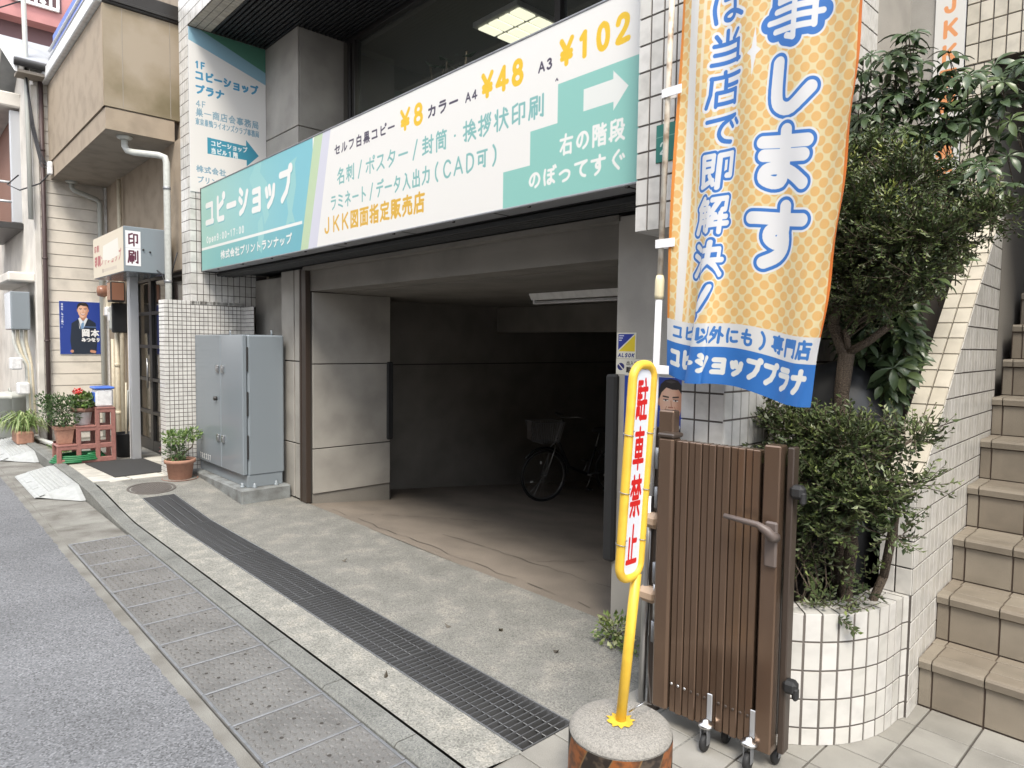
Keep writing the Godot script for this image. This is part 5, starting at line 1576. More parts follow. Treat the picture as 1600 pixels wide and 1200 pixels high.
# ---------------------------------------------------------------- house with siding
func siding_house() -> void:
	var t := thing("siding_house", "cream house with horizontal siding boards and a slate roof beyond the print shop", "house")
	var b := MB.new()
	b.span(-14.5, -12.02, -0.2, 5.36, -7.0, -1.68)
	b.span(-20.0, -14.5, -0.2, 5.2, -7.0, -1.70)
	part("wall", b, mats.cream_stucco, t)
	for i in 29:
		b = MB.new()
		var y := 0.19 + i * 0.1765
		var p := PackedVector2Array([Vector2(0, 0), Vector2(0.016, 0.004), Vector2(0.010, 0.170), Vector2(0, 0.1725)])
		b.prism(p, Vector3(-12.018, y, -1.72), Vector3(1, 0, 0), Vector3.UP, Vector3(0, 0, -2.2))
		part("siding_board", b, mats.siding, t)
	b = MB.new()
	b.bev(Vector3(-12.04, 2.62, -1.685), Vector3(0.10, 5.2, 0.08), 0.006)
	part("corner_trim", b, mats.cream_stucco, t)
	b = MB.new(true)
	b.tube([Vector3(-11.955, 0.1, -1.76), Vector3(-11.955, 5.3, -1.76)], 0.030, 10)
	part("downpipe", b, mats.brown_pipe, t)
	for y in [1.55, 2.75, 4.3]:
		b = MB.new(true)
		b.tube([Vector3(-11.955, y, -1.76), Vector3(-11.955, y + 0.025, -1.76)], 0.037, 10)
		part("pipe_clip", b, mats.brown_pipe, t)
	# gable roof: eave on our side, rake towards the street
	var roof := Node3D.new()
	roof.name = "roof"
	t.add_child(roof)
	for i in 4:
		b = MB.new()
		var x0 := -11.72 - i * 0.36
		var y0 := 5.45 + i * 0.19
		b.prism(PackedVector2Array([Vector2(x0, y0), Vector2(x0 - 0.42, y0 + 0.221), Vector2(x0 - 0.42, y0 + 0.19), Vector2(x0, y0 - 0.03)]), Vector3(0, 0, -1.46), Vector3(1, 0, 0), Vector3.UP, Vector3(0, 0, -6.0))
		part("slate_course", b, mats.roof_slate, roof)
	b = MB.new()
	b.prism(PackedVector2Array([Vector2(-13.16, 6.21), Vector2(-14.60, 5.45), Vector2(-14.60, 5.42), Vector2(-13.16, 6.17)]), Vector3(0, 0, -1.46), Vector3(1, 0, 0), Vector3.UP, Vector3(0, 0, -6.0))
	part("far_slope", b, mats.roof_slate, roof)
	b = MB.new()
	b.prism(PackedVector2Array([Vector2(-11.70, 5.44), Vector2(-13.16, 6.215), Vector2(-14.60, 5.45), Vector2(-14.60, 5.28), Vector2(-13.16, 6.03), Vector2(-11.70, 5.27)]), Vector3(0, 0, -1.43), Vector3(1, 0, 0), Vector3.UP, Vector3(0, 0, -0.03))
	part("bargeboard", b, mats.white_paint, roof)
	b = MB.new()
	b.prism(PackedVector2Array([Vector2(-12.02, 5.34), Vector2(-13.16, 5.98), Vector2(-14.5, 5.34)]), Vector3(0, 0, -1.69), Vector3(1, 0, 0), Vector3.UP, Vector3(0, 0, -1.0))
	part("gable", b, mats.cream_stucco, t)
	b = MB.new(true)
	b.tube([Vector3(-11.68, 5.40, -1.42), Vector3(-11.68, 5.38, -3.4)], 0.055, 10)
	part("eave_gutter", b, mats.dark_frame, roof)
	b = MB.new()
	b.span(-12.0, -11.70, 5.27, 5.31, -3.4, -1.46)
	part("eave", b, mats.soffit_stucco, roof)
	# bay window on the street side
	var w := Node3D.new()
	w.name = "bay_window"
	t.add_child(w)
	b = MB.new()
	b.bev(Vector3(-14.6, 5.32, -1.50), Vector3(2.6, 0.22, 0.40), 0.02)
	part("hood", b, mats.cream_stucco, w)
	for fx in [-13.42, -15.9]:
		b = MB.new()
		b.bev(Vector3(fx, 4.30, -1.62), Vector3(0.10, 1.75, 0.14), 0.01)
		part("jamb", b, mats.aluminium, w)
	b = MB.new()
	b.span(-15.85, -13.47, 3.45, 5.2, -1.66, -1.64)
	part("curtain", b, mats.terracotta_dark, w)
	b = MB.new()
	b.bev(Vector3(-14.5, 3.36, -1.45), Vector3(2.5, 0.10, 0.46), 0.01)
	part("sill", b, mats.dark_frame, w)
	for y in [3.75, 4.05]:
		b = MB.new(true)
		b.tube([Vector3(-15.7, y, -1.26), Vector3(-13.4, y, -1.26), Vector3(-13.4, y, -1.66)], 0.02, 8)
		part("rail", b, mats.aluminium, w)
	b = MB.new()
	b.bev(Vector3(-13.9, 3.68, -1.25), Vector3(0.5, 0.6, 0.02), 0.006)
	part("towel", b, mats.blue_tile, w)
	b = MB.new()
	b.bev(Vector3(-13.6, 2.50, -1.52), Vector3(2.6, 0.14, 0.34), 0.02)
	part("ledge", b, mats.cream_stucco, t)
	# junction box, conduits, meters below it
	var x := thing("junction_box", "pale grey junction box with conduits on the corner of the siding house", "box")
	b = MB.new()
	b.bev(Vector3(-12.62, 2.0, -1.49), Vector3(0.66, 0.56, 0.24), 0.012)
	part("case", b, mats.cabinet_paint, x)
	b = MB.new()
	b.bev(Vector3(-12.282, 2.0, -1.49), Vector3(0.018, 0.54, 0.22), 0.004)
	part("door", b, mats.cabinet_paint, x)
	for i in 4:
		b = MB.new(true)
		var z := -1.41 - i * 0.05
		b.tube([Vector3(-12.4, 1.73, z), Vector3(-12.4, 1.55, z), Vector3(-12.38, 1.40 - i * 0.03, z - 0.04), Vector3(-12.36, 1.2, -1.55 - i * 0.02), Vector3(-12.36, 0.15, -1.56 - i * 0.03)], 0.022, 8)
		part("conduit", b, mats.cream_pipe if i % 2 else mats.pale_pipe, x)
	for q in [Vector3(-12.34, 1.22, -1.42), Vector3(-12.34, 0.85, -1.50)]:
		b = MB.new()
		b.bev(q, Vector3(0.18, 0.18, 0.15), 0.02)
		part("meter", b, mats.white_plastic, x)
	# utility mast and wires on the corner
	var m := thing("service_mast", "thin grey service mast with cables on the corner of the siding house", "pole")
	b = MB.new(true)
	b.tube([Vector3(-11.93, 3.3, -1.60), Vector3(-11.96, 5.0, -1.60), Vector3(-11.99, 7.6, -1.58)], 0.032, 8)
	part("mast", b, mats.meter_grey, m)
	b = MB.new(true)
	for i in 3:
		b.tube([Vector3(-11.90, 5.5 - i * 0.1, -1.58), Vector3(-11.87, 4.6, -1.62 - i * 0.02), Vector3(-11.80, 4.05 + i * 0.08, -1.72), Vector3(-11.74, 4.0, -1.82)], 0.010, 5)
	part("wire", b, mats.cable, m)
	b = MB.new(true)
	b.tube([Vector3(-11.76, 3.98, -1.83), Vector3(-11.8, 3.80, -1.70), Vector3(-12.1, 3.72, -1.50), Vector3(-12.5, 3.85, -1.40), Vector3(-12.2, 3.95, -1.50)], 0.010, 5)
	part("wire", b, mats.cable, m)
	b = MB.new()
	b.bev(Vector3(-11.72, 4.02, -1.81), Vector3(0.10, 0.18, 0.06), 0.01)
	part("splice_box", b, mats.white_plastic, m)
	b = MB.new(true)
	for i in 3:
		b.tube([Vector3(-24, 9.2 + i * 0.4, -0.2), Vector3(-17, 7.4 + i * 0.35, -0.9), Vector3(-11.97, 6.35 + i * 0.35, -1.58)], 0.010, 5)
	part("wire", b, mats.cable, m)

func far_buildings() -> void:
	var t := thing("pink_building", "distant pink building with a maroon lower wall and white balcony lattice", "building")
	var b := MB.new()
	b.span(-24, -17.0, 8.0, 13.0, -12, -0.8)
	part("upper_wall", b, mats.pink_wall, t)
	b = MB.new()
	b.span(-24, -17.35, -0.5, 8.0, -12, -0.8)
	part("lower_wall", b, mats.maroon_wall, t)
	var l := Node3D.new()
	l.name = "lattice"
	t.add_child(l)
	b = MB.new()
	b.bev(Vector3(-16.95, 8.32, -2.45), Vector3(0.06, 0.06, 0.80), 0.005)
	part("rail", b, mats.white_paint, l)
	b = MB.new()
	b.bev(Vector3(-16.95, 9.2, -2.45), Vector3(0.06, 0.06, 0.80), 0.005)
	part("rail", b, mats.white_paint, l)
	for i in 7:
		b = MB.new()
		b.bev(Vector3(-16.95, 8.76, -2.08 - i * 0.125), Vector3(0.05, 0.84, 0.05), 0.005)
		part("bar", b, mats.white_paint, l)
	for i in 3:
		b = MB.new()
		b.bev(Vector3(-16.95, 8.7, -2.2 - i * 0.25), Vector3(0.03, 0.7, 0.04), 0.004, Basis(Vector3(1, 0, 0), 0.5 * (1 if i % 2 else -1)))
		part("brace", b, mats.white_paint, l)
	b = MB.new()
	b.span(-17.005, -16.99, 8.30, 9.3, -2.9, -2.0)
	part("window", b, mats.maroon_wall, t)
	# across the street: the apartment block that the office window mirrors
	var o := thing("apartment_block", "tan apartment block with railed balconies across the street, mirrored in the office window", "building")
	b = MB.new()
	b.span(-46, -15, -0.1, 21.0, 12.2, 18.0)
	part("wall", b, mats.opposite_wall, o)
	for f in 3:
		var fy := 10.2 + f * 2.9
		b = MB.new()
		b.bev(Vector3(-27.0, fy, 11.6), Vector3(15.0, 0.45, 1.3), 0.02)
		part("balcony_floor", b, mats.cream_stucco, o)
		b = MB.new(true)
		b.tube([Vector3(-34.4, fy + 1.25, 11.0), Vector3(-19.6, fy + 1.25, 11.0)], 0.035, 8)
		part("rail", b, mats.galvanized, o)
		b = MB.new()
		b.box(Vector3.ZERO, Vector3(0.03, 1.02, 0.03))
		var bm := b.done()
		for i in 70:
			part("baluster", bm, mats.galvanized, o, Vector3(-34.35 + i * 0.212, fy + 0.735, 11.0))
		for x in [-32.5, -27.5, -22.5]:
			b = MB.new()
			b.bev(Vector3(x, fy + 1.25, 12.17), Vector3(2.2, 2.0, 0.08), 0.01)
			part("window", b, mats.black_plastic, o)

	# the houses that close the other side of the street and keep the low sky out of the garage
	for h in [[-9.8, -4.2, 6.2, "cream house across the street facing the print shop"], [-3.9, 1.6, 5.6, "tan house across the street facing the garage"], [1.9, 7.4, 6.4, "grey house across the street facing the stairs"]]:
		var n := thing("street_house", h[3], "house", Vector3.ZERO, 0.0, "houses across the street")
		b = MB.new()
		b.span(h[0], h[1], -0.1, h[2], 4.3, 9.0)
		part("wall", b, [mats.cream_stucco, mats.tan_stucco, mats.gutter_concrete][0 if h[2] == 6.2 else (1 if h[2] == 5.6 else 2)], n)
		b = MB.new()
		b.prism(PackedVector2Array([Vector2(4.0, h[2]), Vector2(6.65, h[2] + 1.0), Vector2(9.3, h[2]), Vector2(9.3, h[2] - 0.1), Vector2(4.0, h[2] - 0.1)]), Vector3(h[0] - 0.2, 0, 0), Vector3(0, 0, 1), Vector3.UP, Vector3(h[1] - h[0] + 0.4, 0, 0))
		part("roof", b, mats.roof_slate, n)
		for f in 2:
			for i in 2:
				b = MB.new()
				b.bev(Vector3(lerpf(h[0], h[1], 0.28 + 0.44 * i), 1.6 + 2.7 * f, 4.28), Vector3(1.6, 1.3, 0.08), 0.01)
				part("window", b, mats.black_plastic, n)

# ---------------------------------------------------------------- drain grates and gutter covers
func gratings() -> void:
	var seams := [-7.215, -6.15, -5.05, -3.90, -2.82, -1.85]
	var whose := ["first from the round manhole cover", "second from the round manhole cover", "third from the round manhole cover", "fourth from the round manhole cover", "fifth, ending at the striped drum"]
	var bar := MB.new()
	bar.box(Vector3.ZERO, Vector3(0.006, 0.03, 0.288))
	var bar_m := bar.done()
	var knob := MB.new()
	knob.box(Vector3.ZERO, Vector3(0.012, 0.006, 0.010))
	var knob_m := knob.done()
	for g in 5:
		var x0: float = seams[g]
		var x1: float = seams[g + 1] - 0.008
		var t := thing("drain_grate", "dark steel drain grate, " + whose[g], "grate", Vector3(x0, 0, -1.945), 0.0, "grates in a row across the garage drive")
		var l := x1 - x0
		var n := int(l / 0.036)
		for i in n + 1:
			var px := l * i / n
			part("bar", bar_m, mats.grate_steel, t, Vector3(px, -0.012 + rise(x0 + px), 0))
		for k in 3:
			var b := MB.new(true)
			var z := -0.075 + 0.075 * k
			b.tube([Vector3(0, -0.004 + rise(x0), z), Vector3(l, -0.004 + rise(x1), z)], 0.0028, 5)
			part("cross_rod", b, mats.grate_steel, t)
		for s in [-1, 1]:
			var b := MB.new()
			var z0: float = 0.146 * s
			var ya := 0.004 + rise(x0)
			var yb := 0.004 + rise(x1)
			for q in [[-0.004, 0.004]]:
				b.quad(Vector3(0, ya, z0 + q[0]), Vector3(l, yb, z0 + q[0]), Vector3(l, yb, z0 + q[1]), Vector3(0, ya, z0 + q[1]))
				for e in q:
					b.quad(Vector3(0, ya - 0.034, z0 + e), Vector3(0, ya, z0 + e), Vector3(l, yb, z0 + e), Vector3(l, yb - 0.034, z0 + e))
			part("side_bar", b, mats.galvanized, t)
	# pressed steel gutter covers
	var spots := []
	var x := -6.12
	var bump := MB.new()
	for k in 4:
		var w := PI / 2 * k
		var d := Vector3(cos(w), 0, sin(w))
		var e := Vector3(cos(w + PI / 4), 0, sin(w + PI / 4)) * 0.004
		var f := Vector3(cos(w - PI / 4), 0, sin(w - PI / 4)) * 0.004
		bump.tri(Vector3(0, 0.0075, 0), d * 0.0165, e)
		bump.tri(Vector3(0, 0.0075, 0), f, d * 0.0165)
	var bump_m := bump.done()
	var place_words := ["at the far end of the row, against the concrete gutter", "second in the row from the concrete gutter", "third in the row from the concrete gutter", "fourth in the row from the concrete gutter", "fifth in the row from the concrete gutter", "sixth in the row from the concrete gutter", "seventh in the row from the concrete gutter", "eighth in the row from the concrete gutter", "ninth in the row from the concrete gutter", "tenth in the row from the concrete gutter", "eleventh in the row from the concrete gutter", "twelfth in the row from the concrete gutter", "thirteenth in the row from the concrete gutter", "fourteenth in the row from the concrete gutter"]
	for c in 14:
		var w := 0.334
		var t := thing("gutter_cover", "studded steel gutter cover, " + place_words[c], "drain cover", Vector3(x + w * 0.5, 0, -1.212), 0.0, "studded covers along the gutter")
		var b := MB.new()
		b.bev(Vector3(0, -0.010, 0), Vector3(w - 0.006, 0.024, 0.424), 0.004)
		part("plate", b, mats.cover_steel, t)
		b = MB.new()
		b.bev(Vector3(0, 0.0045, 0.206), Vector3(w - 0.006, 0.006, 0.012), 0.002)
		b.bev(Vector3(0, 0.0045, -0.206), Vector3(w - 0.006, 0.006, 0.012), 0.002)
		b.bev(Vector3(-w * 0.5 + 0.009, 0.0045, 0), Vector3(0.010, 0.006, 0.40), 0.002)
		part("edge", b, mats.galvanized, t)
		var st := SurfaceTool.new()
		st.begin(Mesh.PRIMITIVE_TRIANGLES)
		for i in 9:
			for k in 11:
				var at := Vector3(-w * 0.5 + 0.032 + i * 0.0335 + (0.006 if k % 2 else 0.0), 0.002, -0.18 + k * 0.036)
				st.append_from(bump_m, 0, Transform3D(Basis(Vector3.UP, (PI / 4 if (i + k) % 2 else 0.0) + 0.2), at))
		tag(part("studs", st.commit(), mats.cover_steel, t), "", "", "", "stuff")
		for h in [Vector3(0.11, 0.0025, -0.15), Vector3(-0.11, 0.0025, -0.12), Vector3(0.12, 0.0025, 0.02), Vector3(-0.05, 0.0025, -0.03), Vector3(0.05, 0.0025, 0.07), Vector3(-0.13, 0.0025, 0.18), Vector3(0.06, 0.0025, -0.10), Vector3(-0.03, 0.0025, 0.10)]:
			b = MB.new()
			b.lathe(h + Vector3(0.0, 0, 0.012 * (c % 3)), [[0.0, 0.0006], [0.0085, 0.0006], [0.009, 0.0]], 10)
			part("hole", b, mats.panel_joint, t)
		x += 0.334

# ---------------------------------------------------------------- signs
func shop_signs() -> void:
	var t := thing("shop_sign", "long white and teal copy shop sign with yellow prices over the garage", "sign")
	var b := MB.new()
	b.span(-7.995, -1.935, 2.375, 3.275, -2.80, -2.648)
	part("case", b, mats.aluminium, t)
	b = MB.new()
	b.uvquad(Vector3(-7.99, 3.278, -2.640), Vector3(-1.94, 3.278, -2.640), Vector3(-1.94, 2.378, -2.640), Vector3(-7.99, 2.378, -2.640))
	part("face", b, printed("shop_sign_print", shop_print(), 0.45), t)
	mats.shop_sign_print.albedo_color = Color(0.86, 0.86, 0.86)
	for p in [[Vector3(-4.965, 2.372, -2.644), Vector3(6.07, 0.014, 0.016)], [Vector3(-4.965, 3.283, -2.644), Vector3(6.07, 0.014, 0.016)]]:
		b = MB.new()
		b.bev(p[0], p[1], 0.004)
		part("edge_trim", b, mats.galvanized, t)
	for p in [-7.998, -1.932]:
		b = MB.new()
		b.bev(Vector3(p, 2.827, -2.72), Vector3(0.008, 0.93, 0.17), 0.002)
		part("end_plate", b, mats.dark_frame, t)
	for i in 9:
		b = MB.new()
		b.bev(Vector3(-7.5 + i * 0.68, 2.362, -2.645), Vector3(0.02, 0.012, 0.02), 0.003)
		part("clip", b, mats.dark_frame, t)
	for i in 6:
		b = MB.new()
		b.span(-7.0 + i * 0.98, -6.985 + i * 0.98, 2.3735, 2.375, -2.80, -2.65)
		part("joint", b, mats.dark_frame, t)
	t = thing("tenant_sign", "upright white tenant sign with a blue arrow on the tiled pier", "sign")
	b = MB.new()
	b.bev(Vector3(-8.046, 4.14, -2.976), Vector3(0.006, 1.78, 0.865), 0.001)
	part("board", b, mats.white_plastic, t)
	b = MB.new()
	b.uvquad(Vector3(-8.042, 5.028, -2.545), Vector3(-8.042, 5.028, -3.406), Vector3(-8.042, 3.252, -3.406), Vector3(-8.042, 3.252, -2.545))
	part("print", b, printed("tenant_sign_print", tenant_print()), t)

# thin raised lettering: every stroke a flat bar on the plane o, u, v
func raised(s: String, o: Vector3, u: Vector3, v: Vector3, a: float, h: float, r: float) -> MB:
	var b := MB.new()
	var n := u.cross(v).normalized()
	for i in s.length():
		for st in G[s[i]]:
			for k in range(0, st.size() - 2, 2):
				var p: Vector3 = o + u * (a * (i + st[k] * 0.0075)) + v * (h * (1.0 - st[k + 1] * 0.01))
				var q: Vector3 = o + u * (a * (i + st[k + 2] * 0.0075)) + v * (h * (1.0 - st[k + 3] * 0.01))
				var d := (q - p).normalized()
				b.box((p + q) * 0.5 + n * 0.0008, Vector3((q - p).length() + r, r * 2.0, 0.0012), Basis(d, n.cross(d), n))
	return b

# ---------------------------------------------------------------- roadside cabinet
func cabinet() -> void:
	var t := thing("utility_cabinet", "grey steel utility cabinet with two doors on a concrete plinth", "cabinet")
	var b := MB.new()
	b.bev(Vector3(-7.29, 0.02, -2.755), Vector3(1.49, 0.25, 0.50), 0.012)
	part("plinth", b, mats.plinth_concrete, t)
	b = MB.new()
	b.bev(Vector3(-7.32, 0.205, -2.78), Vector3(1.36, 0.125, 0.36), 0.006)
	part("base_frame", b, mats.cabinet_paint, t)
	b = MB.new()
	b.bev(Vector3(-7.325, 0.96, -2.795), Vector3(1.385, 1.40, 0.37), 0.016)
	part("body", b, mats.cabinet_paint, t)
	for p in [[-8.015, -7.235], [-7.228, -6.645]]:
		var door := Node3D.new()
		door.name = "door"
		t.add_child(door, true)
		b = MB.new()
		b.bev(Vector3((p[0] + p[1]) * 0.5, 0.965, -2.582), Vector3(p[1] - p[0], 1.39, 0.045), 0.008)
		part("leaf", b, mats.cabinet_paint, door)
	for p in [Vector3(-7.30, 1.305, -2.552), Vector3(-7.16, 1.305, -2.552), Vector3(-7.30, 0.58, -2.552), Vector3(-7.16, 0.58, -2.552)]:
		b = MB.new()
		b.bev(p, Vector3(0.07, 0.075, 0.018), 0.006)
		b.bev(p + Vector3(0.01, -0.005, 0.010), Vector3(0.025, 0.045, 0.014), 0.004)
		part("latch", b, mats.stainless, t)
	b = MB.new(true)
	b.tube([Vector3(-7.35, 0.99, -2.56), Vector3(-7.35, 0.99, -2.53)], 0.022, 12)
	part("lock", b, mats.dark_frame, t)
	for y in [0.55, 0.98, 1.42]:
		b = MB.new()
		b.bev(Vector3(-6.638, y, -2.605), Vector3(0.02, 0.24, 0.014), 0.004)
		part("hinge", b, mats.dark_frame, t)
	part("number", raised("TR1337", Vector3(-7.88, 0.295, -2.5585), Vector3(1, 0, 0), Vector3.UP, 0.058, 0.065, 0.0045), mats.white_paint, t)
	for p in [Vector3(-6.70, 0.175, -2.57), Vector3(-6.615, 0.175, -2.88), Vector3(-6.615, 0.175, -2.66)]:
		b = MB.new(true)
		b.lathe(p - Vector3(0, 0.035, 0), [[0.0, 0.0], [0.024, 0.0], [0.024, 0.02], [0.014, 0.022], [0.014, 0.05], [0.0, 0.052]], 8)
		part("anchor_bolt", b, mats.cabinet_paint, t)
	for p in [Vector3(-7.6, 1.68, -2.8), Vector3(-6.75, 1.68, -2.9)]:
		b = MB.new(true)
		b.tube([p - Vector3(0, 0.03, 0), p + Vector3(0, 0.03, 0)], 0.010, 6)
		part("lifting_eye", b, mats.cabinet_paint, t)

# ---------------------------------------------------------------- folding gate
func gate() -> void:
	var t := thing("folding_gate", "folded brown metal concertina gate with a lever handle beside the planter", "gate", Vector3(-1.645, 0, -2.385), deg_to_rad(5.0))
	var b := MB.new()
	b.bev(Vector3(0.035, 0.65, 0), Vector3(0.072, 1.15, 0.075), 0.010)
	part("end_post", b, mats.bronze_aluminium, t)
	b = MB.new()
	b.bev(Vector3(0.035, 1.232, -0.004), Vector3(0.078, 0.02, 0.085), 0.006)
	part("post_cap", b, mats.bronze_dark, t)
	b = MB.new()
	b.span(0.07, 0.51, 0.13, 1.16, -0.030, -0.014)
	part("back_plate", b, mats.bronze_dark, t)
	var slat := MB.new()
	slat.bev(Vector3(0, 0.645, 0), Vector3(0.0277, 1.14, 0.05), 0.003)
	var sm := slat.done()
	var screw := MB.new(true)
	screw.lathe(Vector3.ZERO, [[0.0, 0.003], [0.004, 0.0025], [0.006, 0.0]], 8, Basis(Vector3(1, 0, 0), PI / 2))
	var scm := screw.done()
	for i in 12:
		var x := 0.090 + i * 0.0296
		part("slat", sm, mats.bronze_aluminium, t, Vector3(x, 0.0, 0.003 * (1 if i % 2 else -1)))
		part("screw", scm, mats.stainless if i < 3 else mats.bronze_dark, t, Vector3(x, 0.20 - i * 0.001, 0.031))
	b = MB.new()
	b.bev(Vector3(0.478, 0.655, 0.004), Vector3(0.062, 1.17, 0.07), 0.005)
	part("lead_post", b, mats.bronze_aluminium, t)
	b = MB.new()
	b.bev(Vector3(0.534, 0.655, -0.02), Vector3(0.025, 1.16, 0.055), 0.004)
	part("rear_post", b, mats.bronze_dark, t)
	var h := Node3D.new()
	h.name = "handle"
	t.add_child(h)
	b = MB.new()
	b.bev(Vector3(0.488, 0.875, 0.046), Vector3(0.045, 0.17, 0.018), 0.006)
	part("back_plate", b, mats.handle_plastic, h)
	b = MB.new(true)
	b.tube([Vector3(0.505, 0.905, 0.05), Vector3(0.503, 0.915, 0.085), Vector3(0.490, 0.935, 0.095), Vector3(0.455, 0.952, 0.095), Vector3(0.325, 0.962, 0.092)], [0.020, 0.019, 0.018, 0.012, 0.009], 10)
	part("lever", b, mats.handle_plastic, h)
	for y in [1.075, 0.345]:
		b = MB.new()
		b.bev(Vector3(0.562, y, 0.0), Vector3(0.05, 0.05, 0.05), 0.012)
		b.bev(Vector3(0.582, y - 0.02, 0.005), Vector3(0.022, 0.05, 0.03), 0.008)
		part("latch", b, mats.black_rubber, t)
	# casters
	for p in [[0.262, 0.055], [0.438, 0.055], [0.30, -0.06], [0.50, -0.06]]:
		var c := Node3D.new()
		c.name = "caster"
		t.add_child(c, true)
		c.position = Vector3(p[0], 0, p[1])
		if p[1] > 0:
			b = MB.new()
			b.bev(Vector3(0, 0.165, -0.022), Vector3(0.022, 0.11, 0.006), 0.0025)
			part("bracket", b, mats.aluminium, c)
			b = MB.new(true)
			b.lathe(Vector3(0, 0.098, 0.004), [[0.0, 0.030], [0.012, 0.026], [0.016, 0.014], [0.028, 0.012], [0.032, 0.002], [0.026, -0.004], [0.0, -0.005]], 14)
			part("swivel", b, mats.stainless, c)
		b = MB.new()
		for s in [-1, 1]:
			b.bev(Vector3(0.014 * s, 0.062, 0.010), Vector3(0.004, 0.065, 0.026), 0.001)
		part("fork", b, mats.galvanized, c)
		b = MB.new(true)
		b.lathe(Vector3(0, 0.034, 0.012), [[0.0, -0.010], [0.030, -0.010], [0.034, -0.006], [0.034, 0.006], [0.030, 0.010], [0.0, 0.010]], 18, Basis(Vector3(0, 0, 1), PI / 2))
		part("wheel", b, mats.black_rubber, c)
	# the fixed post it hangs on
	var g := thing("gate_post", "dark gate post with steel hinges and tan tape bands", "post", Vector3(-1.735, 0, -2.47))
	b = MB.new()
	b.bev(Vector3(0.03, 0.62, 0), Vector3(0.05, 1.26, 0.06), 0.006)
	part("post", b, mats.bronze_dark, g)
	b = MB.new()
	b.bev(Vector3(0.085, 1.24, 0.03), Vector3(0.075, 0.18, 0.05), 0.006)
	part("catch", b, mats.bronze_aluminium, g)
	for y in [1.12, 0.95, 0.62, 0.36]:
		b = MB.new(true)
		b.tube([Vector3(0.045, y - 0.045, 0.045), Vector3(0.045, y + 0.045, 0.045)], 0.013, 10)
		part("hinge_barrel", b, mats.galvanized, g)
		b = MB.new()
		b.bev(Vector3(0.065, y, 0.04), Vector3(0.03, 0.06, 0.008), 0.002)
		part("hinge_leaf", b, mats.white_plastic, g)
	b = MB.new(true)
	b.tube([Vector3(0.045, 0.40, 0.045), Vector3(0.045, 0.58, 0.045)], 0.008, 8)
	part("hinge_pin", b, mats.stainless, g)
	for y in [0.845, 0.515]:
		b = MB.new()
		b.bev(Vector3(0.012, y, 0.018), Vector3(0.105, 0.07, 0.105), 0.022)
		part("tape_band", b, mats.tan_tape, g)

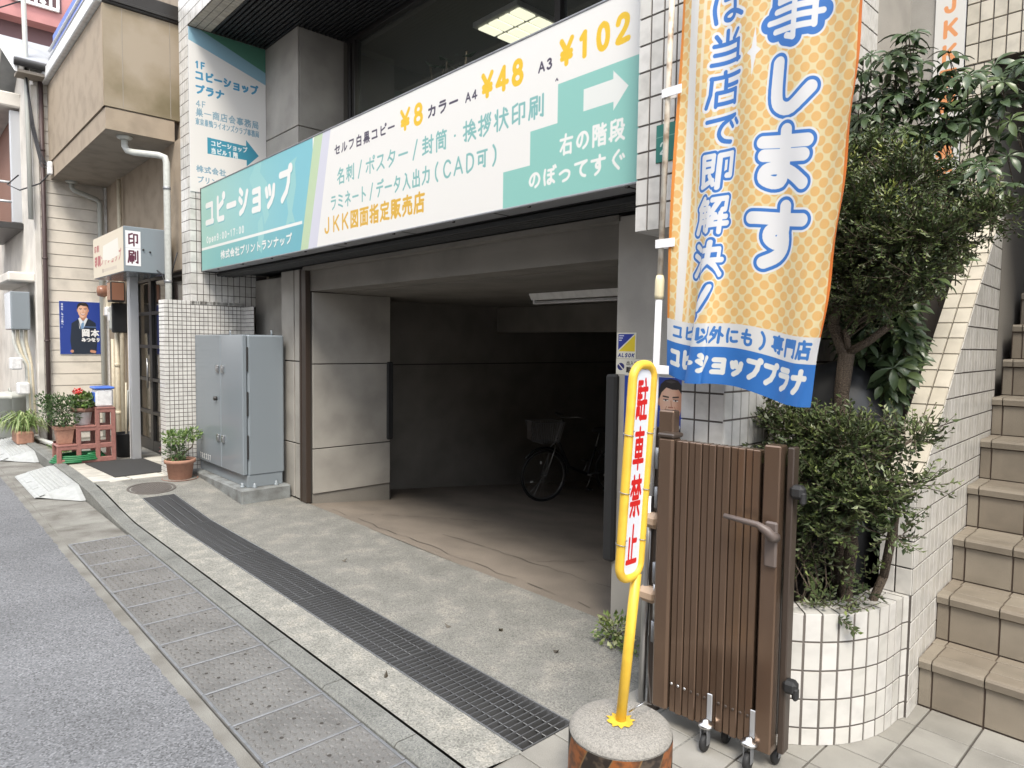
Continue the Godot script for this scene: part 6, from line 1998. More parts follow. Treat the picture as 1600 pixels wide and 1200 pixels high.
# ---------------------------------------------------------------- no-parking sign on a drum
func no_parking_sign() -> void:
	var t := thing("no_parking_sign", "yellow tube no parking sign with red characters on a striped concrete drum", "sign", Vector3(-1.445, 0, -1.885))
	var b := MB.new(true)
	b.lathe(Vector3.ZERO, [[0.0, 0.262], [0.10, 0.268], [0.160, 0.262], [0.176, 0.252], [0.182, 0.236]], 40)
	b.lathe(Vector3.ZERO, [[0.180, 0.24], [0.180, 0.0]], 40)
	part("drum", b, mats.drum_concrete, t)
	# painted wrap
	var im := Image.create(1024, 256, false, Image.FORMAT_RGBA8)
	var n := FastNoiseLite.new()
	n.seed = 5
	n.frequency = 0.02
	n.fractal_octaves = 4
	for y in 256:
		for x in 1024:
			var s := fposmod(x * 6.0 / 1024.0 + y / 256.0 * 0.55, 1.0)
			var f := n.get_noise_2d(x, y)
			var c := Color(0.58, 0.34, 0.17).lerp(Color(0.34, 0.22, 0.14), clampf(f * 1.6 + 0.15, 0, 0.8)) if s < 0.52 else Color(0.17, 0.14, 0.12).lerp(Color(0.42, 0.36, 0.30), clampf(f * 1.5, 0, 0.6))
			if s < 0.02 or (s > 0.50 and s < 0.53):
				c = Color(0.50, 0.38, 0.24)
			im.set_pixel(x, y, c)
	b = MB.new(true)
	for k in 48:
		var w0 := TAU * k / 48
		var w1 := TAU * (k + 1) / 48
		var p0 := Vector3(cos(w0), 0, -sin(w0)) * 0.1835
		var p1 := Vector3(cos(w1), 0, -sin(w1)) * 0.1835
		var hi := Vector3.UP * 0.232
		var q := [[p0 + hi, Vector2(k / 48.0, 0)], [p1 + hi, Vector2((k + 1) / 48.0, 0)], [p1, Vector2((k + 1) / 48.0, 1)], [p0, Vector2(k / 48.0, 1)]]
		for i in [0, 1, 2, 0, 2, 3]:
			b.v(q[i][0], q[i][1])
	part("striped_wrap", b, printed("drum_wrap", im, 0.6), t)
	b = MB.new()   # spilt yellow paint round the pole
	for k in 22:
		var w0 := TAU * k / 22
		var w1 := TAU * (k + 1) / 22
		var r0 := 0.046 + 0.010 * sin(k * 2.7)
		var r1 := 0.046 + 0.010 * sin((k + 1) % 22 * 2.7)
		b.tri(Vector3(0, 0.2715, 0), Vector3(cos(w1) * r1, 0.2695, sin(w1) * r1), Vector3(cos(w0) * r0, 0.2695, sin(w0) * r0))
	part("paint_spill", b, mats.yellow_paint, t)
	var lean := Vector3(0.012, 1.0, -0.075)
	b = MB.new(true)
	b.tube([Vector3(0, 0.26, 0), lean * 0.79], 0.0185, 14)
	part("pole", b, mats.yellow_paint, t)
	# rounded tube loop
	var o := Vector3(0.0, 0, 0.03)
	var loop := []
	var corners := [Vector2(0.058, 0.785), Vector2(0.058, 1.535), Vector2(-0.058, 1.535), Vector2(-0.058, 0.785)]
	for i in 4:
		for k in 6:
			var w := deg_to_rad([-90.0, 0.0, 90.0, 180.0][i] + 90.0 * k / 5.0)
			var cx := Vector2(corners[i].x - signf(corners[i].x) * 0.048, corners[i].y + (0.048 if i in [0, 3] else -0.048))
			var q := cx + Vector2(cos(w), sin(w)) * 0.048
			loop.append(o + Vector3(0.012 * q.y, q.y, -q.x - 0.06 * q.y))
	loop.append(loop[0])
	loop.append(loop[1])
	b = MB.new(true)
	b.tube(loop, 0.016, 12, false)
	part("loop", b, mats.yellow_paint, t)
	b = MB.new()
	var z := func(q: Vector2, dx: float) -> Vector3: return o + Vector3(0.012 * q.y + dx, q.y, -q.x - 0.06 * q.y)
	b.uvquad(z.call(Vector2(-0.044, 1.515), 0.004), z.call(Vector2(0.044, 1.515), 0.004), z.call(Vector2(0.044, 0.80), 0.004), z.call(Vector2(-0.044, 0.80), 0.004))
	part("face", b, printed("no_parking_print", no_parking_print(), 0.4), t)
	b = MB.new()
	b.prism(PackedVector2Array([Vector2(-0.046, 0.798), Vector2(0.046, 0.798), Vector2(0.046, 1.518), Vector2(-0.046, 1.518)]), o + Vector3(-0.004, 0, 0), Vector3(0, 0, -1), Vector3(0.012, 1.0, -0.06), Vector3(0.006, 0, 0))
	part("board", b, mats.white_plastic, t)
	for y in [1.30, 1.10, 0.92]:
		for s in [-1, 1]:
			b = MB.new(true)
			var c: Vector3 = z.call(Vector2(0.058 * s, y), 0.0)
			var ring := []
			for k in 13:
				ring.append(c + Vector3(cos(TAU * k / 12.0) * 0.0195, 0.0015 * k - 0.009, sin(TAU * k / 12.0) * 0.0195))
			b.tube(ring, 0.0016, 5)
			part("wire_tie", b, mats.galvanized, t)
	b = MB.new(true)
	b.tube([Vector3(0.02, 0.30, -0.02), Vector3(0.05, 0.33, -0.07), Vector3(0.03, 0.29, -0.14), Vector3(-0.10, 0.31, -0.30), Vector3(-0.26, 0.34, -0.52)], 0.003, 6)
	part("tether_wire", b, mats.stainless, t)

# ---------------------------------------------------------------- flag
func flag() -> void:
	var t := thing("shop_flag", "tall yellow dotted shop flag with white and blue characters hanging beside its pole", "flag")
	var pole_at := func(y: float) -> Vector3: return Vector3(-1.757 + 0.0275 * y, y, -2.44 + 0.008 * y)
	var nu := 60
	var nv := 70
	var grid := []
	for j in nv + 1:
		var v := float(j) / nv
		for i in nu + 1:
			var u := float(i) / nu
			var y := lerpf(3.30, lerpf(1.485, 1.395, u) - 0.012 * sin(u * 9.0), v)
			var xl: float = pole_at.call(y).x + 0.045
			var xr := -0.905 - 0.135 * v * v
			var fold := v * v * v
			var wd := exp(-pow((u - 0.31) / 0.075, 2.0))
			var x := lerpf(xl, xr, u) + fold * 0.030 * wd * sin((u - 0.31) * 42.0) - fold * 0.03 * exp(-pow((u - 0.42) / 0.2, 2.0))
			var z := -2.425 + 0.05 * fold * wd + 0.012 * sin(u * 11.0 + v * 4.0) * (0.3 + v) + 0.010 * sin(u * 23.0 - v * 7.0) * (1.0 - u * 0.4) + 0.02 * u
			z += 0.009 * sin((u - 0.9) * 60.0 + v * 30.0) * smoothstep(0.75, 1.0, u)
			grid.append(Vector3(x, y, z))
	var b := MB.new(true)
	for j in nv:
		for i in nu:
			var k := j * (nu + 1) + i
			for c in [[0, 0], [1, 0], [1, 1], [0, 0], [1, 1], [0, 1]]:
				b.v(grid[k + c[0] + c[1] * (nu + 1)], Vector2(float(i + c[0]) / nu, float(j + c[1]) / nv))
	var m := printed("flag_print", flag_print(), 0.6)
	m.albedo_color = Color(0.84, 0.84, 0.84)
	m.backlight_enabled = true
	m.backlight = Color(0.35, 0.35, 0.35)
	part("cloth", b, m, t)
	b = MB.new(true)
	b.tube([pole_at.call(0.02), pole_at.call(0.95)], 0.0165, 12)
	part("lower_pole", b, mats.stainless, t)
	b = MB.new(true)
	b.tube([pole_at.call(0.95), pole_at.call(1.86)], 0.0145, 12)
	part("middle_pole", b, mats.white_plastic, t)
	b = MB.new(true)
	b.tube([pole_at.call(1.86), pole_at.call(3.45)], 0.012, 12)
	part("upper_pole", b, mats.worn_pole, t)
	b = MB.new(true)
	b.tube([pole_at.call(1.80), pole_at.call(1.815), pole_at.call(1.88), pole_at.call(1.90)], [0.0175, 0.020, 0.020, 0.015], 12)
	part("joint_collar", b, mats.cream_plastic, t)
	for y in [2.645, 2.03, 1.50]:
		b = MB.new()
		var p: Vector3 = pole_at.call(y)
		b.bev(p + Vector3(0.03, 0, 0.015), Vector3(0.09, 0.036, 0.004), 0.001)
		b.bev(p + Vector3(-0.018, 0, 0.0), Vector3(0.004, 0.036, 0.034), 0.001)
		b.bev(p + Vector3(0.008, 0, -0.017), Vector3(0.05, 0.036, 0.004), 0.001)
		part("strap", b, mats.white_cloth, t)

# ---------------------------------------------------------------- before the print shop
func leaf_ball(b: MB, c: Vector3, r: Vector3, n: int, l: float, w: float, cols: Array, droop := 0.1, shell := 0.45) -> void:
	for i in n:
		var d := Vector3(rng.randfn(), rng.randfn(), rng.randfn()).normalized()
		var s := pow(rng.randf(), shell)
		var p := c + d * r * s
		var out := (d + Vector3(rng.randf_range(-0.8, 0.8), rng.randf_range(-0.5, 0.7) - droop, rng.randf_range(-0.8, 0.8))).normalized()
		var side := out.cross(Vector3(rng.randf_range(-0.7, 0.7), 1, rng.randf_range(-0.7, 0.7))).normalized()
		var t: Color = cols[rng.randi() % cols.size()]
		var k := rng.randf_range(0.75, 1.2)
		b.tint = Color(t.r * k, t.g * k, t.b * k)
		var f := rng.randf_range(0.7, 1.2)
		b.leaf(p, out, side, l * f, w * f)

func pot(parent: Node, c: Vector3, r0: float, r1: float, h: float, mat: Material, square := false) -> void:
	var b := MB.new(not square)
	var lip := 0.012
	b.lathe(c, [[0.0, 0.004], [r0 - 0.008, 0.0], [r0, 0.008], [r1 - 0.008, h * 0.80], [r1 + lip, h * 0.82], [r1 + lip + 0.002, h - 0.004], [r1 + lip - 0.004, h], [r1 - 0.004, h - 0.002], [r1 - 0.016, h * 0.86], [0.0, h * 0.86]], 4 if square else 28, Basis(Vector3.UP, PI / 4))
	part("pot", b, mat, parent)
	b = MB.new()
	b.lathe(c, [[0.0, h * 0.90], [r1 - 0.01, h * 0.88]], 4 if square else 20, Basis(Vector3.UP, PI / 4))
	part("soil", b, mats.soil, parent)

func stems(parent: Node, c: Vector3, n: int, h: float, spread: float, r := 0.004) -> void:
	var b := MB.new(true)
	for i in n:
		var w := TAU * i / n + rng.randf()
		var d := Vector3(cos(w), 0, sin(w)) * spread * rng.randf_range(0.4, 1.0)
		b.tube([c, c + d * 0.4 + Vector3.UP * h * 0.5, c + d + Vector3.UP * h * rng.randf_range(0.7, 1.0)], [r, r * 0.8, r * 0.5], 5)
	part("stem", b, mats.bark, parent)

func print_shop_things() -> void:
	var greens := [Color(0.06, 0.11, 0.035), Color(0.09, 0.15, 0.05), Color(0.045, 0.085, 0.03)]
	var fresh := [Color(0.13, 0.21, 0.05), Color(0.08, 0.15, 0.04), Color(0.17, 0.24, 0.07)]
	# crazy paving with a door mat on it
	var pv := thing("shop_paving", "pale crazy paving slabs with a strip of blue tile before the print shop door", "paving")
	var b := MB.new()
	b.span(-9.42, -7.95, 0.0, 0.099, -2.62, -1.545)
	part("bed", b, mats.plinth_concrete, pv)
	var shapes := [[-7.96, -1.56, -8.45, -1.56, -8.38, -1.86, -8.05, -1.90], [-8.47, -1.56, -8.95, -1.56, -8.98, -1.80, -8.40, -1.86], [-8.97, -1.56, -9.40, -1.56, -9.40, -1.92, -9.0, -1.82], [-8.04, -1.92, -8.37, -1.88, -8.30, -2.20, -8.02, -2.25], [-8.02, -2.27, -8.30, -2.22, -8.36, -2.58, -8.02, -2.58], [-8.33, -2.20, -8.99, -2.14, -8.99, -2.58, -8.38, -2.58], [-9.02, -1.85, -9.40, -1.95, -9.40, -2.58, -9.02, -2.58]]
	for i in shapes.size():
		var poly := PackedVector2Array()
		for q in v2(shapes[i]):
			poly.append(q)
		b = MB.new()
		b.prism(poly, Vector3(0, 0.098, 0), Vector3(1, 0, 0), Vector3(0, 0, 1), Vector3(0, 0.008, 0))
		part("slab", b, mats["paver_%d" % [i % 3]], pv)
	b = MB.new()
	b.prism(PackedVector2Array([Vector2(-8.40, -1.89), Vector2(-8.98, -1.83), Vector2(-8.98, -2.12), Vector2(-8.34, -2.18)]), Vector3(0, 0.098, 0), Vector3(1, 0, 0), Vector3(0, 0, 1), Vector3(0, 0.007, 0))
	part("blue_slab", b, mats.blue_tile, pv)
	var mt := thing("door_mat", "black door mat lying before the print shop door", "mat", Vector3(-8.80, 0.106, -2.06), 0.06)
	b = MB.new()
	b.bev(Vector3(0, 0.006, 0), Vector3(1.12, 0.012, 0.62), 0.004)
	part("mat", b, mats.door_mat, mt)
	# stepped plastic stand
	var sx := -9.60
	var st := thing("plant_stand", "stepped maroon plastic plant stand holding flower pots", "stand")
	var zs := [-1.46, -1.66, -1.86, -2.07]
	var ys := [0.10, 0.325, 0.54, 0.755]
	for side in [-0.14, 0.14]:
		b = MB.new()
		for i in 4:
			var top: float = ys[mini(maxi(i, 1) if i < 3 else 3, 3)]
			top = [ys[1], ys[2], ys[3], ys[3]][i]
			b.bev(Vector3(sx + side, (ys[0] + top) * 0.5, zs[i] - 0.02 if i < 3 else zs[i] + 0.02), Vector3(0.028, top - ys[0], 0.052), 0.008)
		for k in 4:
			var from := maxi(k - 1, 0)
			b.bev(Vector3(sx + side, ys[k] + (0.03 if k == 0 else -0.025), (zs[from] + zs[3]) * 0.5), Vector3(0.027, 0.062, absf(zs[3] - zs[from])), 0.008)
		part("lattice_panel", b, mats.maroon_plastic, st)
	for i in 3:
		b = MB.new()
		b.bev(Vector3(sx, ys[i + 1], (zs[i] + zs[i + 1]) * 0.5), Vector3(0.32, 0.022, 0.21), 0.006)
		part("shelf", b, mats.maroon_plastic, st)
		b = MB.new()
		for k in 4:
			b.bev(Vector3(sx - 0.145, 0.24 + 0.0 * k, zs[i] - 0.02), Vector3(0.02, 0.24, 0.03), 0.005)
		part("rear_post", b, mats.maroon_plastic, st)
	# green hose coiled under the stand
	b = MB.new(true)
	var coil := []
	for i in 70:
		var w := i * 0.36
		coil.append(Vector3(sx + 0.02 + cos(w) * (0.16 - 0.0004 * i), 0.125 + i * 0.0012, -1.70 + sin(w) * (0.30 - 0.001 * i)))
	b.tube(coil, 0.014, 7)
	tag(part("garden_hose", b, mats.green_hose), "green garden hose coiled under the maroon plant stand", "hose")
	# pots
	var p := thing("potted_plant", "square terracotta pot with a bushy green plant on the lowest shelf", "plant", Vector3(sx, 0.337, -1.555))
	pot(p, Vector3.ZERO, 0.10, 0.135, 0.215, mats.terracotta, true)
	stems(p, Vector3(0, 0.17, 0), 7, 0.36, 0.18)
	b = MB.new()
	leaf_ball(b, Vector3(0, 0.40, 0.02), Vector3(0.24, 0.20, 0.22), 900, 0.042, 0.022, greens)
	leaf_ball(b, Vector3(0, 0.52, 0.16), Vector3(0.12, 0.10, 0.12), 160, 0.042, 0.022, greens)
	tag(part("foliage", b, mats.soft_leaf, p), "", "", "", "stuff")
	p = thing("potted_flower", "red geranium in a white pot with a brown rim on the middle shelf", "plant", Vector3(sx, 0.552, -1.755))
	pot(p, Vector3.ZERO, 0.075, 0.105, 0.20, mats.white_plastic)
	b = MB.new(true)
	b.lathe(Vector3(0, 0.16, 0), [[0.112, 0.0], [0.122, 0.0], [0.124, 0.05], [0.108, 0.05]], 24)
	part("rim", b, mats.terracotta_dark, p)
	stems(p, Vector3(0, 0.18, 0), 5, 0.20, 0.10)
	b = MB.new()
	leaf_ball(b, Vector3(0, 0.29, 0.0), Vector3(0.15, 0.09, 0.13), 240, 0.055, 0.05, fresh)
	tag(part("foliage", b, mats.soft_leaf, p), "", "", "", "stuff")
	b = MB.new()
	leaf_ball(b, Vector3(0.02, 0.41, 0.05), Vector3(0.045, 0.025, 0.045), 60, 0.03, 0.025, [Color(0.65, 0.03, 0.03), Color(0.75, 0.06, 0.05)])
	part("flower", b, mats.soft_leaf, p)
	# white tub with a blue lid
	var tub := thing("storage_tub", "white plastic tub with a blue lid on the top shelf", "tub", Vector3(sx, 0.767, -1.965))
	b = MB.new()
	b.bev(Vector3(0, 0.11, 0), Vector3(0.26, 0.22, 0.19), 0.02)
	part("body", b, mats.white_plastic, tub)
	b = MB.new()
	b.bev(Vector3(0, 0.232, 0), Vector3(0.29, 0.03, 0.22), 0.012)
	part("lid", b, mats.blue_plastic, tub)
	b = MB.new()
	b.bev(Vector3(0.02, 0.12, 0.100), Vector3(0.16, 0.12, 0.012), 0.004)
	part("clip", b, mats.blue_plastic, tub)
	# bucket with canes
	var bk := thing("bucket", "black bucket with poles standing in it beside the plant stand", "bucket", Vector3(-9.74, 0.1, -2.26))
	b = MB.new(true)
	b.lathe(Vector3.ZERO, [[0.0, 0.0], [0.12, 0.0], [0.145, 0.29], [0.152, 0.30], [0.137, 0.30], [0.115, 0.02], [0.0, 0.02]], 24)
	part("pail", b, mats.black_plastic, bk)
	for i in 4:
		b = MB.new(true)
		b.tube([Vector3(-0.05 + 0.03 * i, 0.02, 0.02), Vector3(-0.10 + 0.07 * i, 0.85 + 0.1 * (i % 2), -0.10 + 0.04 * i)], 0.012, 7)
		part("cane", b, [mats.cream_pipe, mats.white_plastic, mats.meter_grey, mats.cream_pipe][i], bk)
	# meters and pipes on the shop's side wall
	var gm := thing("gas_meter", "grey gas meter with a black cap and cream pipes beside the shop door", "meter")
	b = MB.new()
	b.bev(Vector3(-11.02, 1.90, -2.46), Vector3(0.22, 0.36, 0.17), 0.03)
	part("case", b, mats.meter_grey, gm)
	b = MB.new()
	b.bev(Vector3(-10.90, 1.90, -2.47), Vector3(0.04, 0.42, 0.20), 0.012)
	part("cap", b, mats.black_plastic, gm)
	b = MB.new()
	b.bev(Vector3(-11.08, 1.92, -2.372), Vector3(0.10, 0.12, 0.01), 0.004)
	part("dial", b, mats.white_plastic, gm)
	for i in 3:
		b = MB.new(true)
		var px: float = [-11.45, -11.20, -10.92][i]
		b.tube([Vector3(px, 0.1, -2.50), Vector3(px, [1.6, 1.75, 3.85][i], -2.50)], [0.028, 0.035, 0.03][i], 9)
		part("pipe", b, mats.cream_pipe, gm)
	for y in [0.5, 1.2]:
		b = MB.new(true)
		b.tube([Vector3(-11.20, y, -2.50), Vector3(-11.20, y + 0.05, -2.50)], 0.044, 9)
		part("coupling", b, mats.cream_pipe, gm)
	var em := thing("electric_meter", "round glass electric meter on a cream bracket above the poster's edge", "meter", Vector3(-11.45, 2.20, -2.46))
	b = MB.new()
	b.bev(Vector3(0, -0.12, 0), Vector3(0.24, 0.30, 0.12), 0.02)
	part("bracket", b, mats.cream_pipe, em)
	b = MB.new(true)
	b.lathe(Vector3(0, 0.10, 0.06), [[0.0, 0.10], [0.07, 0.085], [0.085, 0.04], [0.09, -0.04], [0.0, -0.04]], 18, Basis(Vector3(1, 0, 0), PI / 2))
	part("glass", b, mats.copper_pane, em)
	b = MB.new()
	b.bev(Vector3(0.10, -0.20, 0.03), Vector3(0.12, 0.14, 0.10), 0.02)
	part("terminal", b, mats.white_plastic, em)
	var lt := thing("wall_lantern", "brown wall lantern under the print shop box sign", "lantern", Vector3(-10.85, 2.26, -2.42))
	b = MB.new()
	b.bev(Vector3(0, 0, 0), Vector3(0.20, 0.28, 0.18), 0.01)
	part("frame", b, mats.dark_frame, lt)
	b = MB.new()
	b.span(0.1005, 0.104, -0.115, 0.125, -0.075, 0.075)
	b.span(-0.085, 0.085, -0.115, 0.125, 0.0905, 0.094)
	part("pane", b, mats.copper_pane, lt)
	# dry plant on the door step
	p = thing("withered_plant", "withered little plant at the foot of the mosaic wall by the mat", "plant", Vector3(-8.33, 0.1, -2.40))
	pot(p, Vector3.ZERO, 0.05, 0.065, 0.09, mats.terracotta_dark)
	stems(p, Vector3(0, 0.06, 0), 6, 0.24, 0.12)
	b = MB.new()
	leaf_ball(b, Vector3(0, 0.26, 0), Vector3(0.13, 0.08, 0.12), 60, 0.05, 0.035, [Color(0.30, 0.24, 0.08), Color(0.16, 0.05, 0.05), Color(0.22, 0.2, 0.07)])
	tag(part("foliage", b, mats.soft_leaf, p), "", "", "", "stuff")
	# potted shrub by the mosaic wall
	p = thing("potted_shrub", "round terracotta pot with a small leafy shrub at the corner of the mosaic wall", "plant", Vector3(-7.83, 0.075, -2.33))
	b = MB.new(true)
	b.lathe(Vector3.ZERO, [[0.0, 0.0], [0.15, 0.0], [0.185, 0.022], [0.180, 0.026], [0.15, 0.012], [0.0, 0.012]], 30)
	part("saucer", b, mats.terracotta_dark, p)
	pot(p, Vector3(0, 0.012, 0), 0.115, 0.145, 0.22, mats.terracotta)
	b = MB.new(true)
	b.tube([Vector3(0, 0.19, 0), Vector3(0.03, 0.30, -0.03), Vector3(0.08, 0.36, -0.10), Vector3(0.07, 0.48, -0.14)], [0.012, 0.010, 0.007, 0.004], 7)
	b.tube([Vector3(0, 0.19, 0), Vector3(-0.02, 0.32, 0.03), Vector3(0.0, 0.46, 0.08)], [0.010, 0.007, 0.004], 7)
	part("stem", b, mats.bark, p)
	b = MB.new()
	leaf_ball(b, Vector3(0, 0.47, 0.04), Vector3(0.13, 0.07, 0.14), 260, 0.05, 0.02, fresh)
	leaf_ball(b, Vector3(0.04, 0.50, -0.11), Vector3(0.10, 0.06, 0.10), 160, 0.05, 0.02, fresh)
	leaf_ball(b, Vector3(0, 0.30, 0.04), Vector3(0.12, 0.10, 0.12), 260, 0.045, 0.018, greens)
	tag(part("foliage", b, mats.soft_leaf, p), "", "", "", "stuff")
	# bin and spider plant further along
	var bn := thing("dust_bin", "grey plastic dust bin below the junction box", "bin", Vector3(-12.75, 0.1, -1.38))
	b = MB.new(true)
	b.lathe(Vector3.ZERO, [[0.0, 0.0], [0.19, 0.0], [0.225, 0.58], [0.24, 0.585], [0.24, 0.63], [0.20, 0.66], [0.05, 0.685], [0.0, 0.685]], 26)
	part("bin", b, mats.meter_grey, bn)
	b = MB.new(true)
	b.tube([Vector3(-0.06, 0.68, 0), Vector3(-0.04, 0.725, 0), Vector3(0.04, 0.725, 0), Vector3(0.06, 0.68, 0)], 0.012, 7)
	part("lid_handle", b, mats.meter_grey, bn)
	p = thing("spider_plant", "spider plant with long striped leaves in a terracotta trough by the dust bin", "plant", Vector3(-11.85, 0.1, -1.42))
	b = MB.new()
	b.bev(Vector3(0, 0.09, 0), Vector3(0.52, 0.18, 0.20), 0.02)
	part("trough", b, mats.terracotta, p)
	b = MB.new()
	for i in 150:
		var w := rng.randf() * TAU
		var d := Vector3(cos(w), 0, sin(w))
		var l := rng.randf_range(0.18, 0.38)
		var o := Vector3(rng.randf_range(-0.2, 0.2), 0.17, rng.randf_range(-0.06, 0.06))
		var up := rng.randf_range(0.10, 0.30)
		b.tint = [Color(0.20, 0.27, 0.09), Color(0.32, 0.38, 0.18), Color(0.13, 0.20, 0.06)][i % 3]
		var sd := Vector3(-d.z, 0, d.x) * 0.008
		var m1 := o + d * l * 0.45 + Vector3.UP * up
		var m2 := o + d * l * 0.85 + Vector3.UP * up * 0.75
		var e := o + d * l * 1.1 + Vector3.UP * (up * 0.2 - 0.05)
		b.quad(o - sd, o + sd, m1 + sd, m1 - sd)
		b.quad(m1 - sd, m1 + sd, m2 + sd, m2 - sd)
		b.tri(m2 - sd, m2 + sd, e)
	tag(part("foliage", b, mats.soft_leaf, p), "", "", "", "stuff")
	b = MB.new(true)
	b.tube([Vector3(-11.9, 0.14, -1.58), Vector3(-10.6, 0.14, -1.72)], 0.035, 10)
	tag(part("plastic_pipe", b, mats.pale_pipe), "pale plastic pipe lying on the ground by the spider plant", "pipe")
	b = MB.new()
	leaf_ball(b, Vector3(-10.9, 0.12, -1.72), Vector3(0.6, 0.03, 0.12), 420, 0.03, 0.02, fresh)
	tag(part("ground_weeds", b, mats.soft_leaf), "low green weeds along the kerb by the plant stand", "weeds", "", "stuff")
	# white kerb ramps
	for k in 2:
		var o := Vector3([-7.78, -10.55][k], 0, 0)
		var l: float = [1.75, 2.3][k]
		var rp := thing("kerb_ramp", ["white plastic kerb ramp with a studded top beside the shop paving", "white plastic kerb ramp further along by the spider plant"][k], "ramp", o, 0.0, "white kerb ramps")
		b = MB.new()
		var prof := [[-1.055, 0.003], [-1.065, 0.016], [-1.16, 0.045], [-1.168, 0.052], [-1.38, 0.105], [-1.422, 0.105], [-1.422, 0.0]]
		for i in prof.size() - 1:
			var a := Vector3(-0.34 + minf(0.30, (prof[i][1]) * 0.6), prof[i][1], prof[i][0])
			var c := Vector3(-0.34 + minf(0.30, (prof[i + 1][1]) * 0.6), prof[i + 1][1], prof[i + 1][0])
			var ex := Vector3(-l + 0.34, 0, 0)
			b.quad(a, a + ex, c + ex, c)
			# tapered ends
			for e in [[a, c, Vector3(0.34, 0, 0)], [a + ex, c + ex, Vector3(-0.34, 0, 0)]]:
				var ea: Vector3 = Vector3(e[0].x, 0.003, clampf(e[0].z, -1.422, -1.19)) + e[2] * smoothstep(-1.05, -1.35, e[0].z)
				var ec: Vector3 = Vector3(e[1].x, 0.003, clampf(e[1].z, -1.422, -1.19)) + e[2] * smoothstep(-1.05, -1.35, e[1].z)
				b.quad(e[0], e[1], ec, ea)
		part("ramp_body", b, mats.ramp_plastic, rp)
		var stud := MB.new()
		stud.bev(Vector3.ZERO, Vector3(0.040, 0.014, 0.024), 0.004, Basis(Vector3(1, 0, 0), 0.245))
		var sm := stud.done()
		var js := SurfaceTool.new()
		js.begin(Mesh.PRIMITIVE_TRIANGLES)
		var nx := int((l - 0.40) / 0.052)
		for i in nx:
			for q in 6:
				js.append_from(sm, 0, Transform3D(Basis.IDENTITY, Vector3(-0.37 - i * 0.052 - (0.026 if q % 2 else 0.0), 0.0575 + q * 0.0086, -1.184 - q * 0.0345)))
		tag(part("studs", js.commit(), mats.ramp_plastic, rp), "", "", "", "stuff")
		for i in int(l / 0.45):
			b = MB.new()
			b.bev(Vector3(-0.45 - i * 0.42, 0.034, -1.113), Vector3(0.30, 0.006, 0.05), 0.002, Basis(Vector3(1, 0, 0), 0.30))
			part("panel", b, mats.ramp_plastic, rp)
	# manhole cover
	var mh := thing("manhole_cover", "round rusty iron cover in the concrete before the cabinet", "manhole cover", Vector3(-7.53, 0.0, -1.965))
	var my := 0.082
	b = MB.new()
	b.lathe(Vector3(0, my, 0), [[0.0, 0.004], [0.185, 0.004], [0.188, -0.004], [0.200, -0.004], [0.203, 0.005], [0.225, 0.005], [0.23, -0.01]], 40, Basis(Vector3(0, 0, 1), -0.071))
	part("lid", b, mats.cast_iron, mh)
	var js2 := SurfaceTool.new()
	js2.begin(Mesh.PRIMITIVE_TRIANGLES)
	var nub := MB.new()
	nub.bev(Vector3.ZERO, Vector3(0.014, 0.004, 0.014), 0.0015)
	var nm := nub.done()
	for i in 17:
		for k in 17:
			var q := Vector3((i - 8) * 0.021, 0, (k - 8) * 0.021)
			if q.length() < 0.172:
				js2.append_from(nm, 0, Transform3D(Basis(Vector3(0, 0, 1), -0.071), Vector3(q.x, my + 0.005 - q.x * 0.071, q.z)))
	tag(part("studs", js2.commit(), mats.cast_iron, mh), "", "", "", "stuff")

